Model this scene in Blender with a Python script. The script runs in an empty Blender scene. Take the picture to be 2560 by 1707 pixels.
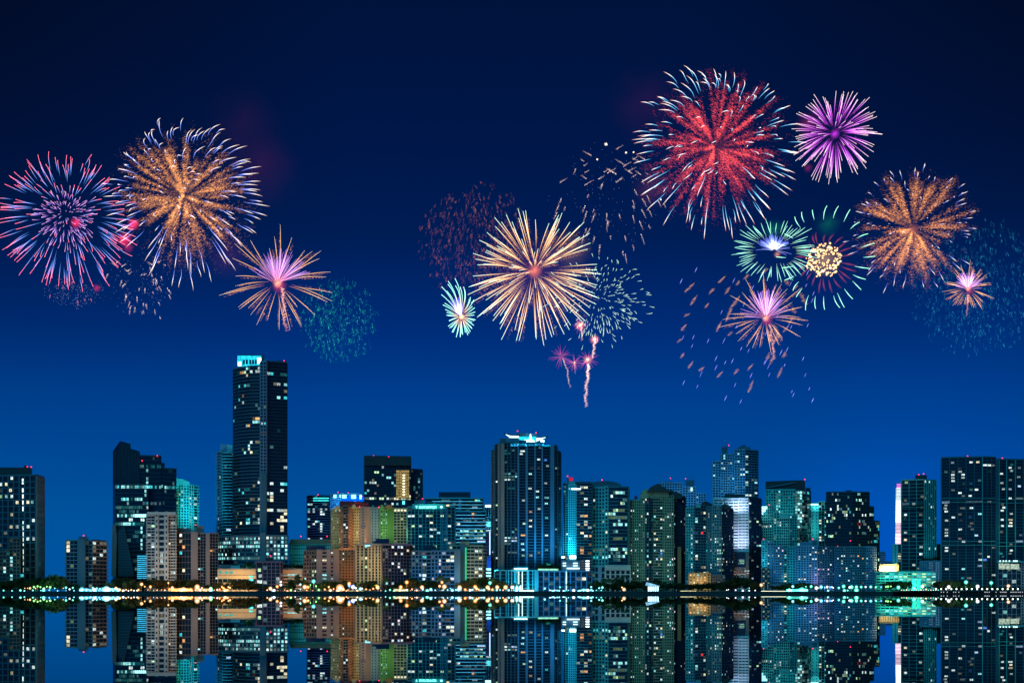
import bpy, math, random
from mathutils import Vector
R = math.radians
S = bpy.context.scene
COL = S.collection
F, HZ, CH = 3140.0, 1481.0, 1.0      # focal length in photo pixels, horizon row, eye height above the water (m)
LAND = 2.1                            # quay height above the water
def X(px, D): return (px - 1280.0) * D / F
def Z(py, D): return CH + (HZ - py) * D / F
def srgb(r, g, b):
    f = lambda c: ((c/255 + .055)/1.055)**2.4 if c > 10 else c/255/12.92
    return (f(r), f(g), f(b))

# ---------------------------------------------------------------- materials
MATS = {}
def paint(name, col, rough=.75, var=.18, spec=.3, scale=.15):
    if name in MATS: return MATS[name]
    m = bpy.data.materials.new(name); m.use_nodes = True
    nt = m.node_tree; b = nt.nodes['Principled BSDF']
    tc = nt.nodes.new('ShaderNodeTexCoord')
    mp = nt.nodes.new('ShaderNodeMapping'); mp.inputs['Scale'].default_value = (1, 1, .25)
    n = nt.nodes.new('ShaderNodeTexNoise'); n.inputs['Scale'].default_value = scale; n.inputs['Detail'].default_value = 5
    mx = nt.nodes.new('ShaderNodeMix'); mx.data_type = 'RGBA'
    mx.inputs['A'].default_value = (*[c*(1-var) for c in col], 1)
    mx.inputs['B'].default_value = (*[min(1, c*(1+var)) for c in col], 1)
    nt.links.new(tc.outputs['Object'], mp.inputs['Vector']); nt.links.new(mp.outputs['Vector'], n.inputs['Vector'])
    nt.links.new(n.outputs['Fac'], mx.inputs['Factor']); nt.links.new(mx.outputs['Result'], b.inputs['Base Color'])
    b.inputs['Roughness'].default_value = rough
    b.inputs['Specular IOR Level'].default_value = spec
    MATS[name] = m
    return m
def glow(name, col, strength, vary=.0, sample=False):
    if name in MATS: return MATS[name]
    m = bpy.data.materials.new(name); m.use_nodes = True
    nt = m.node_tree; nt.nodes.remove(nt.nodes['Principled BSDF'])
    e = nt.nodes.new('ShaderNodeEmission'); e.inputs['Color'].default_value = (*col, 1)
    e.inputs['Strength'].default_value = strength
    if vary:                                    # curtains, lamps and furniture behind the pane
        tc = nt.nodes.new('ShaderNodeTexCoord'); n = nt.nodes.new('ShaderNodeTexNoise')
        n.inputs['Scale'].default_value = .55; n.inputs['Detail'].default_value = 3
        mr = nt.nodes.new('ShaderNodeMapRange'); mr.inputs['From Min'].default_value = .3; mr.inputs['From Max'].default_value = .7
        mr.inputs['To Min'].default_value = strength*(1-vary); mr.inputs['To Max'].default_value = strength*(1+vary)
        nt.links.new(tc.outputs['Object'], n.inputs['Vector']); nt.links.new(n.outputs['Fac'], mr.inputs['Value'])
        nt.links.new(mr.outputs['Result'], e.inputs['Strength'])
    nt.links.new(e.outputs[0], nt.nodes['Material Output'].inputs['Surface'])
    m.cycles.emission_sampling = 'AUTO' if sample else 'NONE'
    MATS[name] = m
    return m
CODES = {'W': (.78, 1, .98), 'C': (.36, .98, 1), 'Y': (1, .92, .62), 'G': (.6, 1, .55), 'B': (.08, .28, 1), 'T': (.05, .62, .7),
         'O': (1, .48, .18), 'R': (1, .04, .06), 'P': (1, .78, .88), 'V': (.5, .7, 1)}
def win_mat(code, lvl):
    s = {0: .045, 1: .15, 2: .48, 3: 2.6, 4: 1.05}[lvl]
    return glow(f'window_light_{code}_{lvl}', CODES[code.upper()], s, vary=.6 if lvl != 3 else .25)
WALLS = {
 'pale': (.5, .5, .47), 'beige': (.5, .41, .29), 'ochre': (.54, .42, .2), 'orange': (.46, .19, .085), 'pink': (.45, .28, .23),
 'green': (.16, .36, .12), 'brown': (.2, .14, .11), 'taupe': (.27, .225, .21), 'dark': (.05, .06, .07), 'grey': (.19, .28, .33),
 'bluegrey': (.17, .29, .42), 'teal': (.1, .4, .43), 'white': (.75, .77, .8), 'aqua': (.15, .56, .62), 'navy': (.035, .05, .1),
 'charcoal': (.045, .085, .115), 'olive': (.3, .31, .2), 'redroof': (.4, .05, .05), 'slate': (.07, .165, .22), 'plum': (.14, .12, .2)}
def wall(n): return paint('wall_'+n, WALLS[n])
def glass():
    if 'glazing' in MATS: return MATS['glazing']
    m = paint('glazing', (.004, .022, .035), rough=.16, var=.5, spec=.6, scale=.4)
    return m
TRUNK = paint('bark', (.12, .09, .06), .9, .3, .1, 2.)
METAL = paint('lamp_post_metal', (.12, .13, .14), .5, .2, .5, 2.)

# ---------------------------------------------------------------- mesh helpers
class MB:
    def __init__(s): s.v = []; s.f = []
    def quad(s, a, b, c, d):
        n = len(s.v); s.v += [a, b, c, d]; s.f.append((n, n+1, n+2, n+3))
    def hexa(s, p):          # p: 4 bottom, 4 top, counter-clockwise from above
        n = len(s.v); s.v += p
        s.f += [(n+3, n+2, n+1, n), (n+4, n+5, n+6, n+7)] + [(n+i, n+(i+1) % 4, n+4+(i+1) % 4, n+4+i) for i in range(4)]
    def box(s, x0, x1, y0, y1, z0, z1):
        s.hexa([(x0, y0, z0), (x1, y0, z0), (x1, y1, z0), (x0, y1, z0), (x0, y0, z1), (x1, y0, z1), (x1, y1, z1), (x0, y1, z1)])
    def prism(s, poly, z0, z1):
        n = len(s.v); k = len(poly)
        zz = z1 if isinstance(z1, (list, tuple)) else [z1]*k
        s.v += [(p[0], p[1], z0) for p in poly] + [(p[0], p[1], zz[i]) for i, p in enumerate(poly)]
        s.f.append(tuple(n+k+i for i in range(k)))
        s.f += [(n+i, n+(i+1) % k, n+k+(i+1) % k, n+k+i) for i in range(k)]
    def sphere(s, c, r, nu=8, nv=5, sz=1.0):
        n = len(s.v)
        for j in range(1, nv):
            t = math.pi*j/nv
            for i in range(nu):
                a = 2*math.pi*i/nu
                s.v.append((c[0]+r*math.sin(t)*math.cos(a), c[1]+r*math.sin(t)*math.sin(a), c[2]+r*sz*math.cos(t)))
        top = len(s.v); s.v += [(c[0], c[1], c[2]+r*sz), (c[0], c[1], c[2]-r*sz)]
        for j in range(nv-2):
            for i in range(nu):
                s.f.append((n+j*nu+i, n+(j+1)*nu+i, n+(j+1)*nu+(i+1) % nu, n+j*nu+(i+1) % nu))
        for i in range(nu):
            s.f.append((top, n+i, n+(i+1) % nu))
            s.f.append((top+1, n+(nv-2)*nu+(i+1) % nu, n+(nv-2)*nu+i))
    def tube(s, pts, rad, k=6):
        n = len(s.v)
        for j, p in enumerate(pts):
            p = Vector(p)
            d = (Vector(pts[min(j+1, len(pts)-1)]) - Vector(pts[max(j-1, 0)])).normalized()
            u = d.cross(Vector((0, 1, 0)));
            if u.length < .1: u = d.cross(Vector((1, 0, 0)))
            u.normalize(); w = d.cross(u)
            for i in range(k):
                a = 2*math.pi*i/k
                q = p + (u*math.cos(a) + w*math.sin(a))*rad[j]
                s.v.append(tuple(q))
        for j in range(len(pts)-1):
            for i in range(k):
                s.f.append((n+j*k+i, n+j*k+(i+1) % k, n+(j+1)*k+(i+1) % k, n+(j+1)*k+i))
        s.f.append(tuple(n+i for i in range(k))[::-1]); s.f.append(tuple(n+(len(pts)-1)*k+i for i in range(k)))
    def mesh(s, name, mat, origin=(0, 0, 0)):
        me = bpy.data.meshes.new(name)
        ox, oy, oz = origin
        me.from_pydata([(x-ox, y-oy, z-oz) for x, y, z in s.v], [], s.f)
        me.materials.append(mat)
        return me
    def build(s, name, mat, parent=None, origin=(0, 0, 0)):
        o = bpy.data.objects.new(name, s.mesh(name, mat, origin)); COL.objects.link(o)
        if parent is not None: o.parent = parent
        return o
def tag(o, label=None, cat=None, group=None, kind=None):
    if label: o['label'] = label
    if cat: o['category'] = cat
    if group: o['group'] = group
    if kind: o['kind'] = kind
    return o
def empty(name, loc, **k):
    o = bpy.data.objects.new(name, None); o.location = loc; COL.objects.link(o)
    o.empty_display_size = .5
    return tag(o, **k)

# ---------------------------------------------------------------- buildings
DEF = dict(fl=8.6, bay=9, pier=.25, slab=.3, dp=.5, ds=.7, wall='grey', lit=.08, pal='CCWWYT', run=1, blank=False, bal=0., mull=1, hi=.35)
SHORTS = []
RNG = random.Random(7)
class Bld:
    def __init__(s, name, label, short, cat='building', group=None):
        s.name, s.label, s.short, s.cat, s.group = name, label, short, cat, group
        s.parts = {}; s.segs = []; s.cells = {}; s.extra = []; s.x = []; s.Dmin = 1e9; s.floods = []
    def mb(s, part, mat, own=False):
        k = (part, mat.name, len(s.parts) if own else 0)
        if k not in s.parts: s.parts[k] = (part, mat, MB())
        return s.parts[k][2]
    def block(s, D, pts, top, st=None, dep=28, base=LAND, wallm=None, roof=None, topz=None, cap=.9, tops=None):
        styles = st if isinstance(st, list) else [st]*(len(pts)-1)
        styles = [{**DEF, **(q or {})} for q in styles]
        P = [(X(p, D+d), D+d) for p, d in pts]
        zb = base
        zt = topz if topz is not None else Z(top, D)
        cx = sum(p[0] for p in P)/len(P); dirx = cx/D
        last = max(P[-1][1], P[0][1])
        back = [(P[-1][0] + dirx*(last+dep-P[-1][1]), last+dep), (P[0][0] + dirx*(last+dep-P[0][1]), last+dep)]
        poly = P + back
        W = wall(wallm or styles[0]['wall'])
        if tops:                                  # sloping roof line: one height per front point
            zz = [Z(t, D) for t in tops]; zz = zz + [zz[-1], zz[0]]
            s.mb('glazing', glass()).prism(poly, zb, zz)
        else:
            zz = None
            s.mb('glazing', glass()).prism(poly, zb, zt)
        # parapet / roof slab
        if not tops:
            cxx = sum(p[0] for p in poly)/len(poly); cyy = sum(p[1] for p in poly)/len(poly)
            grow = [(cxx+(p[0]-cxx)*1.012, cyy+(p[1]-cyy)*1.02) for p in poly]
            s.mb('roof', W if roof is None else wall(roof)).prism(grow, zt-.25, zt+cap)
        segs = list(zip(P, P[1:], styles))
        if dep > 12:
            e = {**styles[-1], 'lit': styles[-1]['lit']*.5}
            segs.append((P[-1], back[0], e)); e = {**styles[0], 'lit': styles[0]['lit']*.5}; segs.append((back[1], P[0], e))
        for i, (A, B, q) in enumerate(segs):
            if zz:
                za, zb2 = (zz[i], zz[i+1]) if i < len(P)-1 else (zz[len(P)-1], zz[len(P)-1]) if i == len(P)-1 else (zz[0], zz[0])
                s.facade(A, B, zb, min(za, zb2), q, i >= len(P)-1)
            else: s.facade(A, B, zb, zt-.25, q, i >= len(P)-1)
        s.x += [p for p, _ in pts]; s.Dmin = min(s.Dmin, D)
        return s
    def facade(s, A, B, z0, z1, q, side):
        ax, ay = A; dx, dy = B[0]-ax, B[1]-ay; L = math.hypot(dx, dy)
        if L < .5: return
        dx /= L; dy /= L; nx, ny = dy, -dx
        m = wall(q['wall'])
        def fb(mb, u0, u1, za, zb, o0, o1):
            g = lambda u, o: (ax+dx*u+nx*o, ay+dy*u+ny*o)
            a, b, c, d = g(u0, o1), g(u1, o1), g(u1, o0), g(u0, o0)
            mb.hexa([(*a, za), (*b, za), (*c, za), (*d, za), (*a, zb), (*b, zb), (*c, zb), (*d, zb)])
        M = s.mb('wall', m)
        Dm = (A[1]+B[1])/2; k = Dm/F
        fh = q['fl']*k; bw = q['bay']*k
        nf = max(1, round((z1-z0)/fh)); fh = (z1-z0)/nf
        nb = max(1, round(L/bw)); bw = L/nb
        if q['blank']:
            fb(M, 0, L, z0, z1, -.2, .35)
            return
        sh = q['slab']*fh; pw = q['pier']*bw
        e = q['bal']
        if q['slab'] > 0:
            for f in range(nf+1):
                zc = z0+f*fh
                fb(M, -e, L+e, max(z0, zc-sh/2), min(z1-.02, zc+sh/2), -.1, q['ds'])
        if q['pier'] > 0:
            for i in range(nb+1):
                u = i*bw
                fb(M, max(0, u-pw/2), min(L, u+pw/2), z0, z1-.04, -.1, q['dp'])
        if q['mull'] and bw > 3:                    # thin mullions inside each bay
            G = s.mb('window_frame', paint('mullion', (.05, .06, .07)))
            nm = int(bw/1.9)
            for i in range(nb):
                for j in range(1, nm):
                    u = i*bw+pw/2+(bw-pw)*j/nm
                    fb(G, u-.07, u+.07, z0, z1-.06, -.05, .12)
        sg = dict(A=A, d=(dx, dy), n=(nx, ny), L=L, z0=z0, fh=fh, nf=nf, bw=bw, nb=nb, sh=sh, pw=pw, q=q, B=B, side=side)
        si = len(s.segs); s.segs.append(sg)
        rng = RNG
        for f in range(nf):
            i = 0
            while i < nb:
                if rng.random() < q['lit']*.9:
                    c = rng.choice(q['pal']); lv = rng.choice((2, 2, 4)) if rng.random() < q['hi']*.4 else rng.choice((0, 0, 1, 1))
                    r = rng.randint(1, q['run'])
                    for j in range(i, min(nb, i+r)): s.cells[(si, f, j)] = (c, lv, rng.random(), rng.uniform(2.2, 4.2))
                    i += r
                i += 1
    def find(s, px, py):
        kx = (px-1280)/F; best = None
        for si, g in enumerate(s.segs):
            if g['side']: continue
            ax, ay = g['A']; bx, by = g['B']
            den = (bx-ax) - kx*(by-ay)
            if abs(den) < 1e-6: continue
            t = (kx*ay-ax)/den
            if not (-.02 <= t <= 1.02): continue
            D = ay+t*(by-ay); z = Z(py, D)
            if g['z0'] <= z <= g['z0']+g['fh']*g['nf']:
                f = min(g['nf']-1, int((z-g['z0'])/g['fh'])); b = min(g['nb']-1, max(0, int(t*g['L']/g['bw'])))
                if best is None or D < best[0]: best = (D, si, f, b, t*g['L']/g['bw']-b)
        return best and best[1:]
    def lit(s, *items):
        """(px, py, code[, cells]) : a lit window; capital = bright"""
        for it in items:
            px, py, c = it[:3]; n = it[3] if len(it) > 3 else 1
            r = s.find(px, py)
            if not r: continue
            si, f, b, u = r
            bw = s.segs[si]['bw']
            if bw > 5: s.cells[(si, f, b)] = (c.upper(), (RNG.choice((2, 4, 4)) if c.isupper() else 1), u, 2.6+1.9*(n-1) if n > 1 else 2.9)
            else:
                for j in range(b, min(s.segs[si]['nb'], b+n)):
                    s.cells[(si, f, j)] = (c.upper(), (RNG.choice((2, 4, 4)) if c.isupper() else 1), .5, 9)
        return s
    def row(s, py, x0, x1, pal, prob=1., lv=None, step=3):
        seen = {}
        x = x0
        while x <= x1:
            r = s.find(x, py)
            if r: r = r[:3]
            if r and r not in seen:
                seen[r] = 1
                if RNG.random() < prob:
                    c = RNG.choice(pal)
                    s.cells[r] = (c.upper(), lv if lv is not None else (RNG.choice((2, 4, 4)) if RNG.random() < .65 else 1), .5, 9)
            x += step
        return s
    def dark(s, x0, x1, y0, y1):
        for k in list(s.cells):
            g = s.segs[k[0]]; u = (k[2]+.5)*g['bw']
            x, y = g['A'][0]+g['d'][0]*u, g['A'][1]+g['d'][1]*u
            px = 1280+F*x/y; py = HZ-(g['z0']+(k[1]+.5)*g['fh']-CH)*F/y
            if x0 <= px <= x1 and y0 <= py <= y1: del s.cells[k]
        return s
    def box(s, part, mat, px0, px1, top, bot, D, dep=10, skew=None):
        m = mat if not isinstance(mat, str) else wall(mat)
        sk = skew if skew is not None else ((px0+px1)/2-1280)/F
        x0, x1 = X(px0, D), X(px1, D)
        poly = [(x0, D), (x1, D), (x1+sk*dep, D+dep), (x0+sk*dep, D+dep)]
        s.mb(part, m, True).prism(poly, Z(bot, D), Z(top, D)); s.x += [px0, px1]
        return s
    def shape(s, part, mat, pts, D, dep=10):
        """upright slab whose outline is given in the facade plane, with its own depth"""
        m = mat if not isinstance(mat, str) else wall(mat)
        M = s.mb(part, m, True); sk = (pts[0][0]-1280)/F
        a = [(X(x, D), D, Z(y, D)) for x, y in pts]; b = [(p[0]+sk*dep, D+dep, p[2]) for p in a]
        n = len(M.v); k = len(a); M.v += a+b
        M.f.append(tuple(n+i for i in range(k))[::-1]); M.f.append(tuple(n+k+i for i in range(k)))
        M.f += [(n+i, n+(i+1) % k, n+k+(i+1) % k, n+k+i) for i in range(k)]
        return s
    def beacon(s, *ps, D=None):
        for px, py in ps:
            d = (D or s.Dmin)+4
            mast = MB(); mast.tube([(X(px, d), d, Z(py+7, d)), (X(px, d), d, Z(py, d)-.4)], [.15, .12])
            s.extra.append(('beacon_mast', METAL, mast))
            b = MB(); b.sphere((X(px, d), d, Z(py, d)), .56, 10, 6)
            s.extra.append(('beacon', glow('beacon_red', (1, .02, .07), 4, sample=False), b))
        return s
    def mast(s, *ps, D=None, h=14):
        for px, py in ps:
            d = (D or s.Dmin)+6; m = MB()
            m.tube([(X(px, d), d, Z(py+h, d)), (X(px, d), d, Z(py, d))], [.22, .12]); s.extra.append(('antenna', METAL, m))
        return s
    def flood(s, px0, px1, py_lamp, py_aim, D, col, E, off=26, spread=100):
        s.floods.append((px0, px1, py_lamp, py_aim, D, col, E, off, spread)); return s
    def done(s):
        xs = s.x; cx = (min(xs)+max(xs))/2
        org = (X(cx, s.Dmin), s.Dmin, LAND)
        root = empty(s.name, org, label=s.label, cat=s.cat, group=s.group)
        SHORTS.append((min(xs), max(xs), s.Dmin, s.short))
        for part, mat, mb in list(s.parts.values())+s.extra:
            mb.build(part, mat, root, org)
        cells = sorted(s.cells.items(), key=lambda kv: -(kv[1][1]*100+s.segs[kv[0][0]]['bw']*s.segs[kv[0][0]]['fh']-(50 if s.segs[kv[0][0]]['side'] else 0)))
        rest = {}
        for n, ((si, f, b), (c, lv, uc, wd)) in enumerate(cells):
            g = s.segs[si]
            def P(u, z, o=.07): return (g['A'][0]+g['d'][0]*u+g['n'][0]*o, g['A'][1]+g['d'][1]*u+g['n'][1]*o, z)
            mg = .12 if g['bw'] > 1.5 else .02
            u0, u1 = b*g['bw']+g['pw']/2+mg, (b+1)*g['bw']-g['pw']/2-mg
            if u1-u0 > wd+.4:                      # one room of a wide bay
                uu = u0+wd/2+(u1-u0-wd)*uc; u0, u1 = uu-wd/2, uu+wd/2
            z0, z1 = g['z0']+f*g['fh']+g['sh']/2+.05, g['z0']+(f+1)*g['fh']-g['sh']/2-.05
            if z1-z0 > 3.4: z0, z1 = z1-.2-2.9, z1-.2
            elif g['sh'] < .16*g['fh'] and g['fh'] > 2.4: z0, z1 = z0+.1*g['fh'], z1-.22*g['fh']   # sill and ceiling void
            mat = win_mat(c, lv)
            if n < 100: M = MB()
            else:
                M = rest.setdefault(mat.name, (mat, MB()))[1]
            M.quad(P(u0, z0), P(u1, z0), P(u1, z1), P(u0, z1))
            if n < 100: M.build('lit_window', mat, root, org)
        if rest:
            big = MB(); mats = []; idx = []
            for k, (mat, M) in rest.items():
                n = len(big.v); big.v += M.v; big.f += [tuple(i+n for i in f) for f in M.f]; idx += [len(mats)]*len(M.f); mats.append(mat)
            o = big.build('lit_windows', mats[0], root, org)
            for m in mats[1:]: o.data.materials.append(m)
            o.data.polygons.foreach_set('material_index', idx); o['kind'] = 'stuff'
        for px0, px1, yl, ya, D, col, E, off, spread in s.floods:
            d = D-off; L = bpy.data.lights.new('added_facade_wash', 'AREA'); L.shape = 'RECTANGLE'  # added area lamp without a fixture, brightens and tints the facade
            w = abs(px1-px0)*D/F; h = abs(yl-ya)*D/F
            L.size = w*.8; L.size_y = 1.5; L.color = col; L.energy = E*w*max(h, 15)*4.5; L.spread = R(spread)
            o = bpy.data.objects.new('added_facade_wash', L); COL.objects.link(o); o.visible_glossy = False
            cxp = (px0+px1)/2
            o.location = (X(cxp, d), d, Z(yl, d)); tgt = Vector((X(cxp, D), D, Z(ya, D)))
            o.rotation_euler = (tgt-o.location).to_track_quat('-Z', 'Y').to_euler()
        return root
# ================================================================ the city, left to right
WARM, TEAL, CYAN, BLUE, NEUT = (1, .62, .3), (.15, .85, .75), (.1, .8, 1), (.1, .3, 1), (1, .9, .8)
# 1 gridded corner tower at the left edge
b = Bld('apartment_tower', 'gridded tower cut by the left edge, with a column of bright stairwell lights', 'gridded left edge tower', 'tower')
g1 = dict(fl=15.4, bay=15.2, pier=.2, slab=.16, dp=.9, ds=.7, wall='slate', lit=.13, pal='WWYCCT', hi=.2)
b.block(1200, [(-60, 14), (90, 0), (110, 26)], 1187, [g1, {**g1, 'fl': 15.4, 'bay': 7, 'pier': .25, 'wall': 'grey', 'lit': .5, 'pal': 'CTWCT', 'hi': .12}], dep=24)
b.box('penthouse', 'dark', -40, 80, 1168, 1188, 1212, 14).box('penthouse', 'dark', 60, 69, 1163, 1170, 1214, 6)
for y0, y1 in ((1196,1210),(1218,1230),(1233,1245),(1248,1260),(1263,1277),(1302,1311),(1314,1326),(1329,1341),(1343,1353),(1356,1364),(1370,1384),(1387,1397),(1400,1412),(1416,1430),(1432,1442)):
    b.box('stair_window', glow('stair_light', (.72, 1, .92), 2.2), 55 + (y0-1196)*.015, 59.5 + (y0-1196)*.015, y0, y1, 1202.9, .25)
b.lit((33,1191,'W'),(7,1207,'W'),(19,1206,'Y'),(22,1230,'Y'),(33,1237,'W'),(20,1237,'C'),(6,1237,'G'),(70,1252,'Y'),(45,1312,'W'),(85,1297,'W'),(33,1290,'Y'),(72,1313,'W'),(45,1258,'Y'),(28,1320,'Y'),(88,1344,'W'),(70,1351,'W'))
b.beacon((68,1166),(78,1167)); b.flood(50, 112, 1462, 1330, 1200, (.2, .9, .9), .3, off=34, spread=110); b.done()
b = Bld('apartment_block', 'low dark stepped apartment block in front of the gridded left edge tower', 'dark stepped left block')
d1 = dict(fl=9, bay=8, pier=.2, slab=.3, wall='brown', lit=.16, pal='WWCYT', hi=.35)
b.block(1178, [(-50, 0), (24, 0)], 1378, d1, dep=18).block(1180, [(24.2, 0), (50, 0)], 1345, d1, dep=16)
b.lit((31,1395,'C'),(31,1403,'C'),(31,1411,'W'),(10,1418,'W'),(10,1426,'C'),(32,1437,'C'),(32,1445,'C')); b.done()
# 2 small slab tower
b = Bld('apartment_tower', 'small balcony tower with a blank central shaft standing alone in the left gap', 'lone balcony tower', 'tower')
b2 = dict(fl=9.6, bay=11, pier=.06, slab=.2, wall='slate', lit=.04, pal='WGC')
b.block(1185, [(166, 4), (194, 3)], 1350, {**b2, 'bal': 1.8, 'ds': 1.3, 'slab': .2, 'wall': 'grey'}, dep=20)
b.block(1183, [(194, 0), (213, 0)], 1349, dict(blank=True, wall='slate'), dep=18)
b.block(1185, [(213, 2), (231, 2), (266, 16)], 1351, [{**b2, 'lit': .2}, {**b2, 'wall': 'taupe', 'bal': 1.6, 'ds': 1.7, 'slab': .3, 'lit': .22, 'pal': 'WYWG', 'hi': .2}], dep=16)
b.box('penthouse', 'slate', 197, 221, 1341, 1350, 1189, 8).box('penthouse', 'brown', 232, 250, 1348, 1352, 1196, 6)
b.lit((172,1357,'Y'),(172,1366,'Y'),(174,1380,'Y'),(236,1357,'W'),(249,1382,'W'),(237,1395,'W'),(236,1403,'y'),(219,1396,'y'),(250,1356,'y'))
b.beacon((209,1338)); b.flood(205, 266, 1460, 1400, 1185, WARM, .3, spread=120).flood(160, 205, 1462, 1420, 1185, TEAL, .09); b.done()
# 3 sculpted dark glass tower
b = Bld('office_tower', 'dark sculpted glass office tower with a raked peaked roof and cyan light rows', 'dark raked roof tower', 'tower')
o3 = dict(fl=10.2, bay=5, pier=.0, slab=.16, ds=.35, wall='charcoal', lit=.012, pal='CCT', run=4, mull=1)
o3v = {**o3, 'slab': 0, 'pier': .3, 'dp': .3, 'lit': .0}
b.block(1285, [(283, 5), (300, 0), (326, 0)], 1109, [o3v, o3v], tops=[1125, 1102, 1109], dep=34)
b.block(1284, [(326.2, 0), (349, 0)], 1125, [o3v], tops=[1121, 1128], dep=34)
b.block(1285, [(349.2, 0), (403, 4)], 1139, o3, dep=30).block(1286, [(403.2, 4), (411, 5)], 1157, o3, dep=28).block(1286, [(411.2, 5), (441, 9)], 1170, {**o3, 'lit': .06}, dep=26)
b.block(1279, [(283.2, 6), (288, 0), (371, 0)], 1211, [o3, {**o3, 'lit': .03}], dep=5)
b.row(1214, 290, 371, 'CCTC', .85).row(1244, 300, 362, 'TTC', .5).row(1264, 292, 352, 'CTT', .85, 1).row(1274, 292, 350, 'tTTC', .7, 1).row(1285, 294, 368, 'CCT', .95).row(1285, 341, 366, 'C', 1, 3)
b.row(1305, 298, 352, 'CCT', .95).row(1305, 341, 360, 'TT', .7, 1).row(1337, 330, 368, 'TTC', .6, 1).row(1217, 360, 440, 'CT', .6).row(1257, 352, 410, 'VT', .5, 1).row(1166, 353, 405, 'TTC', .35, 1)
b.lit((366,1196,'C'),(366,1206,'C'),(366,1226,'C'),(366,1236,'C'),(371,1267,'W'),(371,1257,'T'),(326,1295,'W',2),(356,1296,'W',2),(353,1317,'C'),(353,1327,'C'),(353,1347,'C'),(353,1357,'C'),(353,1367,'C'),(366,1178,'C'),(308,1376,'C'),(344,1244,'C',3))
for i in range(12):                                         # lit glass corner of the lower floors
    y = 1388+i*4.9*1.02
    b.box('lit_band', glow('lit_blue_band', (.04, .5, .85), 1.0, vary=.25), 343, 369, y, y+2.7, 1278.4, .4)
b.shape('wall_fin', 'taupe', [(278,1440),(281,1312),(289,1305),(292,1340),(290,1440)], 1276, 6)
b.shape('recessed_facade', 'charcoal', [(296,1440),(294,1330),(311,1312),(336,1440)], 1277, 3)
for i in range(16):
    y = 1326+i*7; b.box('spandrel', 'slate', 296, 312+min(24, (y-1312)*.2), y, y+1.2, 1276.6, .5)
b.beacon((393,1139),(355,1151)); b; b.done()
# 6 aqua tower with curved top
b = Bld('apartment_tower', 'bright aqua floodlit apartment tower with a curved parapet, behind the dark brown block', 'aqua floodlit tower', 'tower')
a6 = dict(fl=7, bay=6.5, pier=.35, slab=.4, wall='aqua', lit=.14, pal='YWTC', hi=.3)
b.block(1330, [(440, 0), (452, 0)], 1200, {**a6, 'wall': 'olive'}, tops=[1196, 1197]).block(1328, [(452.2, 0), (473, 0)], 1202, {**a6, 'bay': 7}, tops=[1198, 1204])
b.block(1331, [(473.2, 0), (484, 0)], 1213, {**a6, 'bay': 5, 'lit': .3}).block(1332, [(484.2, 0), (493, 2)], 1214, {**a6, 'bal': 2.0, 'ds': 1.8, 'slab': .22, 'pier': .1, 'lit': .1})
b.shape('crown', 'aqua', [(441,1222),(441,1195),(455,1196.5),(473,1204),(473,1215),(452,1207)], 1326.5, 3)
b.row(1206, 442, 470, 'T', 0).lit((447,1239,'Y'),(459,1247,'C'),(459,1266,'W'),(478,1246,'W'),(478,1259,'W'),(486,1247,'W'),(490,1260,'W'),(490,1292,'W'),(460,1318,'W'),(478,1299,'Y'))
b.flood(441, 484, 1318, 1250, 1328, (.05, .85, .95), 4.2, off=34); b.flood(441, 484, 1222, 1195, 1328, (.1,1,.9), .6); b.done()
# 4 white balcony block
b = Bld('apartment_block', 'whitish apartment block with deep square loggias and warm street light on its balconies', 'whitish loggia block')
w4 = dict(fl=14.4, bay=24, pier=.1, slab=.2, wall='pale', lit=.12, pal='WWY', mull=0)
b.block(1200, [(368, 2), (388, 2)], 1281, {**w4, 'bay': 9, 'fl': 7.2, 'slab': .34, 'ds': 1.2, 'lit': .2}, dep=20)
b.block(1198, [(388, 0), (396, 0)], 1280, {**w4, 'bay': 8, 'pier': .5, 'slab': .55, 'lit': .02}, dep=22)
b.block(1198, [(396.2, 2), (412, 2)], 1281, {**w4, 'bay': 16, 'pier': .22, 'slab': .36, 'lit': .03}, dep=20)
b.block(1198, [(412.2, 0), (420, 0)], 1280, {**w4, 'bay': 8, 'pier': .5, 'slab': .55, 'lit': .02}, dep=22)
b.block(1200, [(420.2, 2), (439, 2)], 1281, {**w4, 'bay': 6.5, 'fl': 7.2, 'slab': .4, 'ds': 1.2, 'lit': .22, 'pal': 'YWY'}, dep=20)
b.box('parapet', 'pale', 368, 439, 1279, 1287, 1196.6, 1.1)
b.lit((404,1392,'W'),(404,1396,'W'),(380,1361,'W',2),(380,1367,'W'),(380,1423,'W',2),(427,1310,'W',2),(427,1434,'W',2),(376,1436,'W'),(426,1360,'Y'),(405,1434,'y'),(381,1318,'G'),(432,1304,'Y'))
b.flood(366, 440, 1462, 1370, 1199, (1, .74, .58), .95, off=30, spread=120); b.done()
# 5 dark brown block with two blank strips
b = Bld('apartment_block', 'dark brown block with two blank taupe stair walls and thin balcony grid', 'brown block with two stair walls')
c5 = dict(fl=7.6, bay=8, pier=.08, slab=.12, wall='taupe', lit=.05, pal='WYT', hi=.3)
b.block(1205, [(441, 6), (478, 4)], 1331, {**c5, 'fl': 15, 'wall': 'brown', 'lit': .06}, dep=20)
b.block(1200, [(478, 0), (494, 0)], 1331, dict(blank=True, wall='taupe'), dep=22).block(1203, [(494, 0), (515, 0)], 1333, c5, dep=20)
b.block(1200, [(515, 0), (524, 0)], 1335, dict(blank=True, wall='taupe'), dep=20).block(1203, [(524, 0), (545, 4)], 1333, c5, dep=18)
b.box('penthouse', 'slate', 441, 478, 1320, 1332, 1212, 10).box('penthouse', 'taupe', 492, 510, 1314, 1334, 1210, 8).box('penthouse', 'olive', 485, 492, 1318, 1332, 1209, 6)
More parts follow.
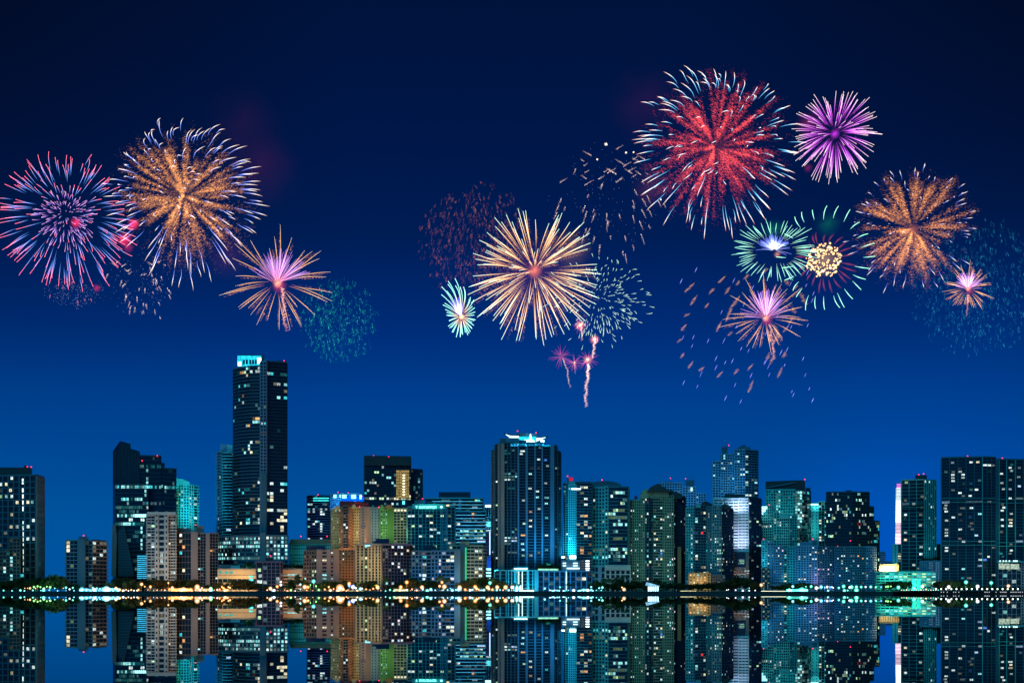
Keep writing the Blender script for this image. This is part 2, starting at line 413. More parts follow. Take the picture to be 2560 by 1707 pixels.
b.lit((453,1345,'W'),(453,1352,'Y'),(462,1373,'O'),(453,1388,'T'),(456,1428,'W'),(456,1434,'Y'),(498,1346,'C'),(498,1420,'W'),(505,1436,'y'),(540,1442,'W'),(535,1378,'y'),(530,1378,'O'))
b.beacon((489,1311)); b.flood(441, 545, 1464, 1400, 1203, (1, .66, .5), .38, off=30, spread=130); b.done()
# 7 slim rounded balcony tower
b = Bld('apartment_tower', 'slim pale blue tower with rounded balcony bands standing left of the tallest tower', 'slim rounded balcony tower', 'tower')
r7 = dict(fl=7.5, bay=4.6, pier=.12, slab=.2, ds=1.3, wall='bluegrey', lit=.05, pal='VTC', hi=.1)
b.block(1345, [(544, 4), (556, 4)], 1128, {**r7, 'bal': 2.4, 'fl': 7.5, 'pier': .2}, dep=14)
b.block(1343, [(556.2, 5), (562, 1), (570, 0), (577, 1), (582, 4)], 1131, {**r7, 'pier': .0, 'slab': .24, 'wall': 'aqua'}, dep=12)
b.box('crown', 'bluegrey', 551, 567, 1110, 1128, 1350, 9).box('crown', 'aqua', 567.3, 581, 1111, 1129, 1348, 9)
b.lit((550,1196,'W'),(567,1325,'V'),(575,1325,'V'),(546,1296,'V'),(547,1320,'c')); b.flood(541, 582, 1328, 1200, 1345, (.08, .5, 1), .9, off=40).flood(541, 582, 1180, 1110, 1345, (.2, .7, 1), .35, off=26); b.done()
# 8 tallest tower
b = Bld('skyscraper', 'tallest tower in the skyline, dark banded glass shaft under a glowing cyan crown', 'tallest dark tower', 'tower')
s8 = dict(fl=8.35, bay=6.5, pier=.0, slab=.22, ds=.5, wall='slate', lit=.018, pal='WCTO', run=2, hi=.3)
b.block(1250, [(583, 20), (600, 9), (625, 2), (651, 0)], 915, s8, dep=40)
b.block(1248, [(651.2, 2), (666, 2)], 903, {**s8, 'pier': .3, 'dp': .8, 'bay': 7.4, 'wall': 'bluegrey', 'slab': .35, 'lit': .02}, dep=40)
b.block(1250, [(666.2, 3), (718, 12)], 902, {**s8, 'slab': .16, 'lit': .03, 'wall': 'charcoal', 'bay': 9}, dep=34)
b.box('stair_wall', 'slate', 652, 666, 1182, 1398, 1247, 1.5)
b.box('crown_wall', 'dark', 598, 661, 887, 917, 1262, 10)
b.box('crown_light', glow('crown_cyan', (.02, .72, 1), 1.1, vary=.5), 593.5, 653, 889, 915, 1254, 1.5)
for x in (607, 614.5, 623, 630, 637): b.box('crown_window', 'navy', x, x+5.2, 899, 910, 1252.6, 1)
b.box('crown_lamp', glow('crown_white', (.6, 1, 1), 3), 595, 603, 904, 914.5, 1253, .8).box('crown_lamp', glow('crown_white', (.6, 1, 1), 3), 643, 653, 894, 908, 1253, .8)
b.box('rooftop_plant', 'bluegrey', 662, 671, 900, 906, 1256, 6).box('rooftop_plant', 'dark', 673, 715, 902, 906, 1262, 10)
b.mast((620,886),(632,885),(643,884),(667,896), D=1256, h=6)
b.lit((649,921,'W',2),(616,926,'C'),(644,929,'W',3),(627,932,'W'),(610,935,'G'),(616,935,'Y'),(668,933,'W',2),(679,933,'T'),(598,962,'T'),(610,961,'T'),(609,1003,'W'),(597,1003,'T'),(690,959,'y'),(700,961,'W'),(711,961,'C'),(711,978,'y'),(700,993,'C'),(711,994,'T'),(666,1017,'g'),(649,1018,'c'),
 (637,1050,'o'),(643,1049,'O',2),(620,1060,'O'),(617,1060,'W'),(633,1058,'C'),(640,1058,'C',3),(658,1058,'W'),(666,1058,'T'),(585,1049,'T'),(640,1109,'y',3),(631,1108,'W'),(625,1110,'C'),(620,1119,'W'),(608,1120,'g'),(614,1128,'C'),(626,1127,'Y'),(682,1121,'c'),(711,1171,'W'),(646,1208,'W'),(665,1210,'W',2),(680,1210,'W'),(702,1210,'C'),(711,1211,'T'),(636,1210,'y'),
 (600,1226,'T',3),(614,1226,'t',4),(618,1256,'C',2),(625,1256,'t',3),(646,1247,'W'),(627,1247,'y'),(633,1247,'y'),(670,1248,'c'),(646,1262,'Y'),(640,1272,'Y'),(648,1271,'W'),(682,1240,'Y'),(682,1248,'Y'),(682,1272,'W'),(693,1272,'W'),(703,1272,'W'),(713,1272,'Y'),(670,1272,'Y'),(703,1288,'Y'),(713,1288,'Y'),(713,1297,'W'),(704,1304,'Y'),(713,1304,'Y'),(693,1304,'Y'),(683,1304,'y'),(683,1311,'Y'),
 (616,1295,'T',4),(616,1304,'C',2),(648,1295,'W'),(648,1303,'W'),(648,1310,'W',2),(603,1311,'Y'),(703,1319,'Y'),(703,1327,'Y'),(595,1285,'c'),(702,1226,'W'),(635,1286,'c'),(591,1320,'y'))
b.beacon((710,902), D=1258)
b.flood(660, 668, 1455, 1300, 1248, (.3,.6,.9), .2)
b.done()
b = Bld('podium_building', 'wide banded podium full of bright white office windows below the tallest tower', 'bright office podium')
p8 = dict(fl=9.6, bay=5.4, pier=.25, slab=.36, ds=.6, dp=.4, wall='slate', lit=.25, pal='CCCT', hi=.6)
b.block(1228, [(545, 12), (590, 4), (650, 0)], 1340, p8, dep=30).block(1227, [(650.2, 1), (664, 1)], 1332, dict(blank=True, wall='slate'), dep=14).block(1228, [(664.2, 1), (720, 6)], 1338, {**p8, 'bay': 9.5, 'pier': .35, 'lit': .3}, dep=26)
for y, pr in ((1346,.85),(1356,.75),(1366,.9),(1376,.15),(1385,.25),(1395,.95)): b.row(y, 545 if y > 1350 else 563, 655, 'CCCW', pr)
for y, pr in ((1346,1),(1356,.7),(1366,.8),(1376,.7),(1386,.7),(1396,1)): b.row(y, 667, 719, 'CCW', pr)
b.flood(545, 720, 1420, 1370, 1228, (.1, .6, .8), .22, off=20, spread=130); b.done()
# 9 low warm buildings in front
b = Bld('parking_garage', 'long low sand coloured parking garage left of the dark framed block', 'sand coloured garage')
b.block(1190, [(545, 0), (641, 0)], 1423, dict(fl=16, bay=12, pier=.06, slab=.5, wall='beige', lit=.0, mull=0), dep=22)
b.box('wall_panel', 'beige', 545, 641, 1423, 1436, 1189, .6).box('roof_block', 'slate', 545, 575, 1411, 1423, 1199, 8).box('roof_block', 'aqua', 575.5, 600, 1413, 1424, 1200, 6)
for x in (547, 562, 574): b.box('lit_window', glow('teal_pane', (.05, .7, .65), .7, vary=.5), x, x+8, 1428, 1433, 1188.7, .2)
for y in (1438, 1446): b.box('lit_window', glow('teal_pane2', (.1, .9, .8), 1.5, vary=.6), 622, 633, y, y+5, 1189.3, .3)
b.flood(545, 641, 1464, 1440, 1190, (1, .58, .2), 3.6, off=22, spread=140); b.done()
b = Bld('office_block', 'small dark framed block with a projecting flat roof slab, between the sand garages', 'dark framed roof slab block')
b.block(1180, [(641, 0), (657, 0)], 1404, dict(fl=16, bay=16, pier=.05, slab=.05, wall='plum', lit=0), dep=18)
b.block(1178, [(657.2, 0), (700, 0), (706, 5)], 1404, dict(fl=9.3, bay=10.5, pier=.18, slab=.18, wall='plum', lit=.06, pal='WY'), dep=18)
b.box('roof_slab', 'plum', 637, 708, 1402.5, 1406, 1175, 28).box('penthouse', 'dark', 664, 683, 1392, 1403, 1184, 8)
b.lit((662,1416,'c'),(648,1424,'G'),(650,1454,'W',2),(664,1455,'W'),(690,1446,'W'),(690,1455,'w'),(653,1447,'W'))
b.beacon((676,1388)); b.flood(641, 706, 1466, 1440, 1178, (1, .7, .6), .35, off=22, spread=140); b.done()
b = Bld('parking_garage', 'small salmon coloured parking garage with cyan lit decks and planting on its roof', 'salmon coloured garage')
b.block(1195, [(706, 0), (756, 0)], 1423, dict(fl=8.2, bay=50, pier=.02, slab=.55, wall='beige', lit=.0, mull=0), dep=20)
b.box('wall_panel', 'beige', 706, 756, 1423, 1435, 1193.8, .6)
for y in (1437, 1445, 1453, 1461): b.row(y, 708, 754, 'TC', .9)
for y in (1436.5, 1444.7, 1453, 1461): b.box('deck_light', glow('deck_cyan', (.06, .75, .85), 1.2, vary=.6), 707, 755 if y < 1440 else 730, y, y+3, 1194.6, .3)
b.flood(706, 756, 1466, 1430, 1195, (1, .5, .22), 2.4, off=22, spread=140); b.done()
# 10 low teal building with dark hip roof
b = Bld('low_building', 'low teal building with a dark sloping roof left of the blue glass tower', 'teal low building with dark roof')
b.block(1255, [(724, 0), (828, 0)], 1358, dict(fl=8.2, bay=4.6, pier=.45, slab=.5, wall='teal', lit=.06, pal='TC'), dep=26)
b.box('wall_band', 'teal', 722, 829, 1377, 1385, 1253.8, .7)
b.shape('roof', 'brown', [(723,1357.5),(727,1347),(824,1347),(829,1357.5)], 1251, 28).row(1394, 724, 828, 'B', .7, 1)
b.beacon((752,1340),(818,1340), D=1260); b.flood(722, 829, 1400, 1370, 1255, TEAL, .5, off=20, spread=140); b.done()
# 11 blue glass tower
b = Bld('apartment_tower', 'blue glass tower with fine floor bands and two bright cyan stripes under its roof', 'blue banded glass tower', 'tower')
q11 = dict(fl=6.1, bay=6, pier=.0, slab=.26, ds=1.2, wall='bluegrey', lit=.05, pal='VCWT', hi=.6)
b.block(1375, [(769, 3), (800, 0), (824, 3)], 1238, q11, dep=28, cap=.3)
for y in (1243.5, 1249.5): b.box('crown_light', glow('crown_stripe', (.05, .8, .85), 1.3, vary=.3), 783, 822, y, y+2.6, 1372.5, 1)
b.lit((770,1258,'C'),(780,1260,'W'),(770,1270,'T'),(770,1281,'W'),(773,1299,'W'),(774,1299,'C'),(787,1310,'W'),(793,1304,'W'),(805,1274,'W'),(805,1280,'W'),(805,1286,'W'),(811,1285,'W'),(812,1262,'c'),(806,1309,'W'),(805,1315,'W'),(805,1321,'W'),(805,1327,'W'),(772,1316,'C'),(817,1275,'W'),(789,1268,'t'),(783,1276,'W'),(805,1344,'V'),(772,1345,'V'))
b.beacon((795,1236)); b.flood(769, 824, 1342, 1290, 1375, BLUE, .6, off=30).flood(815, 826, 1345, 1300, 1375, CYAN, .8, off=20); b.done()
# 12 intense blue building
b = Bld('hotel_tower', 'cyan and royal blue floodlit tower top with big glowing square openings', 'royal blue floodlit tower', 'tower')
b.block(1400, [(826, 0), (850, 0)], 1236, dict(fl=5.5, bay=5, pier=.4, slab=.5, wall='bluegrey', lit=.15, pal='VT'), dep=20)
b.block(1398, [(850.2, 0), (900, 0)], 1234, dict(fl=30, bay=12, pier=.3, slab=.2, wall='bluegrey', lit=0), dep=20)
for x0, x1, y1 in ((834,841,1244),(849,852,1243),(855,866,1245),(878,890,1246),(899,904,1247)): b.box('crown_light', glow('crown_sky', (.25, .85, 1), 2.6, vary=.25), x0, x1, 1236, y1, 1396.5, .6)
b.box('crown_light', glow('crown_royal', (.0, .12, 1), 1.3, vary=.4), 852.5, 910, 1240, 1252, 1397.3, .5)
b.beacon((845,1230),(871,1232),(905,1240)); b.flood(826, 900, 1275, 1250, 1400, (.05, .45, 1), 3.5, off=24); b.done()
# 13 big dark tower behind
b = Bld('office_tower', 'large dark slab tower with a golden lit atrium shaft and lit ring of windows', 'dark slab tower with golden shaft', 'tower')
k13 = dict(fl=6.6, bay=6, pier=.1, slab=.16, wall='charcoal', lit=.03, pal='CCYW', hi=.35)
b.block(1345, [(911, 0), (1027, 6)], 1143, k13, dep=34, cap=2.0).block(1352, [(1027.3, 6), (1056, 8)], 1172, {**k13, 'lit': .05}, dep=30)
b.box('parapet_screen', 'dark', 911, 1027, 1142, 1163, 1343, 1.2)
M_au = glow('atrium_gold', (1, .72, .25), .38, vary=.7)
b.box('atrium_glass', M_au, 990, 1023, 1174, 1244, 1343.6, 1)
for x in range(990, 1024, 4): b.box('mullion', 'dark', x, x+.8, 1173, 1245, 1342.6, .6)
for y in range(1174, 1245, 7): b.box('atrium_floor', 'dark', 990, 1023, y, y+1.2, 1342.3, .5)
for i in range(8): b.box('stair_light', glow('stair_gold', (1, .9, .55), 2.4), 1006.5, 1012.5, 1186+i*7, 1189+i*7, 1342, .4)
b.row(1248, 916, 1023, 'YGYW', .95)
b.lit((954,1166,'W'),(939,1177,'G',2),(956,1190,'C'),(970,1191,'C',2),(935,1199,'y'),(913,1207,'C'),(924,1207,'W'),(930,1206,'W'),(936,1206,'W'),(942,1213,'y'),(921,1228,'C'),(913,1229,'T'),(936,1234,'y'),(963,1240,'g'),(984,1207,'C'),(986,1213,'C'),(1000,1202,'W'),(1026,1194,'c'),(1050,1203,'C'),(1045,1215,'t'),(1037,1222,'t'),(1028,1243,'Y'),(981,1259,'W'),(994,1260,'C'),(930,1267,'t'),(986,1184,'c'))
b.box('signboard', glow('roof_sign_cyan', (.1, .8, 1), 2.2), 1006, 1012, 1252, 1260, 1341, .6)
b.beacon((934,1139),(972,1142),(1009,1144),(1056,1246), D=1343).mast((934,1136),(930,1138),(943,1138), D=1345, h=5); b.done()
# 14 multicoloured residential complex
b = Bld('apartment_complex', 'large residential complex painted in cream, orange, grey and green strips with gabled tops', 'multicoloured gabled complex')
g14 = dict(fl=7.1, bay=7, pier=.5, slab=.55, wall='ochre', lit=.13, pal='WYYW', hi=.4, mull=0)
b.block(1290, [(828, 6), (852, 2)], 1271, {**g14, 'bay': 5.2, 'lit': .22}, dep=24)
b.block(1284, [(852.2, 0), (858, 0)], 1268, {**g14, 'wall': 'orange', 'bay': 6}, dep=26).block(1282, [(858.2, 0), (870, 0)], 1264, {**g14, 'wall': 'brown', 'bay': 6, 'pier': .1, 'slab': .3, 'ds': 1.6, 'lit': .03}, dep=22).block(1284, [(870.2, 0), (880, 0)], 1268, {**g14, 'wall': 'orange', 'bay': 5}, dep=24)
b.block(1288, [(880.2, 0), (901, 0)], 1269, {**g14, 'bay': 5.2, 'lit': .12}, dep=24)
b.block(1286, [(901.2, 0), (914, 0)], 1268, {**g14, 'wall': 'taupe', 'bay': 12, 'pier': .75, 'lit': .05}, dep=24).block(1285, [(914.2, 0), (927, 4)], 1268, dict(blank=True, wall='pink'), dep=20)
b.block(1288, [(927.2, 0), (951, 0)], 1269, {**g14, 'wall': 'grey', 'bay': 8, 'pier': .72, 'lit': .03}, dep=22)
b.block(1284, [(951.2, 0), (969, 0)], 1267, {**g14, 'wall': 'green', 'bay': 6, 'lit': .18, 'pal': 'GCW'}, dep=24).block(1284, [(969.2, 0), (984, 5)], 1267, dict(blank=True, wall='green'), dep=20)
b.block(1289, [(984.2, 0), (1017, 0)], 1271, {**g14, 'wall': 'olive', 'bay': 7.5, 'pier': .22, 'slab': .3, 'lit': .06, 'pal': 'WYV'}, dep=22).block(1287, [(1017.2, 0), (1024, 2)], 1270, dict(blank=True, wall='beige'), dep=18)
b.block(1262, [(847, 0), (892, 0)], 1372, {**g14, 'wall': 'orange', 'bay': 7, 'lit': .1}, dep=18)
b.box('roof_block', 'redroof', 850, 880, 1252, 1270, 1299, 12).box('roof_block', 'redroof', 880.5, 921, 1254, 1268, 1302, 12)
for x, y, w, c in ((842,1265,7,'ochre'),(885,1262,6,'ochre'),(955,1263,6,'green'),(972,1262,9,'orange')):
    b.shape('gable', c, [(x-w,y+9),(x-w*.8,y+2),(x-w*.3,y-1.5),(x+w*.3,y-1.5),(x+w*.8,y+2),(x+w,y+9)], 1281.5, 5)
b.box('emblem_panel', 'plum', 902, 914, 1312, 1319, 1284.3, .6)
b.row(1276, 985, 1016, 'WY', .8)
b.lit((840,1277,'W'),(848,1277,'Y'),(855,1284,'W'),(873,1284,'W'),(860,1312,'W'),(866,1319,'W'),(893,1297,'P',1),(893,1333,'W'),(893,1340,'Y'),(955,1283,'C'),(968,1283,'C'),(961,1297,'G',2),(955,1304,'C'),(968,1304,'C'),(957,1333,'W'),(1007,1298,'Y'),(992,1316,'v'),(843,1305,'Y'),(831,1300,'G'),(863,1290,'y'),(855,1384,'W'),(856,1408,'o'))
b.beacon((899,1266),(947,1267), D=1280)
b.flood(826, 950, 1366, 1310, 1285, (1, .7, .36), 1.3, off=34, spread=110).flood(950, 984, 1352, 1300, 1285, (.5, 1, .3), .9, off=24).flood(984, 1024, 1352, 1310, 1285, (1, .95, .35), 1.0, off=24).flood(880, 921, 1268, 1256, 1300, (1, .05, .05), 1.2, off=10).flood(847, 892, 1460, 1400, 1262, WARM, .8, off=25); b.done()
# 15 glass balcony tower with lit rooftop sign
b = Bld('apartment_tower', 'dark glass tower with thin frames and glowing aqua letters along its roof edge', 'aqua lettered roof tower', 'tower')
h15 = dict(fl=8.4, bay=9.5, pier=.12, slab=.09, ds=.9, dp=1., wall='teal', lit=.05, pal='GWCY', hi=.5)
b.block(1270, [(1019, 2), (1065, 0), (1137, 0)], 1267, h15, dep=28)
b.box('sign_wall', 'teal', 1030, 1116, 1259, 1272, 1268.6, 1).box('penthouse', 'slate', 1036, 1057, 1250, 1262, 1278, 10)
for x in (1104, 1114): b.box('pier', 'bluegrey', x, x+2.4, 1268, 1376, 1268.8, 1.4)
# letters of the roof sign, as legible as in the photo
SG = glow('sign_aqua', (.2, 1, .85), 3.0)
def letter(x, y, w, h, strokes):
    for (u0, v0, u1, v1) in strokes: b.box('sign_letter', SG, x+u0*w, x+u1*w, y+v0*h, y+v1*h, 1267.6, .5)
T_ = [(0, 0, 1, .25), (.38, 0, .66, 1)]; K_ = [(0, 0, .28, 1), (.3, .35, .7, .6), (.65, 0, 1, .4), (.65, .6, 1, 1)]
H_ = [(0, 0, .28, 1), (.72, 0, 1, 1), (.28, .38, .72, .62)]; E_ = [(0, 0, .3, 1), (.3, 0, 1, .22), (.3, .4, .9, .6), (.3, .78, 1, 1)]; O_ = [(0, 0, 1, .24), (0, .76, 1, 1), (0, .24, .28, .76), (.72, .24, 1, .76)]; P_ = [(0, 0, .28, 1), (.28, 0, 1, .22), (.72, .22, 1, .5), (.28, .42, .72, .62)]
for x, g in ((1039,T_),(1048,O_),(1055,H_),(1059.6,T_),(1066,E_),(1071,P_),(1076,P_),(1081.5,O_),(1087,T_)): letter(x, 1264.5, 4.6 if g is not O_ else 5.2, 6, g)
b.box('roof_lamp', glow('sign_aqua_lamp', (.3, 1, .9), 4), 1101, 1106, 1264.5, 1268.5, 1267.6, 1.)
b.lit((1023,1286,'W'),(1031,1286,'W'),(1071,1291,'W'),(1081,1287,'G'),(1110,1287,'G'),(1126,1287,'g'),(1083,1304,'G'),(1033,1312,'G'),(1052,1312,'W'),(1083,1320,'W'),(1089,1321,'y'),(1082,1343,'W'),(1051,1342,'W'),(1059,1342,'t'),(1125,1312,'W'),(1082,1303,'Y'),(1084,1320,'W'),(1125,1357,'W'),(1034,1365,'W'),(1091,1366,'G'))
b.beacon((1056,1246)); b.flood(1019, 1137, 1374, 1320, 1270, (.05, .6, .8), .4, off=30).flood(1035, 1110, 1262, 1266, 1270, (.1, 1, .9), .15, off=9); b.done()
# 16 banded blue office building
b = Bld('office_building', 'blue office building ringed by thin bright floor lines under a dark plant room', 'bright lined office building')
l16 = dict(fl=8.5, bay=7, pier=.0, slab=.1, ds=1.0, wall='aqua', lit=.1, pal='CCTV', run=3, hi=.35)
b.block(1330, [(1063, 3), (1146, 0), (1153, 0), (1207, 4)], 1245, [l16, {**l16, 'slab': .9, 'wall': 'bluegrey', 'lit': 0}, l16], dep=30)
b.block(1322, [(1136, 0), (1214, 3)], 1278, {**l16, 'lit': .12}, dep=26)
b.box('penthouse', 'navy', 1097, 1176, 1229.5, 1243, 1345, 16).box('rooftop_room', glow('rooftop_room_light', (1, .7, .3), 1.7, vary=.4), 1110, 1123, 1261, 1270, 1319.5, 1.2)
for i in range(14): b.box('edge_light', glow('edge_cyan', (.1, .62, .95), .9, vary=.4), 1136 if i > 3 else 1080, 1213 if i > 3 else 1206, 1252+i*8.55, 1253+i*8.55, 1320 if i > 3 else 1328, .3)
for y in (1327, 1335, 1343): b.row(y, 1138, 1210, 'CCG', .6)
b.lit((1193,1249,'G'),(1200,1248,'T'),(1182,1285,'O'),(1185,1289,'r'),(1145,1308,'W'),(1139,1309,'y'),(1172,1299,'c'),(1170,1278,'c'),(1195,1343,'W',2))
b.flood(1136, 1214, 1358, 1300, 1322, (.04, .45, 1), 1.1, off=26); b.done()
# 17 thin cyan lit tower behind
b = Bld('office_tower', 'narrow cyan and deep blue lit tower squeezed in left of the winged crown tower', 'narrow cyan lit tower', 'tower')
b.block(1370, [(1211, 0), (1236, 0)], 1262, dict(fl=30, bay=5, pier=.35, slab=.05, wall='bluegrey', lit=0), dep=22)
b.box('crown_light', glow('crown_mint', (.55, 1, .92), 3), 1213, 1234, 1262, 1267, 1368.5, 1).box('lit_lobby', glow('lobby_cyan', (.12, .75, .9), 1.3, vary=.5), 1213, 1227, 1303, 1316, 1367.6, 1)
b.box('sky_terrace', glow('terrace_white', (.7, .95, 1), 1.6), 1213, 1229, 1325, 1326, 1366, 3).box('neon_strip', glow('neon_white_blue', (.45, .7, 1), 2.5), 1223.6, 1225.6, 1328, 1386, 1365.5, .6)
b.box('mid_block', 'navy', 1213, 1236, 1327, 1388, 1368, .8)
for i, y in enumerate((1420, 1429, 1437, 1444)): b.box('lit_floor', glow('floor_ice', (.3, .85, 1), 2.4-i*.35, vary=.4), 1214+i*.7, 1233, y, y+4.6-i*.4, 1366.5-i*.3, .6)
b.box('lower_block', 'bluegrey', 1213, 1236, 1389, 1420, 1367, 1.)
b.beacon((1213,1299)); b.flood(1211, 1236, 1330, 1290, 1370, CYAN, 2.2, off=18).flood(1213, 1236, 1425, 1400, 1367, (.02, .2, 1), 2.2, off=14).flood(1213, 1222, 1390, 1350, 1367, (.02, .15, 1), 1.0, off=14); b.done()
# 18 sandy balcony block with green edge
b = Bld('apartment_block', 'sandy balcony block with a rooftop dome and a vertical green neon edge', 'green neon edged block')
s18 = dict(fl=8.6, bay=9, pier=.15, slab=.42, ds=1.4, wall='beige', lit=.05, pal='WGY')
b.block(1205, [(1122, 3), (1151, 2)], 1363, {**s18, 'slab': .3, 'lit': .06}, dep=18).block(1200, [(1151, 0), (1162.5, 0)], 1361, dict(blank=True, wall='slate'), dep=18)
b.block(1203, [(1166.5, 0), (1206, 2), (1214, 8)], 1363, s18, dep=16)
b.box('neon_strip', glow('neon_green', (.02, .75, .3), .85, vary=.25), 1162.6, 1166.4, 1368, 1454, 1199.6, 2)
dm = MB(); dm.sphere((X(1161, 1212), 1212, Z(1358, 1212)), 4.3, 12, 8, .95); b.extra.append(('roof_dome', wall('dark'), dm))
b.box('roof_arch', 'olive', 1150, 1172, 1353, 1362, 1201, 4)
b.lit((1188,1380,'W'),(1198,1380,'W'),(1197,1395,'Y'),(1190,1418,'W'),(1198,1417,'W'),(1190,1432,'Y'),(1198,1440,'W'),(1192,1395,'g'))
b.flood(1160, 1214, 1460, 1400, 1203, (1, .75, .4), .8, off=26, spread=130).flood(1122, 1162, 1460, 1410, 1200, (.2, .6, .9), .25, off=24); b.done()
# 19 grey blue apartment block with staggered balconies
b = Bld('apartment_block', 'grey blue apartment block with staggered balconies and scattered bright windows', 'grey blue staggered block')
s19 = dict(fl=9.1, bay=10, pier=.3, slab=.3, ds=1.5, wall='bluegrey', lit=.13, pal='WWCYVP', hi=.5)
b.block(1190, [(1030, 2), (1055, 0)], 1377, s19, dep=20).block(1192, [(1055.2, 0), (1078, 0)], 1378, {**s19, 'bay': 12, 'wall': 'grey', 'pier': .1}, dep=18).block(1190, [(1078.2, 0), (1104, 0)], 1377, {**s19, 'pier': .4}, dep=20).block(1192, [(1104.2, 0), (1136, 0)], 1377, {**s19, 'bay': 12, 'pier': .12}, dep=18).block(1189, [(1136.2, 0), (1150, 2)], 1376, dict(blank=True, wall='grey'), dep=18)
b.box('penthouse', 'navy', 1056, 1090, 1363, 1377, 1200, 10)
b.lit((1033,1383,'W'),(1059,1389,'P',1),(1060,1396,'T'),(1046,1396,'c'),(1100,1403,'W',1),(1125,1403,'Y'),(1130,1405,'W',1),(1144,1405,'W'),(1127,1388,'Y'),(1031,1412,'y'),(1101,1412,'P'),(1091,1427,'c'),(1102,1428,'P'),(1048,1434,'V'),(1060,1434,'W'),(1083,1442,'P'),(1133,1443,'P'),(1120,1420,'o'))
b.flood(1100, 1150, 1462, 1430, 1190, (.05, .5, 1), .8, off=24, spread=130).flood(1030, 1100, 1462, 1430, 1190, (.1, .45, 1), .5, off=24, spread=130); b.done()
# 20 yellow fronted tower in front
b = Bld('apartment_tower', 'warmly floodlit yellow ribbed tower with a dark purple side wall, on the waterfront', 'yellow ribbed tower', 'tower')
y20 = dict(fl=7.4, bay=9, pier=.38, slab=.22, dp=1.3, ds=.8, wall='beige', lit=.08, pal='YGW', hi=.4)
b.block(1180, [(891, 5), (911, 3), (921, 2), (954, 0)], 1361, [y20, {**y20, 'wall': 'olive', 'bay': 10, 'pal': 'G'}, {**y20, 'bay': 8, 'pier': .45}], dep=30)
b.block(1180, [(954, .1), (1030, 22)], 1361, {**y20, 'wall': 'plum', 'fl': 8.4, 'slab': .3, 'pier': .06, 'lit': .07, 'pal': 'WWPY', 'ds': 1.1}, dep=20)
b.box('roof_slab', 'taupe', 888, 954, 1358, 1364, 1177, 30).box('roof_slab', 'plum', 954.3, 1031, 1358, 1363, 1179, 34).box('penthouse', 'navy', 940, 973, 1346, 1359, 1190, 12).box('penthouse', 'navy', 931, 940, 1353, 1359, 1190, 10)
b.row(1367, 891, 954, 'Y', .3).lit((918,1363,'C',2),(968,1362,'W',1),(978,1363,'W',1),(994,1363,'V',1),(966,1372,'y'),(1003,1371,'W'),(1003,1385,'W'),(967,1391,'w'),(983,1407,'W'),(993,1407,'W'),(993,1414,'P'),(1003,1428,'W'),(1011,1429,'Y'),(1011,1422,'g'),(903,1394,'Y'),(921,1393,'Y'),(922,1422,'Y'),(941,1385,'w'),(962,1457,'C',1),(979,1457,'W'),(915,1415,'G'))
b.box('lit_crown_window', glow('crown_window_blue', (.3, .8, 1), 1.6), 912, 926, 1361.3, 1364.8, 1175.5, .4)
b.flood(888, 956, 1464, 1400, 1180, (1, .68, .22), 2.9, off=24, spread=120).flood(953, 958, 1470, 1420, 1180, (.3, 1, .2), .8, off=10); b.done()
# 21 pinkish block
b = Bld('apartment_block', 'dusky pink slab block with a dark window side, left of the yellow ribbed tower', 'dusky pink slab block')
s21 = dict(fl=9, bay=8, pier=.3, slab=.4, wall='brown', lit=.15, pal='WYCG', hi=.4)
b.block(1185, [(760, 8), (792, 2)], 1376, s21, dep=20)
b.block(1184, [(792.2, 0), (805, 0)], 1375, dict(blank=True, wall='pink'), dep=22).block(1186, [(805.2, 0), (817, 0)], 1376, {**s21, 'wall': 'pink', 'bay': 10, 'pier': .1, 'slab': .55, 'lit': .1}, dep=20).block(1184, [(817.2, 0), (826, 0)], 1375, dict(blank=True, wall='pink'), dep=22).block(1186, [(826.2, 0), (834, 0)], 1376, {**s21, 'wall': 'pink', 'bay': 8, 'slab': .55}, dep=20).block(1184, [(834.2, 0), (847, 2)], 1375, dict(blank=True, wall='pink'), dep=20)
b.box('penthouse', 'navy', 765, 814, 1364, 1375, 1192, 10)
b.lit((827,1379,'W'),(790,1403,'W'),(811,1402,'Y'),(780,1428,'G'),(790,1427,'Y'),(811,1434,'C'),(811,1448,'C'),(830,1448,'W'),(762,1388,'y'),(775,1392,'o'),(781,1437,'G'))
b.flood(790, 848, 1462, 1420, 1185, (1, .48, .3), .85, off=26, spread=130); b.done()
# 22 winged crown tower
b = Bld('apartment_tower', 'dark condominium tower with a glowing white winged crown in the middle of the skyline', 'winged crown tower', 'tower')
c22 = dict(fl=7.3, bay=10, pier=.12, slab=.13, ds=1.1, dp=1.4, wall='slate', lit=.035, pal='WCGV', hi=.55)
b.block(1222, [(1231, 14), (1244, 8)], 1121, {**c22, 'bal': 1.8, 'bay': 6.5, 'lit': .04, 'wall': 'taupe'}, dep=30)
b.block(1220, [(1239, 7), (1249, 4)], 1109, {**c22, 'bay': 10}, dep=28)
b.block(1216, [(1244.2, 3), (1249.4, 3)], 1111, dict(blank=True, wall='taupe'), dep=10).block(1216, [(1252, 2), (1260.5, 1)], 1110, dict(blank=True, wall='taupe'), dep=20)
b.block(1218, [(1260.7, 3), (1278, 0), (1296, 1)], 1106, {**c22, 'bay': 8.5, 'lit': .05, 'pal': 'CCGW'}, dep=34)
b.block(1218, [(1296.2, 0), (1317, 0)], 1108, {**c22, 'bay': 20.8}, dep=30).block(1217, [(1317.2, 0), (1337, 0)], 1107, {**c22, 'bay': 19.8}, dep=32).block(1217, [(1337.2, 0), (1355, 0)], 1107, {**c22, 'bay': 17.8}, dep=32).block(1218, [(1355.2, 0), (1376, 1)], 1116, {**c22, 'bay': 20}, dep=30)
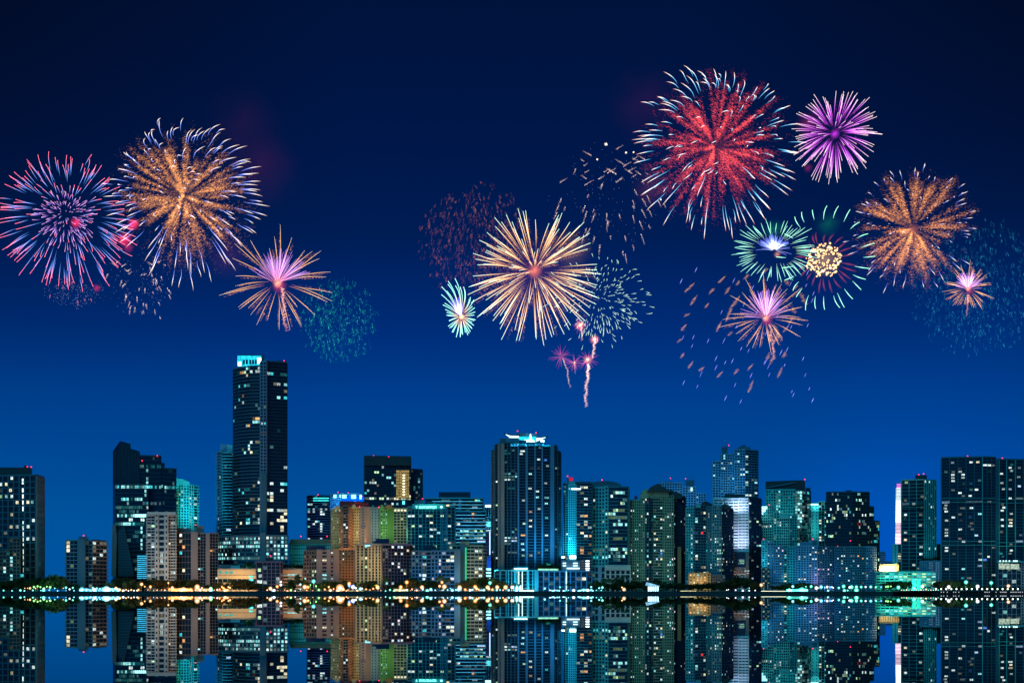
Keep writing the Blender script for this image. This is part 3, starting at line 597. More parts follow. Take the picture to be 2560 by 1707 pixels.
b.block(1217, [(1376.2, 1), (1385, 3)], 1113, dict(blank=True, wall='bluegrey'), dep=26).block(1220, [(1385.2, 3), (1392, 6)], 1113, c22, dep=24).block(1224, [(1392.2, 6), (1400, 10)], 1126, {**c22, 'bal': 1.8, 'bay': 7}, dep=22)
for x in (1296.5, 1317.5, 1337.5, 1355.5): b.box('pier', 'bluegrey', x-1.1, x+1.3, 1112, 1418, 1215, 1.6)
b.box('crown_base', 'slate', 1249, 1265, 1096, 1112, 1224, 14).box('crown_base', 'bluegrey', 1265, 1297, 1094, 1107, 1221, 12).box('crown_base', 'bluegrey', 1297.3, 1316, 1100, 1113, 1221, 12).box('crown_base', 'slate', 1296.6, 1302, 1099, 1110, 1219, 3)
b.box('crown_base', 'slate', 1317, 1357, 1106, 1113, 1219, 10).box('crown_base', 'aqua', 1357.3, 1381, 1112, 1118, 1222, 14).box('crown_base', 'slate', 1381.3, 1393, 1112, 1126, 1225, 14)
b.box('penthouse', 'bluegrey', 1292, 1343, 1083, 1107, 1236, 12).box('penthouse', 'slate', 1296, 1311, 1082, 1090, 1234, 2)
WG = glow('wing_white', (.6, 1, 1), 2.6); WC = glow('wing_cyan', (.02, .72, 1), 1.3, vary=.5)
b.shape('crown_wing', WG, [(1262.5,1084),(1275,1089),(1297,1089.5),(1297,1097),(1284,1096),(1273,1091)], 1229, 2.5).shape('wing_roof', 'dark', [(1260,1082.2),(1276,1085.5),(1299,1088.8),(1299,1089.4),(1275,1088.6),(1262,1084)], 1228, 7)
b.shape('crown_wing', WG, [(1341,1094),(1366,1092),(1354,1097),(1345,1101),(1341,1103)], 1229, 2.5).shape('wing_roof', 'dark', [(1340,1092.5),(1358,1092),(1371,1089.5),(1367,1092),(1354,1094),(1340,1094)], 1228, 7)
b.box('crown_lamp', WG, 1272, 1287, 1093.5, 1097, 1226.5, 1).box('crown_lamp', WG, 1351, 1361, 1099.5, 1104.5, 1224, 2)
b.shape('crown_spire', glow('spire_white', (.8, 1, 1), 4), [(1323.5,1103),(1325.2,1084.5),(1327.3,1084.5),(1329,1103)], 1226, 2)
b.box('crown_glow_wall', WC, 1297.5, 1341, 1091, 1103, 1232, 1).shape('crown_lamp', WG, [(1307,1105),(1310,1099),(1322,1098),(1332,1098),(1339,1105)], 1228, 1.5)
b.row(1185, 1261, 1294, 'C', .7).row(1192, 1261, 1292, 'CC', .9).row(1200, 1261, 1280, 'CW', .9).row(1216, 1261, 1282, 'CT', .8).row(1123, 1262, 1280, 'CT', .6, 1).row(1135, 1262, 1280, 'CT', .5, 1)
b.lit((1306,1127,'W',2),(1300,1137,'W'),(1347,1147,'W'),(1362,1150,'B'),(1364,1164,'W',1),(1372,1165,'W'),(1395,1166,'C'),(1388,1166,'W'),(1324,1183,'C'),(1362,1208,'W'),(1323,1220,'W'),(1340,1228,'W'),(1340,1243,'C'),(1370,1244,'C',2),(1243,1204,'W'),(1394,1180,'g'),
 (1311,1251,'W'),(1366,1258,'C'),(1350,1274,'W'),(1326,1280,'O'),(1315,1309,'G'),(1325,1302,'Y'),(1325,1316,'W'),(1367,1297,'T'),(1310,1338,'O',2),(1367,1339,'W'),(1306,1361,'C'),(1367,1370,'C'),(1309,1376,'C'),(1310,1391,'G'),(1327,1385,'Y'),(1348,1383,'y'),(1237,1261,'C'),(1237,1272,'C'),(1237,1294,'C'),(1241,1301,'W'),(1240,1391,'W'),(1236,1382,'W'),(1240,1265,'G'),(1397,1286,'W'),(1398,1301,'w'),(1396,1319,'C'),(1391,1319,'W'),(1398,1223,'W'),(1246,1338,'y'))
for y in (1344, 1352, 1360): b.row(y, 1263, 1294, 'WVC', .85)
for y in (1383,): b.row(y, 1263, 1290, 'CW', .9)
b.beacon((1294,1077),(1340,1081), D=1226)
b.flood(1231, 1300, 1425, 1330, 1216, (.05, .7, .9), .8, off=26).flood(1300, 1400, 1410, 1330, 1217, (.03, .5, 1), 2.2, off=26).flood(1266, 1382, 1113, 1095, 1230, (.05, .7, 1), .9, off=14).flood(1244, 1262, 1300, 1180, 1216, (1, .8, .7), .35, off=40); b.done()
# 23 cyan podium
b = Bld('podium_building', 'long cyan lit waterfront podium with tall floodlit columns below the winged crown tower', 'cyan lit podium')
p23 = dict(fl=11.3, bay=13, pier=.22, slab=.08, ds=.7, wall='aqua', lit=.14, pal='TTVC', run=1, hi=.2)
b.block(1185, [(1236, 6), (1266, 2), (1345, 0)], 1426, {**p23, 'fl': 9}, dep=26).block(1184, [(1345.2, 0), (1480, 4)], 1428, {**p23, 'wall': 'bluegrey'}, dep=26)
b.block(1192, [(1285, 0), (1319, 0)], 1418, {**p23, 'lit': .4}, dep=12)
b.box('canopy', 'aqua', 1284, 1320, 1417, 1420, 1179, 12).box('canopy_light', glow('canopy_white', (.75, 1, 1), 3), 1285, 1319, 1420, 1421.5, 1179.5, 8)
for x, w in ((1270, 2.5), (1285, 5), (1294, 4), (1304, 3), (1320.5, 2.4), (1336, 10), (1414, 4)):
    b.box('column', 'aqua', x, x+w, 1424, 1478, 1181.5, 2.2)
for x in (1296, 1305, 1415): b.box('column_uplight_strip', glow('column_white', (.7, 1, 1), 1.8, vary=.3), x, x+1.8, 1428, 1474, 1181, .3)  # uplight on the columns, put in as glowing strips
b.box('lobby_glow', glow('lobby_ice', (.55, 1, 1), 2.8, vary=.4), 1284, 1303, 1462, 1477, 1183, .8).box('lobby_glow', glow('lobby_ice', (.55, 1, 1), 2.8), 1304, 1335, 1474, 1477.5, 1178, 2)
for y0, x0, x1 in ((1421,1345,1372),(1421,1373,1396)): b.box('terrace_light', glow('terrace_green', (.35, 1, .7), 1.1, vary=.6), x0, x1, y0, y0+4, 1183.6, .4)
b.row(1442, 1372, 1400, 'VC', .5, 1).row(1443, 1450, 1462, 'W', .9).row(1449, 1450, 1462, 'Y', .9).row(1455, 1345, 1375, 'TC', .6, 1)
b.flood(1264, 1345, 1479, 1440, 1184, (.02, .65, 1), 11, off=18, spread=140).flood(1345, 1480, 1479, 1445, 1184, (.02, .45, 1), 8, off=18, spread=140); b.done()
# 24 cyan uplit corner tower
b = Bld('apartment_tower', 'fine gridded tower uplit in intense cyan, right of the winged crown tower', 'cyan uplit grid tower', 'tower')
t24 = dict(fl=5.6, bay=4.6, pier=.4, slab=.4, wall='aqua', lit=.04, pal='CWT')
b.block(1240, [(1409, 3), (1421, 1)], 1207, {**t24, 'wall': 'teal', 'pier': .2, 'slab': .2, 'bay': 6, 'lit': .1}, dep=22)
b.block(1238, [(1421.2, 0), (1440, 0)], 1212, t24, dep=24).block(1240, [(1440.2, 0), (1479, 5)], 1206, {**t24, 'wall': 'slate', 'fl': 7.2, 'bay': 11, 'pier': .05, 'slab': .25, 'ds': 1.3, 'lit': .09, 'pal': 'WYO'}, dep=22)
b.box('penthouse', 'aqua', 1421, 1438, 1202, 1213, 1244, 8).box('penthouse', 'dark', 1438.3, 1477, 1203.5, 1207, 1246, 12).box('roof_hut', 'slate', 1418, 1422, 1194, 1206, 1246, 5)
b.box('signboard', glow('sign_red', (.8, .01, .05), .7, vary=.4), 1423, 1432, 1193, 1201, 1243, 1.2)
b.box('flood_bank', glow('flood_white', (.75, 1, 1), 4), 1424, 1440, 1388, 1396, 1236.5, 1).box('flood_bank', glow('flood_white', (.75, 1, 1), 4), 1403, 1412, 1390, 1394, 1237, 1)
b.box('roof_lamp', glow('roof_lamp_white', (.8, .95, 1), 2.8), 1428, 1452, 1220, 1223.5, 1237, .6)
for x0, x1, y in ((1407,1415,1406),(1407,1415,1412),(1433,1444,1406),(1433,1444,1412)): b.box('lit_deck', glow('deck_ice', (.6, .95, 1), 2.4), x0, x1, y, y+2.4, 1232, .5)
b.box('mid_block', 'bluegrey', 1400, 1450, 1402, 1430, 1234, 4).box('lit_deck', glow('deck_ice', (.6, .95, 1), 2.4), 1417, 1449, 1418.5, 1421.5, 1231, 1)
for i in range(6): b.box('lit_deck', glow('deck_ice2', (.75, .9, 1), 2.6), 1464, 1473.5, 1400+i*6.1, 1403.5+i*6.1, 1236, .6)
b.lit((1451,1215,'W'),(1465,1216,'Y',1),(1464,1247,'W'),(1464,1258,'W'),(1451,1229,'y'),(1463,1288,'O'),(1452,1290,'Y'),(1464,1305,'W',1),(1472,1315,'W',1),(1453,1333,'Y'),(1463,1339,'W'),(1452,1370,'o'),(1455,1382,'O'),(1463,1310,'Y'),(1421,1343,'W'),(1421,1350,'W'),(1415,1334,'W',2),(1403,1224,'W'),(1422,1220,'C'))
b.beacon((1419,1190),(1505,1199)); b.flood(1402, 1441, 1400, 1330, 1238, (.03, .75, 1), 3.6, off=12).flood(1420, 1441, 1320, 1250, 1238, (.05, .65, 1), .5, off=22); b.done()
# 25 teal office tower with a rounded roof
b = Bld('office_tower', 'teal office tower with square windows, a dark glazed bay and rounded roof', 'rounded roof teal tower', 'tower')
t25 = dict(fl=8.9, bay=8, pier=.38, slab=.38, wall='teal', lit=.03, pal='GWC', mull=0, dp=.6)
d25 = dict(fl=8.9, bay=6.5, pier=.0, slab=.22, ds=.5, wall='slate', lit=.07, pal='CCGT', run=3)
b.block(1255, [(1479, 3), (1482, 2), (1512, 0)], 1218, t25, dep=34, base=Z(1415, 1255)).block(1253, [(1512.2, 0), (1520, 0)], 1216, {**t25, 'bay': 8, 'lit': .1}, dep=30)
b.block(1254, [(1520.2, 1), (1545, 0), (1568, 3)], 1217, d25, dep=34, base=Z(1412, 1255)).block(1256, [(1568.2, 3), (1572.5, 6)], 1217, {**t25, 'bay': 4}, dep=28)
b.shape('rounded_roof', 'slate', [(1477,1218),(1477,1206),(1490,1203),(1515,1201.5),(1537,1204),(1552,1210),(1554,1218)], 1268, 22)
b.block(1252, [(1479, 0), (1512, 0)], 1414, {**t25, 'fl': 16, 'pier': .2, 'slab': .3, 'wall': 'teal'}, dep=10).block(1250, [(1513, 0), (1576, 3)], 1413, dict(fl=10, bay=14, pier=.32, slab=.2, wall='pale', lit=0, mull=0), dep=14)
b.box('portal', 'pale', 1513, 1576, 1412.5, 1424, 1248, 2).box('shear_wall', 'bluegrey', 1496, 1504, 1415, 1455, 1249, 3)
for y, x0, x1, pr in ((1235,1537,1558,.9),(1254,1553,1562,1),(1272,1533,1541,.8),(1280,1512,1533,1),(1291,1538,1572,.6),(1309,1529,1567,.7),(1327,1535,1541,1),(1346,1531,1570,.7),(1373,1520,1570,.7),(1383,1528,1572,.6),(1392,1520,1572,.8),(1401,1535,1570,.4)): b.row(y, x0, x1, 'CCG' if y not in (1346,1401) else 'TG', pr, None if y not in (1346,1291,1401) else 1)
b.row(1373, 1482, 1512, 'GYG', .8, 1).row(1392, 1482, 1512, 'CT', .6)
b.lit((1532,1244,'W'),(1489,1253,'W'),(1520,1280,'C',2),(1482,1326,'W'),(1519,1326,'Y'),(1566,1310,'C'))
b.beacon((1505,1199), D=1262).mast((1450,1190),(1480,1188), D=1262, h=14); b.flood(1478, 1515, 1420, 1350, 1254, TEAL, .42, off=28).flood(1480, 1575, 1462, 1435, 1250, (.6, .85, .8), .35, off=20, spread=140).flood(1478, 1572, 1330, 1260, 1254, TEAL, .14, off=40); b.done()
# 27 blue towers behind
b = Bld('apartment_tower', 'pale blue stepped tower with rooftop masts rising behind the stepped gable tower', 'pale blue stepped tower behind', 'tower')
t27 = dict(fl=6.2, bay=6.5, pier=.3, slab=.35, wall='bluegrey', lit=.07, pal='VCG', hi=.4)
b.block(1500, [(1648, 0), (1706, 0)], 1207, t27).block(1500, [(1706.3, 0), (1740, 0)], 1217, t27).block(1500, [(1740.3, 0), (1764, 0)], 1233, t27)
b.box('penthouse', 'slate', 1660, 1680, 1203, 1208, 1510, 10).box('roof_frame', 'slate', 1715, 1736, 1200, 1217, 1508, 10).box('lit_panel', glow('panel_ice', (.6, 1, 1), 1.8), 1727, 1731, 1218, 1227, 1497.5, .5)
b.mast((1726,1188),(1730,1190),(1733,1189), D=1500, h=12).beacon((1676,1195),(1714,1196)); b.flood(1648, 1764, 1300, 1230, 1500, (.08, .5, 1), 1.0, off=40); b.done()
# 26 stepped gable tower
b = Bld('apartment_tower', 'olive stone apartment tower with stepped gables, a dark pyramid roof and many lit windows', 'stepped gable tower', 'tower')
t26 = dict(fl=7.1, bay=5.6, pier=.42, slab=.42, wall='olive', lit=.12, pal='WWCYV', hi=.6, mull=0)
v26 = {**t26, 'pier': .08, 'slab': .22, 'ds': 1.5, 'wall': 'slate', 'bay': 6, 'lit': .15, 'pal': 'WYCT'}
b.block(1268, [(1576, 4), (1602, 2)], 1250, t26, dep=26).block(1264, [(1602.2, 2), (1612, 0)], 1236, {**t26, 'lit': .16}, dep=28).block(1262, [(1612.2, 3), (1622, 0), (1634, 3)], 1244, v26, dep=26).block(1264, [(1634.2, 0), (1656, 0)], 1230, {**v26, 'wall': 'olive', 'slab': .35}, dep=28).block(1264, [(1656.2, 0), (1684, 0)], 1238, t26, dep=26).block(1268, [(1684.2, 2), (1713, 10)], 1240, {**t26, 'wall': 'navy', 'lit': .05}, dep=24)
b.shape('pyramid_roof', 'dark', [(1617,1229),(1626,1217),(1644,1208.5),(1664,1219),(1677,1229)], 1257, 20)
b.shape('gable', 'olive', [(1604,1246),(1604,1229),(1609,1224),(1617,1221),(1626,1228),(1632,1229),(1632,1246)], 1262.5, 10).shape('gable', 'olive', [(1633,1242),(1633,1229.5),(1672,1229.5),(1672,1242)], 1261.5, 10).shape('roof', 'dark', [(1670,1240),(1674,1224),(1682,1225),(1688,1231),(1699,1231),(1706,1238),(1706,1246),(1670,1246)], 1266, 12).shape('roof', 'dark', [(1600,1240),(1603,1230),(1608,1228),(1608,1240)], 1270, 8).shape('red_roof', 'redroof', [(1585,1246),(1588,1237),(1594,1241),(1594,1246)], 1272, 6)
b.box('pier_wall', 'orange', 1694, 1703, 1366, 1458, 1266, 4)
b.row(1236, 1648, 1672, 'YYG', .9).lit((1579,1275,'W'),(1583,1275,'W'),(1605,1240,'y'),(1617,1247,'Y'),(1608,1255,'C'),(1611,1256,'V'),(1617,1299,'W'),(1617,1305,'W'),(1606,1287,'Y'),(1620,1285,'W'),(1651,1273,'W'),(1638,1292,'C'),(1651,1299,'Y'),(1658,1298,'P'),(1652,1317,'W'),(1638,1330,'Y'),(1638,1350,'W'),(1645,1349,'Y'),(1594,1350,'W'),(1590,1325,'C'),(1594,1325,'T'),(1639,1362,'W'),(1619,1362,'c'),(1581,1376,'W'),(1587,1376,'W'),(1607,1376,'W'),(1652,1374,'W'),(1659,1373,'W'),(1653,1381,'B'),(1653,1388,'B'),(1640,1375,'b'),(1652,1394,'Y'),(1640,1400,'V'),(1626,1407,'G'),(1596,1413,'Y'),(1595,1424,'W'),(1582,1433,'W'),(1595,1438,'W'),(1621,1445,'Y'),(1641,1432,'V'),(1620,1391,'C'),(1704,1304,'W'),(1711,1309,'y'),(1702,1246,'v'),(1711,1381,'y'),(1694,1387,'W'),(1710,1298,'w'))
for y, x0, x1 in ((1285,1670,1685),(1292,1668,1685),(1311,1676,1686),(1342,1668,1684),(1399,1673,1688),(1406,1673,1688),(1413,1670,1688),(1437,1668,1688),(1445,1673,1688)): b.row(y, x0, x1, 'WWCP', .8)
b.flood(1576, 1690, 1462, 1360, 1264, (.35, .8, .7), .34, off=30, spread=120).flood(1576, 1690, 1330, 1270, 1264, (.3, .8, .6), .10, off=46); b.done()
# 28 tall pale blue tower behind the white striped one
b = Bld('apartment_tower', 'tall stepped blue residential tower rising directly behind the white floodlit striped tower', 'tall stepped blue tower', 'tower')
t28 = dict(fl=6.4, bay=6, pier=.28, slab=.34, wall='bluegrey', lit=.07, pal='CVGC', hi=.5, ds=.9)
b.block(1480, [(1782, 4), (1802, 2)], 1152, t28).block(1478, [(1802.3, 0), (1836, 0)], 1135, t28).block(1476, [(1836.3, 0), (1863, 0), (1893.5, 8)], 1124, [t28, {**t28, 'bay': 9, 'pier': .1, 'slab': .3, 'wall': 'slate', 'ds': 1.4}])
b.box('penthouse', 'slate', 1844, 1876, 1117, 1124, 1490, 12).box('penthouse', 'slate', 1852, 1865, 1112, 1118, 1491, 8).box('roof_frame', 'slate', 1804, 1819, 1117, 1135, 1488, 10)
b.mast((1807,1107),(1813,1106),(1816,1108), D=1480, h=10)
b.lit((1812,1138,'C'),(1812,1144,'C'),(1804,1159,'W'),(1828,1157,'W'),(1812,1172,'W'),(1784,1166,'C'),(1784,1187,'C'),(1845,1134,'C'),(1847,1155,'C'),(1857,1175,'W'),(1858,1188,'W'),(1868,1141,'W'),(1868,1162,'W'),(1868,1182,'C'),(1868,1207,'W'),(1868,1213,'C'),(1831,1196,'C'),(1824,1197,'g'),(1890,1208,'C'),(1891,1229,'W'),(1866,1240,'W',2),(1831,1228,'w'),(1881,1201,'g'))
b.beacon((1822,1113)); b.flood(1782, 1893, 1245, 1180, 1478, (.08, .55, 1), 1.1, off=40); b.done()
# 30 white striped tower
b = Bld('office_tower', 'brilliant white floodlit office tower with dark strip windows and a black side wall', 'white floodlit striped tower', 'tower')
w30 = dict(fl=7.35, bay=12.5, pier=.12, slab=.62, dp=.62, ds=.6, wall='white', lit=.0, mull=0)
b.block(1235, [(1784, 0), (1833, 0), (1846.5, 0)], 1246, w30, dep=34).block(1234.5, [(1846.7, 0), (1871, 0)], 1245, {**w30, 'bay': 8.5}, dep=34)
b.block(1235, [(1871.3, .5), (1903, 12)], 1245, dict(fl=7.35, bay=9, pier=.04, slab=.1, wall='navy', lit=.05, pal='WVC', hi=.4), dep=24)
b.box('parapet', 'white', 1784, 1871, 1244, 1249, 1232.6, 1.2).box('penthouse', 'dark', 1812, 1862, 1235, 1245, 1245, 12)
b.box('dark_base', 'navy', 1838, 1864, 1380, 1417, 1231.5, 2.2).box('stone_base', 'taupe', 1837, 1858, 1417, 1429, 1230, 3)
b.box('wall_strip', 'taupe', 1864.3, 1872, 1380, 1448, 1231.8, 2)
b.lit((1876,1258,'W',1),(1877,1305,'W'),(1892,1305,'G',1),(1893,1364,'C',2),(1882,1342,'t'),(1882,1402,'w'),(1891,1415,'w'))
for i in range(10): b.box('base_window', win_mat(RNG.choice('CWCG'), 2), 1845+RNG.random()*15, 1861, 1398+(i % 3)*4, 1400+(i % 3)*4, 1231, .3) if i < 3 else None
for x in (1846, 1851, 1857): b.box('base_window', win_mat('C', 2), x, x+2.6, 1407, 1409.5, 1231.2, .2)
for x, y in ((1862,1425),(1868,1425),(1867,1431),(1857,1444),(1868,1444)): b.box('base_window', win_mat('W', 2), x, x+5, y, y+2.6, 1229.5, .3)
b.flood(1835, 1872, 1379, 1310, 1235, (.62, .72, 1), 2.2, off=14, spread=110).flood(1784, 1872, 1275, 1250, 1235, (.5, .68, 1), 3.2, off=7, spread=160).flood(1837, 1872, 1460, 1430, 1232, (1, .55, .3), .5, off=18); b.done()
# 29 dark gabled tower in front of it
b = Bld('apartment_tower', 'green grey balcony tower with small pitched roofs before the white striped tower', 'dark pitched roof balcony tower', 'tower')
t29 = dict(fl=7.1, bay=5.6, pier=.4, slab=.4, wall='teal', lit=.12, pal='WCGY', hi=.55, mull=0)
v29 = {**t29, 'pier': .06, 'slab': .2, 'ds': 1.5, 'bay': 6, 'wall': 'slate', 'lit': .1}
b.block(1212, [(1715, 4), (1738, 2)], 1268, t29, dep=24).block(1208, [(1738.2, 3), (1752, 0), (1764, 2)], 1263, v29, dep=24).block(1210, [(1764.2, 0), (1780, 0)], 1266, {**t29, 'pier': .6, 'lit': .03, 'wall': 'slate'}, dep=22).block(1208, [(1780.2, 0), (1803, 2)], 1264, {**t29, 'wall': 'grey', 'lit': .14}, dep=24).block(1210, [(1803.2, 2), (1833, 12)], 1270, {**t29, 'wall': 'navy', 'lit': .06, 'pal': 'VCW'}, dep=10)
b.shape('pitched_roof', 'dark', [(1750,1263),(1756,1256),(1765,1251.5),(1778,1258),(1786,1263)], 1214, 14).shape('pitched_roof', 'dark', [(1803,1270),(1805,1262),(1812,1259),(1820,1261),(1828,1268),(1828,1272),(1803,1272)], 1214, 14).shape('gable', 'teal', [(1739,1268),(1739,1262),(1746,1259),(1752,1262),(1752,1268)], 1206, 5)
b.lit((1721,1289,'W'),(1741,1293,'C'),(1741,1301,'C'),(1760,1281,'Y'),(1774,1281,'Y'),(1774,1288,'Y'),(1790,1292,'Y'),(1785,1312,'y'),(1761,1318,'W'),(1805,1280,'C'),(1814,1280,'V'),(1816,1292,'W'),(1730,1337,'W'),(1730,1345,'W'),(1773,1331,'y'),(1776,1349,'Y'),(1742,1355,'W'),(1730,1356,'W'),(1767,1352,'c'),(1768,1374,'T'),(1776,1373,'W'),(1731,1393,'W'),(1730,1382,'C'),(1744,1392,'W'),(1741,1331,'b'),(1753,1331,'R'),(1776,1410,'W'),(1776,1418,'W'),(1763,1416,'Y'),(1731,1411,'C'),(1824,1341,'W'),(1824,1348,'V'),(1824,1380,'b'),(1831,1318,'W'),(1831,1340,'V'),(1833,1402,'C'),(1826,1428,'g'),(1816,1401,'Y'),(1830,1360,'w'))
for y, x0, x1 in ((1348,1790,1808),(1355,1791,1808),(1361,1795,1808),(1373,1793,1808),(1380,1795,1808),(1395,1795,1810),(1402,1794,1809),(1410,1794,1808),(1428,1792,1808),(1436,1796,1808)): b.row(y, x0, x1, 'WWCG', .85)
b.flood(1715, 1805, 1418, 1350, 1209, (.15, .85, .7), .42, off=24, spread=120).flood(1715, 1805, 1330, 1285, 1209, (.15, .8, .7), .12, off=40); b.done()
b = Bld('villa_block', 'low golden lit villa block with an arched gable behind waterfront trees', 'golden lit villa block')
b.block(1178, [(1722, 0), (1776, 0)], 1433, dict(fl=6.6, bay=9, pier=.5, slab=.42, wall='ochre', lit=.1, pal='YO', mull=0), dep=18).block(1180, [(1776.2, 0), (1812, 3)], 1438, dict(fl=6.6, bay=6, pier=.4, slab=.42, wall='taupe', lit=.35, pal='YYWP', mull=0), dep=16)
b.shape('gable', 'ochre', [(1763,1434),(1764,1430),(1768,1426),(1772,1430),(1773,1434)], 1176.5, 3)
for y in (1439, 1445, 1452, 1458): b.row(y, 1726, 1736, 'YO', 1).row(y, 1742, 1752, 'Y' if y > 1440 else 'C', 1).row(y, 1756, 1764, 'OY', 1)
b.flood(1722, 1776, 1464, 1445, 1178, (1, .6, .2), 1.1, off=14, spread=140); b.done()
# 32 big teal tower with curved bay
b = Bld('office_tower', 'big teal office tower with sloping roof screen and a bright curved bay', 'curved bay teal tower', 'tower')
t32 = dict(fl=7.2, bay=5.8, pier=.36, slab=.4, wall='teal', lit=.42, pal='TTGTC', hi=.12, mull=0)
c32 = dict(fl=7.2, bay=6.5, pier=.0, slab=.2, ds=.6, wall='slate', lit=.55, pal='TTC', run=2, hi=.15)
b.block(1330, [(1915, 3), (1988, 0)], 1224, t32, dep=34).block(1328, [(1988.2, 0), (2005, 2), (2018, 7), (2027, 15)], 1226, c32, dep=26)
b.shape('roof_screen', 'dark', [(1914,1224),(1914,1203),(1990,1200),(2010,1200),(2013,1206),(2013,1226),(1990,1226),(1990,1222),(1917,1224)], 1340, 20).shape('roof_edge', 'slate', [(1916,1217),(1960,1209),(1990,1203),(1990,1206),(1960,1213),(1916,1220)], 1338, 1.5)
b.box('roof_frame', 'dark', 2014, 2026, 1219, 1227, 1342, 10).mast((2026,1211), D=1330, h=14)
for i in range(19): b.row(1228+i*7.2, 1989, 2001, 'C', .85 if i < 13 else .15)
for i in range(16): b.row(1228+i*7.2, 1940, 1947, 'GC', .85)
for y in (1291,): b.row(y, 1990, 2022, 'WC', .9)
for i in range(11, 19): b.row(1228+i*7.2, 2002, 2026, 'TC' if i < 13 else 't', .5, 1 if i < 13 else 0)
b.beacon((2012,1198)); b.flood(1914, 1990, 1352, 1290, 1330, (.08, .95, .85), 1.1, off=30); b.done()
# 31 stepped teal grid building
b = Bld('office_building', 'teal gridded office building stepping down to the right of the white striped tower', 'stepped teal grid building')
t31 = dict(fl=6.7, bay=5.6, pier=.32, slab=.36, wall='teal', lit=.05, pal='CGWT', mull=0)
b.block(1270, [(1903, 0), (1919, 0)], 1285, t31).block(1270, [(1919.2, 0), (1934, 0)], 1264, t31, dep=24).block(1269, [(1934.2, 0), (1948, 0)], 1281, t31, dep=24).block(1266, [(1948.2, 2), (1974, 0)], 1288, t31, dep=24).block(1272, [(1974.2, 0), (1991, 2)], 1288, {**t31, 'lit': .3, 'pal': 'GTC'}, dep=22)
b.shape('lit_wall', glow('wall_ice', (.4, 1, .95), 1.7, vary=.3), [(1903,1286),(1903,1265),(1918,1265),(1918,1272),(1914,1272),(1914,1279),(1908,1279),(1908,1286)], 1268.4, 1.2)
b.box('blank_top', 'teal', 1948, 1974, 1287, 1296, 1264.5, 1.2)
b.row(1313, 1904, 1926, 'W', 1).row(1307, 1939, 1953, 'W', 1).row(1314, 1947, 1953, 'W', 1)
for y in (1337,1345): b.lit((1935,y,'y'))
b.lit((1934,1299,'Y'),(1930,1292,'g'),(1917,1283,'Y'),(1957,1340,'c')).row(1380, 1953, 1980, 'GT', .4, 1)
b.beacon((1923,1261)); b.flood(1903, 1950, 1346, 1310, 1270, TEAL, .45, off=24).flood(1948, 1991, 1362, 1320, 1266, TEAL, .55, off=24).flood(1903, 1915, 1300, 1280, 1270, (.3, 1, 1), 1.5, off=12); b.done()
# 34 bright teal slab
b = Bld('apartment_tower', 'plain mint green floodlit slab tower with a glowing top edge', 'mint floodlit slab tower', 'tower')
b.block(1345, [(2027, 0), (2046, 0)], 1259, dict(fl=8, bay=9, pier=.75, slab=.6, wall='aqua', lit=.06, pal='C', mull=0), dep=22).block(1347, [(2046.3, 0), (2068, 4)], 1254, dict(fl=7, bay=8, pier=.1, slab=.15, wall='teal', lit=.16, pal='WCYV', hi=.7), dep=22)
b.box('crown_light', glow('crown_mint2', (.5, 1, .9), 2.2), 2027, 2046, 1259, 1262, 1343, .8)
b.lit((2050,1303,'Y'),(2050,1308,'W'),(2050,1330,'C'),(2050,1340,'Y'),(2051,1347,'W'),(2061,1296,'V'),(2062,1330,'B'),(2062,1338,'C'))
b.beacon((2032,1347), D=1220); b.flood(2027, 2046, 1346, 1300, 1345, (.15, 1, .8), 1.5, off=20).flood(2027, 2068, 1275, 1262, 1345, (.2, 1, .9), .5, off=8); b.done()
# 35 dark stepped tower
b = Bld('office_tower', 'broad dark blue office tower stepping down twice on its right side', 'dark stepped right office tower', 'tower')
d35 = dict(fl=7.5, bay=4.2, pier=.04, slab=.16, wall='charcoal', lit=.035, pal='CCGWT', run=3, hi=.4)
b.block(1300, [(2066, 3), (2132, 0), (2173, 4)], 1230, [d35, d35], dep=36).block(1304, [(2173.2, 3), (2184, 4)], 1266, d35, dep=30).block(1304, [(2184.2, 4), (2198, 6)], 1302, {**d35, 'lit': .16, 'pal': 'GT', 'hi': .2}, dep=30)
b.box('penthouse', 'navy', 2114, 2130, 1225, 1231, 1312, 12)
for y, x0, x1, p in ((1249,2142,2160,.3),(1269,2092,2140,.3),(1269,2141,2152,.5),(1279,2092,2108,.4),(1286,2068,2084,.3),(1292,2080,2100,.5),(1299,2068,2082,.3),(1299,2140,2166,.3),(1319,2150,2166,.4),(1329,2068,2078,.5),(1336,2074,2081,1),(1335,2138,2152,.3)): b.row(y, x0, x1, 'CGW', p)
b.lit((2080,1236,'w'),(2090,1250,'W'),(2096,1264,'W'),(2078,1273,'W'),(2112,1284,'W',2),(2135,1284,'C'),(2124,1278,'T'),(2155,1257,'W'),(2156,1284,'W'),(2164,1285,'W'),(2175,1285,'W'),(2171,1320,'W'),(2100,1320,'y'),(2092,1329,'w'),(2124,1335,'g'),(2193,1313,'G',2),(2170,1355,'g'),(2185,1356,'T',2),(2195,1399,'G',2))
b.lit((2146, 1306, 'r'), (2154, 1306, 'r'))
b.beacon((2126,1351),(2094,1365), D=1240); b.flood(2066, 2198, 1400, 1300, 1300, (.1, .5, .6), .10, off=40); b.done()
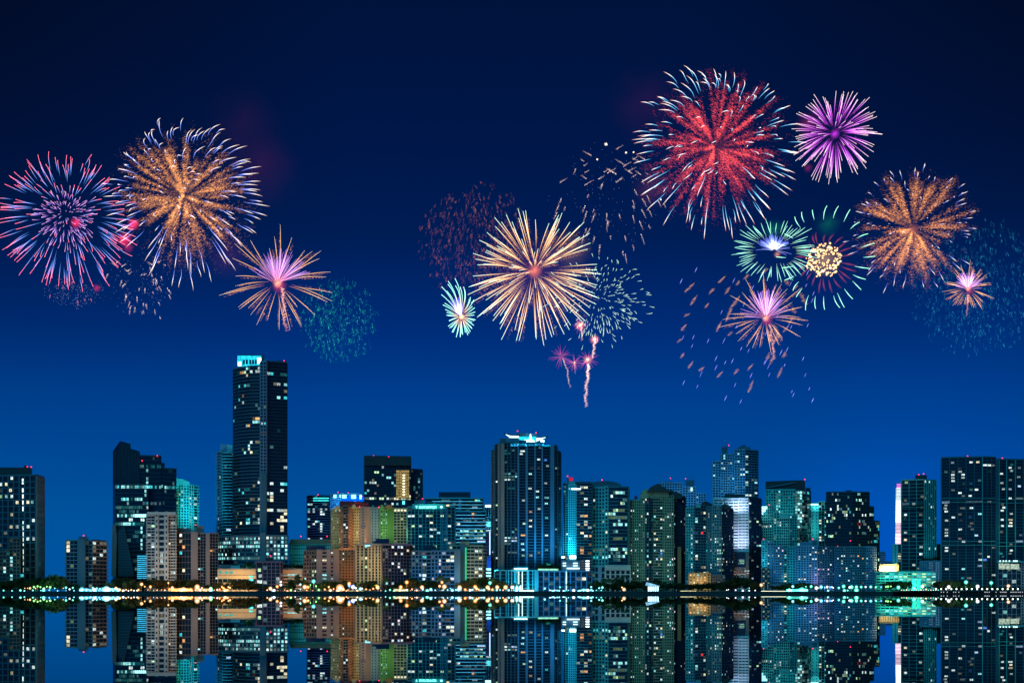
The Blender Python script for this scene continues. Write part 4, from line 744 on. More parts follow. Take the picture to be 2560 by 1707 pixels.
# 36 light blue apartments, tiered
b = Bld('apartment_block', 'broad light blue apartment block with a stepped penthouse and pinkish glow near the ground', 'broad light blue apartment block')
t36 = dict(fl=5.75, bay=6.6, pier=.34, slab=.42, wall='bluegrey', lit=.06, pal='WYVC', hi=.5, mull=0)
b.block(1215, [(1988, 2), (2043, 0)], 1365, {**t36, 'wall': 'bluegrey'}, dep=24).block(1216, [(2043.2, 0), (2086, 6)], 1366, {**t36, 'wall': 'slate', 'lit': .09}, dep=22)
b.box('penthouse', 'bluegrey', 2021, 2031, 1349, 1366, 1222, 12).box('penthouse', 'slate', 2031.3, 2043, 1350, 1366, 1222, 12).box('penthouse', 'bluegrey', 2001, 2021, 1354, 1366, 1223, 10)
b.row(1379, 2034, 2048, 'Y', .8).row(1425, 2040, 2058, 'WP', .9).row(1448, 1998, 2022, 'YW', .6).row(1437, 2036, 2052, 'YP', .8)
b.lit((1986,1371,'C'),(2033,1366,'W'),(1998,1391,'W'),(1998,1396,'W'),(2012,1390,'W'),(2033,1396,'W'),(2061,1373,'Y'),(2057,1380,'W'),(2026,1413,'Y'),(2044,1395,'W'),(2069,1420,'P'),(2014,1430,'C'),(2050,1402,'y'),(2075,1408,'W'),(2070,1437,'W'))
b.flood(1988, 2043, 1462, 1410, 1215, (.04, .5, .95), 1.3, off=24, spread=130).flood(2060, 2086, 1464, 1425, 1216, (.02, .2, 1), 1.3, off=20, spread=130).flood(2040, 2054, 1462, 1440, 1215, (1, .4, .7), 1.8, off=12); b.done()
# 37 / 38 / 39
b = Bld('apartment_block', 'blue gridded apartment block with bright cyan left end, below the stepped teal grid building', 'blue gridded block with cyan end')
b.block(1205, [(1905, 0), (1918, 0)], 1350, {**t36, 'bay': 6.5, 'lit': .35, 'pal': 'VCT', 'wall': 'aqua'}, dep=20).block(1207, [(1918.2, 0), (1934, 0)], 1356, {**t36, 'fl': 6.6}, dep=20).block(1206, [(1934.2, 0), (1959, 2)], 1365, {**t36, 'fl': 6.8, 'bay': 5.5}, dep=20).block(1206, [(1918.2, 1), (1934.1, 1)], 1365, {**t36, 'fl': 6.6, 'bay': 5.5}, dep=1)
b.lit((1946,1367,'W'),(1942,1373,'W'),(1955,1373,'P'),(1922,1384,'W'),(1929,1385,'W'),(1946,1391,'Y'),(1950,1408,'Y'),(1922,1407,'W'))
b.beacon((1909,1347)).flood(1905, 1918, 1420, 1385, 1205, (.1, .8, 1), 1.8, off=14).flood(1918, 1959, 1460, 1410, 1206, (.04, .45, 1), 1.3, off=22, spread=130); b.done()
b = Bld('apartment_block', 'narrow green tinted apartment block between two blue gridded blocks', 'narrow green tinted block')
b.block(1218, [(1959.5, 2), (1968, 0)], 1372, {**t36, 'wall': 'teal', 'fl': 6, 'lit': .4, 'pal': 'VTC'}, dep=18).block(1217, [(1968.2, 0), (1987.5, 2)], 1367, {**t36, 'wall': 'teal', 'fl': 6.4, 'lit': .06}, dep=18)
for y in (1437, 1443, 1450): b.row(y, 1960, 1967, 'OY', 1)
b.flood(1959, 1988, 1456, 1410, 1217, (.15, .9, .6), .6, off=16, spread=130); b.done()
b = Bld('office_block', 'small dark block with warm lit office rows beside the blue gridded block', 'small warm rowed block')
b.block(1170, [(1906, 0), (1924, 0)], 1418, dict(fl=5.7, bay=6, pier=.15, slab=.4, wall='slate', lit=.75, pal='YYWG', hi=.8), dep=16); b.box('roof_slab', 'teal', 1905, 1925, 1417, 1420, 1168, 14).done()
# 40 dark blue apartments
b = Bld('apartment_block', 'wide dark blue gridded apartment block before the twice stepped office tower', 'wide dark blue gridded block')
t40 = {**t36, 'fl': 6.15, 'bay': 5.6, 'wall': 'slate', 'lit': .05, 'pal': 'WYCO', 'pier': .3}
b.block(1212, [(2088, 3), (2102, 0), (2160, 0)], 1367, t40, dep=24).block(1214, [(2160.2, 0), (2190, 3)], 1367, {**t40, 'wall': 'bluegrey', 'lit': .03}, dep=24)
b.row(1388, 2101, 2114, 'W', .9).row(1392, 2136, 2155, 'YWO', .7).lit((2085,1388,'W'),(2097,1393,'W'),(2104,1404,'Y'),(2132,1400,'V'),(2166,1398,'C'),(2104,1417,'o'),(2118,1421,'W'),(2119,1427,'C'),(2147,1415,'W'),(2166,1409,'w'),(2131,1433,'y'),(2156,1431,'C'),(2099,1438,'W'),(2168,1438,'W'),(2185,1420,'v'),(2120,1450,'W'),(2162,1432,'y'),(2155,1393,'O'),(2177,1387,'w'))
b.flood(2088, 2190, 1466, 1420, 1212, (.04, .5, .8), .45, off=24, spread=130); b.done()
# 43 white striped slab
b = Bld('hotel_tower', 'thin brilliant white and pink striped slab tower lit floor by floor', 'thin white pink striped slab', 'tower')
b.block(1340, [(2240, 0), (2257, 0)], 1220, dict(fl=8, bay=17, pier=.02, slab=.05, wall='white', lit=0, mull=0), dep=20)
for i in range(44):
    y = 1209+i*3.45
    c = 'stripe_pink' if i < 3 else 'stripe_white' if i < 28 else 'stripe_mauve'
    col = {'stripe_pink': (1, .25, .8), 'stripe_white': (.75, .93, 1), 'stripe_mauve': (1, .72, .9)}[c]
    st = {'stripe_pink': 1.1, 'stripe_white': 1.3 if i < 12 else 2.6, 'stripe_mauve': 1.15 if i < 36 else 2}[c]
    b.box('lit_stripe', glow(f'{c}_{int(st*10)}', col, st, vary=.15), 2241-i*.06 if i > 2 else 2242, 2258, y, y+(1.9 if not 14 < i < 28 else 2.8), 1336, 2)
b.flood(2236, 2240, 1340, 1290, 1338, (.3, .6, 1), .3); b.done()
b = Bld('apartment_tower', 'pale teal tower base with a narrow dark window strip below the striped slab', 'pale teal strip base')
b.block(1300, [(2232, 0), (2244, 0)], 1361, dict(fl=5, bay=12, pier=.7, slab=.5, wall='aqua', lit=0, mull=0), dep=18).block(1302, [(2244.2, 0), (2253, 0)], 1361, dict(fl=6, bay=9, pier=.1, slab=.1, wall='slate', lit=.08, pal='Y'), dep=16).block(1300, [(2253.2, 0), (2259, 0)], 1361, dict(blank=True, wall='aqua'), dep=18)
b.lit((2248,1388,'Y'),(2248,1394,'Y')); b.flood(2232, 2259, 1420, 1385, 1300, (.2, .9, 1), .55, off=20); b.done()
for px0, px1, t, lb, sh in ((2199, 2213, 1379, 'tiny faint blue tower far away in the gap left of the striped slab', 'tiny faint far tower'), (2208, 2230, 1403, 'low faint blue block far away behind the amber lit wall', 'low faint far block')):
    b = Bld('distant_building', lb, sh); b.block(1900, [(px0, 0), (px1, 0)], t, dict(fl=5, bay=3, pier=.4, slab=.4, wall='bluegrey', lit=.15, pal='V', hi=0, mull=0)); b.flood(px0, px1, 1420, 1395, 1900, BLUE, .9, off=60); b.done()
# 44 dark grid tower, right
b = Bld('apartment_tower', 'dark teal framed tower with a small rooftop box, right of the striped slab', 'dark teal framed tower', 'tower')
t44 = dict(fl=9, bay=17, pier=.07, slab=.1, ds=.6, dp=.8, wall='teal', lit=.07, pal='WCGV', hi=.5)
b.block(1262, [(2254, 4), (2310, 0), (2340, 9)], 1199, [t44, {**t44, 'bay': 7, 'fl': 7, 'pier': .25, 'slab': .2, 'lit': .08}], dep=30)
b.box('penthouse', 'dark', 2288, 2317, 1187, 1198, 1275, 12)
for y in (1258, 1267, 1325, 1333): b.box('floor_band', 'teal', 2254, 2310, y, y+1, 1258.5, 3)
b.row(1259, 2258, 2304, 'BVB', .7, 1).row(1202, 2256, 2300, 'TC', .4, 1)
b.lit((2260,1206,'W'),(2268,1206,'G'),(2313,1206,'W'),(2321,1201,'C'),(2264,1290,'W',1),(2287,1260,'W'),(2297,1315,'W'),(2301,1315,'W'),(2311,1287,'W'),(2303,1289,'y'),(2264,1328,'W'),(2264,1346,'Y'),(2297,1367,'W'),(2305,1367,'W'),(2323,1368,'W'),(2339,1368,'C'),(2304,1382,'W',1),(2288,1335,'w'),(2310,1243,'y'),(2264,1250,'y'),(2287,1409,'W',1),(2327,1270,'W'),(2338,1292,'g'))
b.beacon((2297,1186),(2309,1184)); b.flood(2254, 2340, 1420, 1350, 1262, TEAL, .16, off=34).flood(2312, 2342, 1400, 1350, 1262, (.1, .8, .8), .5, off=16); b.done()
b = Bld('apartment_tower', 'narrow balcony tower glimpsed in the gap left of the huge right tower', 'narrow gap tower', 'tower')
b.block(1330, [(2342, 0), (2360, 0)], 1361, dict(fl=6, bay=5, pier=.2, slab=.25, wall='teal', lit=.2, pal='YT')); b.box('penthouse', 'dark', 2352, 2357, 1357, 1362, 1335, 5).done()
# 41 amber wall, 45 perforated block, 42 green garage
b = Bld('concert_hall', 'amber lit windowless wall building above the green lit garage', 'amber lit wall building')
b.block(1215, [(2199, 0), (2247, 0)], 1412, dict(fl=26, bay=6, pier=.75, slab=.12, wall='ochre', lit=0, mull=0), dep=18, base=Z(1436, 1215))
b.row(1420, 2205, 2246, 'O', 0); b.flood(2199, 2247, 1438, 1420, 1215, (1, .7, .35), 22, off=7, spread=100); b.done()
b = Bld('parking_garage', 'pale blue perforated screen garage with a roof garden, right of the green lit garage', 'perforated blue screen garage')
b.block(1205, [(2300, 0), (2360, 0)], 1403, dict(fl=6, bay=5.6, pier=.6, slab=.6, wall='bluegrey', lit=.3, pal='VT', hi=.2, mull=0), dep=22)
for i in range(8):
    b.row(1408+i*6, 2325, 2330, 'V', .9, 2).row(1408+i*6, 2340, 2350, 'V', .9, 2)
b.flood(2300, 2360, 1455, 1425, 1205, (.15, .6, 1), .9, off=18, spread=130); b.done()
b = Bld('parking_garage', 'long multi deck garage washed in green and mint light at the right', 'green lit deck garage')
g42 = dict(fl=6.4, bay=11, pier=.12, slab=.42, wall='teal', lit=.5, pal='GCG', hi=.6, run=2, mull=0)
b.block(1185, [(2190, 0), (2280, 0)], 1430, {**g42, 'lit': .12}, dep=22).block(1183, [(2280.2, 0), (2340, 0)], 1430, g42, dep=22)
b.row(1433, 2190, 2338, 'TCG', .7).row(1441, 2190, 2338, 'CCG', .9)
for i in range(3): b.row(1449+i*6.4, 2292, 2338, 'CG', .95)
b.row(1449, 2205, 2278, 'CG', .6)
for x in (2280, 2292): b.box('stair_tower', 'aqua', x, x+10, 1446, 1476, 1181, 1.5)
b.flood(2190, 2280, 1470, 1450, 1185, (.05, 1, .35), .9, off=14, spread=150).flood(2275, 2305, 1474, 1455, 1183, (.1, 1, .5), 2.6, off=10, spread=150).flood(2190, 2340, 1446, 1438, 1183, (.1, 1, .8), .6, off=9, spread=140); b.done()
# 48 / 49 the two huge dark towers
b = Bld('apartment_tower', 'huge dark gridded glass tower with a chamfered right corner near the right edge', 'huge dark gridded tower', 'tower')
t48 = dict(fl=7.6, bay=18, pier=.06, slab=.09, ds=.5, dp=.9, wall='slate', lit=.045, pal='WCWVT', hi=.5)
b.block(1165, [(2354, 8), (2456, 0), (2489, 3)], 1142, [t48, {**t48, 'pier': .04, 'bay': 12, 'lit': .02}], dep=34)
b.box('edge_pier', 'teal', 2455, 2457.2, 1142, 1478, 1163, 1.5)
for y in (1245, 1254, 1352, 1361): b.box('floor_band', 'teal', 2354, 2489, y, y+1.1, 1162.5, 2)
b.row(1251, 2358, 2372, 'VB', .9).row(1251, 2420, 2450, 'VV', .8, 1)
b.lit((2430,1158,'W',1),(2366,1178,'c'),(2382,1178,'w'),(2396,1180,'W'),(2396,1188,'W'),(2380,1188,'W'),(2380,1196,'W'),(2410,1188,'W'),(2410,1196,'W'),(2392,1199,'W'),(2381,1200,'W'),(2466,1163,'W'),(2474,1163,'W'),(2444,1157,'Y'),(2452,1197,'c'),(2381,1226,'w'),(2395,1232,'W'),(2411,1237,'w'),(2425,1241,'W'),(2431,1225,'c'),(2437,1224,'W'),(2366,1263,'W'),(2362,1270,'W',1),(2367,1274,'W',1),(2427,1266,'W'),(2432,1266,'W'),(2395,1273,'W'),(2395,1283,'y'),(2411,1272,'w',2),(2382,1296,'W'),(2453,1282,'C'),(2396,1322,'W'),(2368,1323,'W'),(2368,1330,'W'),(2368,1339,'W'),(2369,1301,'W'),(2433,1309,'y'),(2413,1349,'W'),(2395,1349,'y'),(2455,1355,'W'),(2369,1369,'W'),(2368,1374,'W',1),(2385,1380,'w'),(2455,1385,'w'),(2455,1397,'W'),(2466,1399,'B'),(2412,1420,'C',1),(2370,1420,'W'),(2485,1436,'W'),(2409,1442,'T'),(2436,1337,'V'),(2430,1207,'b'),(2426,1293,'b'),(2470,1255,'w'))
b.beacon((2419,1140)).flood(2354, 2489, 1468, 1380, 1164, (.15, .7, .75), .12, off=30, spread=120); b.done()
b = Bld('apartment_tower', 'huge dark tower with glowing green fins, cut by the right edge', 'right edge green finned tower', 'tower')
b.block(1170, [(2494, 0), (2600, 6)], 1148, {**t48, 'bay': 21, 'lit': .08}, dep=30)
for x in (2497, 2516, 2538): b.box('edge_pier', 'teal', x, x+1.8, 1149, 1400, 1167.5, 1.6)
for y in (1247, 1256, 1355, 1364): b.box('floor_band', 'teal', 2492, 2600, y, y+1.1, 1167, 2)
b.row(1245, 2545, 2565, 'W', .9).row(1352, 2550, 2565, 'V', .8)
b.lit((2503,1185,'W',1),(2525,1168,'W'),(2520,1174,'W'),(2531,1174,'W'),(2505,1206,'W'),(2503,1219,'C'),(2511,1223,'W'),(2525,1223,'V',1),(2526,1202,'w'),(2549,1213,'V'),(2525,1244,'W'),(2513,1269,'W'),(2506,1279,'W'),(2530,1280,'W'),(2506,1300,'W'),(2527,1295,'Y',2),(2528,1306,'Y'),(2526,1312,'W',2),(2507,1311,'W'),(2530,1372,'W'),(2525,1382,'w'),(2555,1336,'v'),(2528,1358,'w'),(2504,1332,'y'),(2549,1170,'w'))
b.beacon((2506,1145)).flood(2494, 2545, 1400, 1280, 1168, (.1, .9, .6), .38, off=24); b.done()
b = Bld('lobby_pavilion', 'glass lobby pavilion with a lit terrace roof below the green finned tower', 'glass lobby pavilion')
b.block(1158, [(2495, 0), (2552, 0)], 1402, dict(fl=16, bay=12, pier=.08, slab=.06, wall='grey', lit=.12, pal='WC'), dep=8).block(1156, [(2553, 0), (2600, 2)], 1406, dict(fl=7, bay=7, pier=.3, slab=.3, wall='grey', lit=.1, pal='WP'), dep=8)
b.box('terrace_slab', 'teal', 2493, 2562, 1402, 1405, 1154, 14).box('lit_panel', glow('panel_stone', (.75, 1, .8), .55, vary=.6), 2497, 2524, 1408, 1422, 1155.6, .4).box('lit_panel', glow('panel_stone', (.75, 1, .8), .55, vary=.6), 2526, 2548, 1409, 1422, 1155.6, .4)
for x in (2499, 2507, 2514, 2522, 2533, 2537, 2541): b.box('terrace_lamp', glow('terrace_lamp_mint', (.7, 1, .9), 2.4), x, x+3, 1400, 1403, 1153, 1)
b.lit((2532,1448,'W'),(2560,1420,'W')); b.flood(2495, 2600, 1462, 1440, 1156, (.7, .8, .8), .25, off=14, spread=140); b.done()
# ================================================================ setting: camera, sky, water, quay
cam = bpy.data.cameras.new('camera'); co = bpy.data.objects.new('camera', cam); COL.objects.link(co); S.camera = co
co.location = (0, 0, CH); co.rotation_euler = (R(90), 0, 0)
cam.sensor_width = 36; cam.lens = 36*F/2560; cam.shift_y = (HZ-853.5)/2560; cam.clip_start = .5; cam.clip_end = 30000
w = bpy.data.worlds.new('World'); S.world = w; w.use_nodes = True
nt = w.node_tree; bg = nt.nodes['Background']; L = nt.links.new
tc = nt.nodes.new('ShaderNodeTexCoord'); nrm = nt.nodes.new('ShaderNodeVectorMath'); nrm.operation = 'NORMALIZE'
L(tc.outputs['Generated'], nrm.inputs[0])
sep = nt.nodes.new('ShaderNodeSeparateXYZ'); L(nrm.outputs[0], sep.inputs[0])
cr = nt.nodes.new('ShaderNodeValToRGB'); L(sep.outputs['Z'], cr.inputs['Fac'])
st = [(.0, (0, 85, 160)), (.058, (0, 82, 156)), (.09, (0, 74, 150)), (.152, (0, 63, 142)), (.2, (0, 46, 121)), (.245, (0, 35, 99)), (.272, (0, 29, 84)), (.325, (0, 24, 74)), (.378, (0, 21, 66)), (.45, (0, 18, 55)), (1., (0, 10, 34))]
el = cr.color_ramp.elements
while len(el) < len(st): el.new(.5)
for e, (p, c) in zip(el, st): e.position = p; e.color = (*srgb(*c), 1)
def mathn(op, a, b=None, clamp=False):
    n = nt.nodes.new('ShaderNodeMath'); n.operation = op; n.use_clamp = clamp
    for i, v in enumerate((a, b)):
        if v is None: continue
        if isinstance(v, (int, float)): n.inputs[i].default_value = v
        else: L(v, n.inputs[i])
    return n.outputs[0]
def lobe(px, py, width, power=1.):           # soft lobe of sky light around one direction
    d = Vector(((px-1280)/F, 1, (HZ-py)/F)).normalized()
    dp = nt.nodes.new('ShaderNodeVectorMath'); dp.operation = 'DOT_PRODUCT'; L(nrm.outputs[0], dp.inputs[0]); dp.inputs[1].default_value = d
    x = mathn('DIVIDE', mathn('SUBTRACT', 1.0, dp.outputs['Value']), (1-math.cos(width)))
    return mathn('MULTIPLY', mathn('POWER', 2.718, mathn('MULTIPLY', x, -1.0)), power)
def mix(f, a, colr):
    n = nt.nodes.new('ShaderNodeMix'); n.data_type = 'RGBA'; n.clamp_factor = True
    L(f, n.inputs['Factor']); L(a, n.inputs['A']); n.inputs['B'].default_value = (*colr, 1); return n.outputs['Result']
c = mix(lobe(2225, 1400, .075, .8), cr.outputs['Color'], srgb(0, 88, 200))
c = mix(lobe(2480, 1250, .13, .3), c, srgb(0, 66, 165))
# corner vignette put into the sky colour, darker towards both upper sides
ax = mathn('ABSOLUTE', sep.outputs['X'])
fall = mathn('MULTIPLY', mathn('SUBTRACT', ax, .12), mathn('SUBTRACT', sep.outputs['Z'], .10))
fall = mathn('MULTIPLY', fall, 13.0, True)
c = mix(mathn('MULTIPLY', fall, .72), c, srgb(2, 7, 22))
L(c, bg.inputs['Color']); bg.inputs['Strength'].default_value = 1.0
# teal sun lamp added from the camera side, lifts the walls like city glow
sun = bpy.data.lights.new('teal_fill_sun', 'SUN'); sun.energy = .95; sun.angle = R(25); sun.color = (.05, .6, .9)
so = bpy.data.objects.new('teal_fill_sun', sun); COL.objects.link(so); so.rotation_euler = (R(62), 0, R(-25))

def sheet(name, x0, x1, y0, y1, z, mat, kind='structure'):
    m = MB(); m.quad((x0, y0, z), (x1, y0, z), (x1, y1, z), (x0, y1, z)); return tag(m.build(name, mat), kind=kind)
wm = bpy.data.materials.new('still_water'); wm.use_nodes = True
wb = wm.node_tree.nodes['Principled BSDF']; wb.inputs['Base Color'].default_value = (.0, .004, .012, 1); wb.inputs['Roughness'].default_value = .0
wb.inputs['IOR'].default_value = 1.8; wb.inputs['Specular IOR Level'].default_value = .5
wt = wm.node_tree; n1 = wt.nodes.new('ShaderNodeTexNoise'); n1.inputs['Scale'].default_value = .35; n1.inputs['Detail'].default_value = 3
tcw = wt.nodes.new('ShaderNodeTexCoord'); bp = wt.nodes.new('ShaderNodeBump'); bp.inputs['Strength'].default_value = .02; bp.inputs['Distance'].default_value = .012
wt.links.new(tcw.outputs['Object'], n1.inputs['Vector']); wt.links.new(n1.outputs['Fac'], bp.inputs['Height']); wt.links.new(bp.outputs['Normal'], wb.inputs['Normal'])
sheet('water', -6000, 6000, -600, 9000, 0, wm)
SHORE = 1105.0
asph = paint('asphalt', (.05, .05, .052), .9, .3, .2, .3); grassm = paint('lawn', (.03, .06, .02), .95, .4, .1, .8)
g = MB(); g.box(-5000, 5000, SHORE+4, 8900, -.5, LAND); tag(g.build('ground', grassm), kind='structure')
g = MB(); g.box(-2600, 2600, SHORE+16, SHORE+24, LAND-.2, LAND+.006); tag(g.build('road', asph), kind='structure')
g = MB(); g.box(-2600, 2600, SHORE+6, SHORE+14, LAND-.2, LAND+.12); tag(g.build('pavement', paint('paving', (.25, .24, .22), .85, .2, .2, .6)), kind='structure')
# quay wall with capping, buttress ribs and fender strip
conc = paint('quay_concrete', (.07, .075, .08), .9, .35, .2, .4)
g = MB(); g.box(-2600, X(2270, SHORE), SHORE, SHORE+4.2, -1, LAND-.25); g.box(-2600, X(2270, SHORE), SHORE-.4, SHORE+4.6, LAND-.25, LAND+.15)
for i in range(150): g.box(-520+i*6, -519.5+i*6, SHORE-.25, SHORE, -1, LAND-.3)
tag(g.build('quay_wall', conc), 'dark concrete quay wall running along the whole waterfront', 'quay wall')
# right hand promenade pier: deck on piles, standing nearer than the quay
PD = 1030.0
pr = empty('promenade_pier', (X(2420, PD), PD, 0), label='long dark promenade deck on piles at the right, edged with small lights', cat='pier')
o = (X(2420, PD), PD, 0)
g = MB(); pts = [(X(2230, SHORE-1), SHORE-1), (X(2330, PD), PD), (X(2640, PD), PD), (X(2640, SHORE+4), SHORE+4), (X(2230, SHORE+4), SHORE+4)]
g.prism(pts, 1.9, 3.0); g.build('deck', conc, pr, o)
g = MB()
for i in range(40): g.box(X(2334+i*8, PD+1), X(2334+i*8, PD+1)+.7, PD+1, PD+1.8, -1.5, 1.95)
g.build('pile_row', conc, pr, o)
g = MB(); g.box(X(2332, PD), X(2640, PD), PD+3, PD+3.3, -.5, 1.93); g.build('back_wall', conc, pr, o)
g = MB(); g.tube([(X(2232, SHORE-1), SHORE-1, 4.0), (X(2331, PD), PD+.2, 4.0), (X(2640, PD), PD+.2, 4.0)], [.06]*3)
for i in range(60): g.box(X(2332+i*5.2, PD), X(2332+i*5.2, PD)+.12, PD+.15, PD+.27, 3, 4)
g.build('railing', METAL, pr, o)
for x in (2353, 2359, 2368, 2384, 2389, 2397, 2462, 2465, 2469, 2473, 2490, 2501, 2505, 2508, 2512, 2515, 2527, 2530, 2534, 2538, 2542, 2547, 2551, 2556):
    g = MB(); g.sphere((X(x, PD), PD-.15, 1.55), .42, 6, 4); g.build('underdeck_lamp', glow('underdeck_light', (.8, .85, 1), .75 if x % 2 else .5), pr, o)
# ================================================================ names for things by what stands behind them
ORD = ['first', 'second', 'third', 'fourth', 'fifth', 'sixth', 'seventh', 'eighth', 'ninth', 'tenth', 'eleventh', 'twelfth', 'thirteenth', 'fourteenth', 'fifteenth', 'sixteenth', 'seventeenth', 'eighteenth', 'nineteenth', 'twentieth']
def behind(px):
    c = [s for s in SHORTS if s[0] <= px <= s[1]]
    if not c: return 'open sky gap'
    return min(c, key=lambda s: s[2])[3]
PENDING = []
def later(o, look, px, cat, group): PENDING.append((o, look, px, cat, group))
def flush():
    by = {}
    for p in PENDING: by.setdefault((p[1], behind(p[2])), []).append(p)
    for (look, bh), ps in by.items():
        ps.sort(key=lambda p: p[2])
        for i, (o, _, px, cat, group) in enumerate(ps):
            t = f'{look} before the {bh}'
            if len(ps) > 1: t += f', {ORD[i]} from left' if i < 20 else f', number {i+1} from left'
            tag(o, t, cat, group)
# ================================================================ trees
LEAF = paint('leaves', (.04, .065, .022), .8, .55, .2, .5); LEAFW = paint('leaves_olive', (.07, .07, .025), .8, .5, .2, .5)
PALM = paint('palm_leaves', (.04, .08, .03), .7, .4, .3, .8)
rt = random.Random(11)
def crown_mesh(seed):
    r = random.Random(seed); m = MB()
    lobes = [(0, 0, .56, .36)] + [(r.uniform(-.36, .36), r.uniform(-.36, .36), r.uniform(.3, .8), r.uniform(.17, .27)) for _ in range(11)]
    for lx, ly, lz, lr in lobes:
        for _ in range(110):
            v = Vector((r.gauss(0, 1), r.gauss(0, 1), r.gauss(0, 1))).normalized()*lr*r.uniform(.55, 1.08)
            c = Vector((lx, ly, lz))+Vector((v.x, v.y, v.z*.72))
            a = Vector((r.gauss(0, 1), r.gauss(0, 1), r.gauss(0, 1))).normalized(); b2 = a.cross(Vector((r.gauss(0, 1), r.gauss(0, 1), r.gauss(0, 1)))).normalized()
            s = r.uniform(.03, .062)
            m.quad(tuple(c-a*s), tuple(c-b2*s*.7), tuple(c+a*s), tuple(c+b2*s*.7))
    return m, lobes
def trunk_mesh(lobes, seed):
    r = random.Random(seed+50); m = MB()
    m.tube([(0, 0, -.02), (.01, 0, .2), (0, .01, .42), (0, 0, .6)], [.028, .02, .015, .007])
    for lx, ly, lz, lr in lobes[1:7]:
        m.tube([(0, 0, .25+r.random()*.12), (lx*.6, ly*.6, lz*.72), (lx, ly, lz)], [.011, .007, .003], 5)
    return m
BROAD = []
for i in range(6):
    cmh, lb = crown_mesh(i); BROAD.append((cmh.mesh('crown', LEAF if i % 3 else LEAFW), trunk_mesh(lb, i).mesh('trunk', TRUNK)))
def palm_meshes(seed):
    r = random.Random(seed); m = MB(); t = MB()
    lean = r.uniform(-.05, .05); top = Vector((lean, 0, .8))
    t.tube([(0, 0, -.02), (lean*.3, 0, .3), (lean*.7, 0, .58), tuple(top)], [.022, .016, .013, .015], 7)
    n = 17
    for i in range(n):
        a = 2*math.pi*i/n+r.uniform(-.15, .15); up = r.uniform(-.1, .75); ln = r.uniform(.24, .34)
        d = Vector((math.cos(a), math.sin(a), 0)); side = Vector((-d.y, d.x, 0)); prev = None
        for k in range(9):
            u = k/8; p = top + d*ln*u*(1-.25*u*u) + Vector((0, 0, ln*(up*u - (.95+up*.4)*u*u)))
            if prev is not None and k > 1:
                wv = .05*(1-u*.5)
                for sg in (-1, 1):                  # drooping leaflets either side of the rib
                    m.quad(tuple(prev), tuple(p), tuple(p+side*sg*wv+Vector((0, 0, -.035))+d*.02), tuple(prev+side*sg*wv*1.05+Vector((0, 0, -.03))+d*.02))
            prev = p
    return m.mesh('fronds', PALM), t.mesh('trunk', TRUNK)
PALMS = [palm_meshes(s) for s in range(5)]
def tree(px, top, kind='b', w=None, D=None, base=None):
    D = D or rt.uniform(1132, 1162)
    zb = LAND if base is None else Z(base, D)
    H = Z(top, D)-zb
    x = X(px, D)
    if kind == 'p':
        f, t = PALMS[rt.randrange(5)]; name, ch, look, cat, grp = 'palm_tree', 'fronds', 'slim palm tree', 'palm tree', 'palm trees along the waterfront'
        sx = H*1.02
    else:
        f, t = BROAD[rt.randrange(6)]; name, ch = 'broadleaf_tree', 'crown'
        W = (w or 26)*D/F; sx = W/.95
        look = 'small round tree' if W < 8 else 'spreading dark tree' if W > 10.5 else 'leafy tree'
        cat, grp = 'tree', 'trees along the waterfront'
    e = empty(name, (x, D, zb)); e.rotation_euler.z = rt.uniform(0, 6.28)
    for nm, me in ((ch, f), ('trunk', t)):
        o = bpy.data.objects.new(nm, me); COL.objects.link(o); o.parent = e
        o.scale = (sx, sx, H/(1.0 if kind != 'p' else 1.0)) if nm != 'trunk' or kind == 'p' else (sx, sx, H)
    later(e, look, px, cat, grp)
    return e
P_ = 'p'
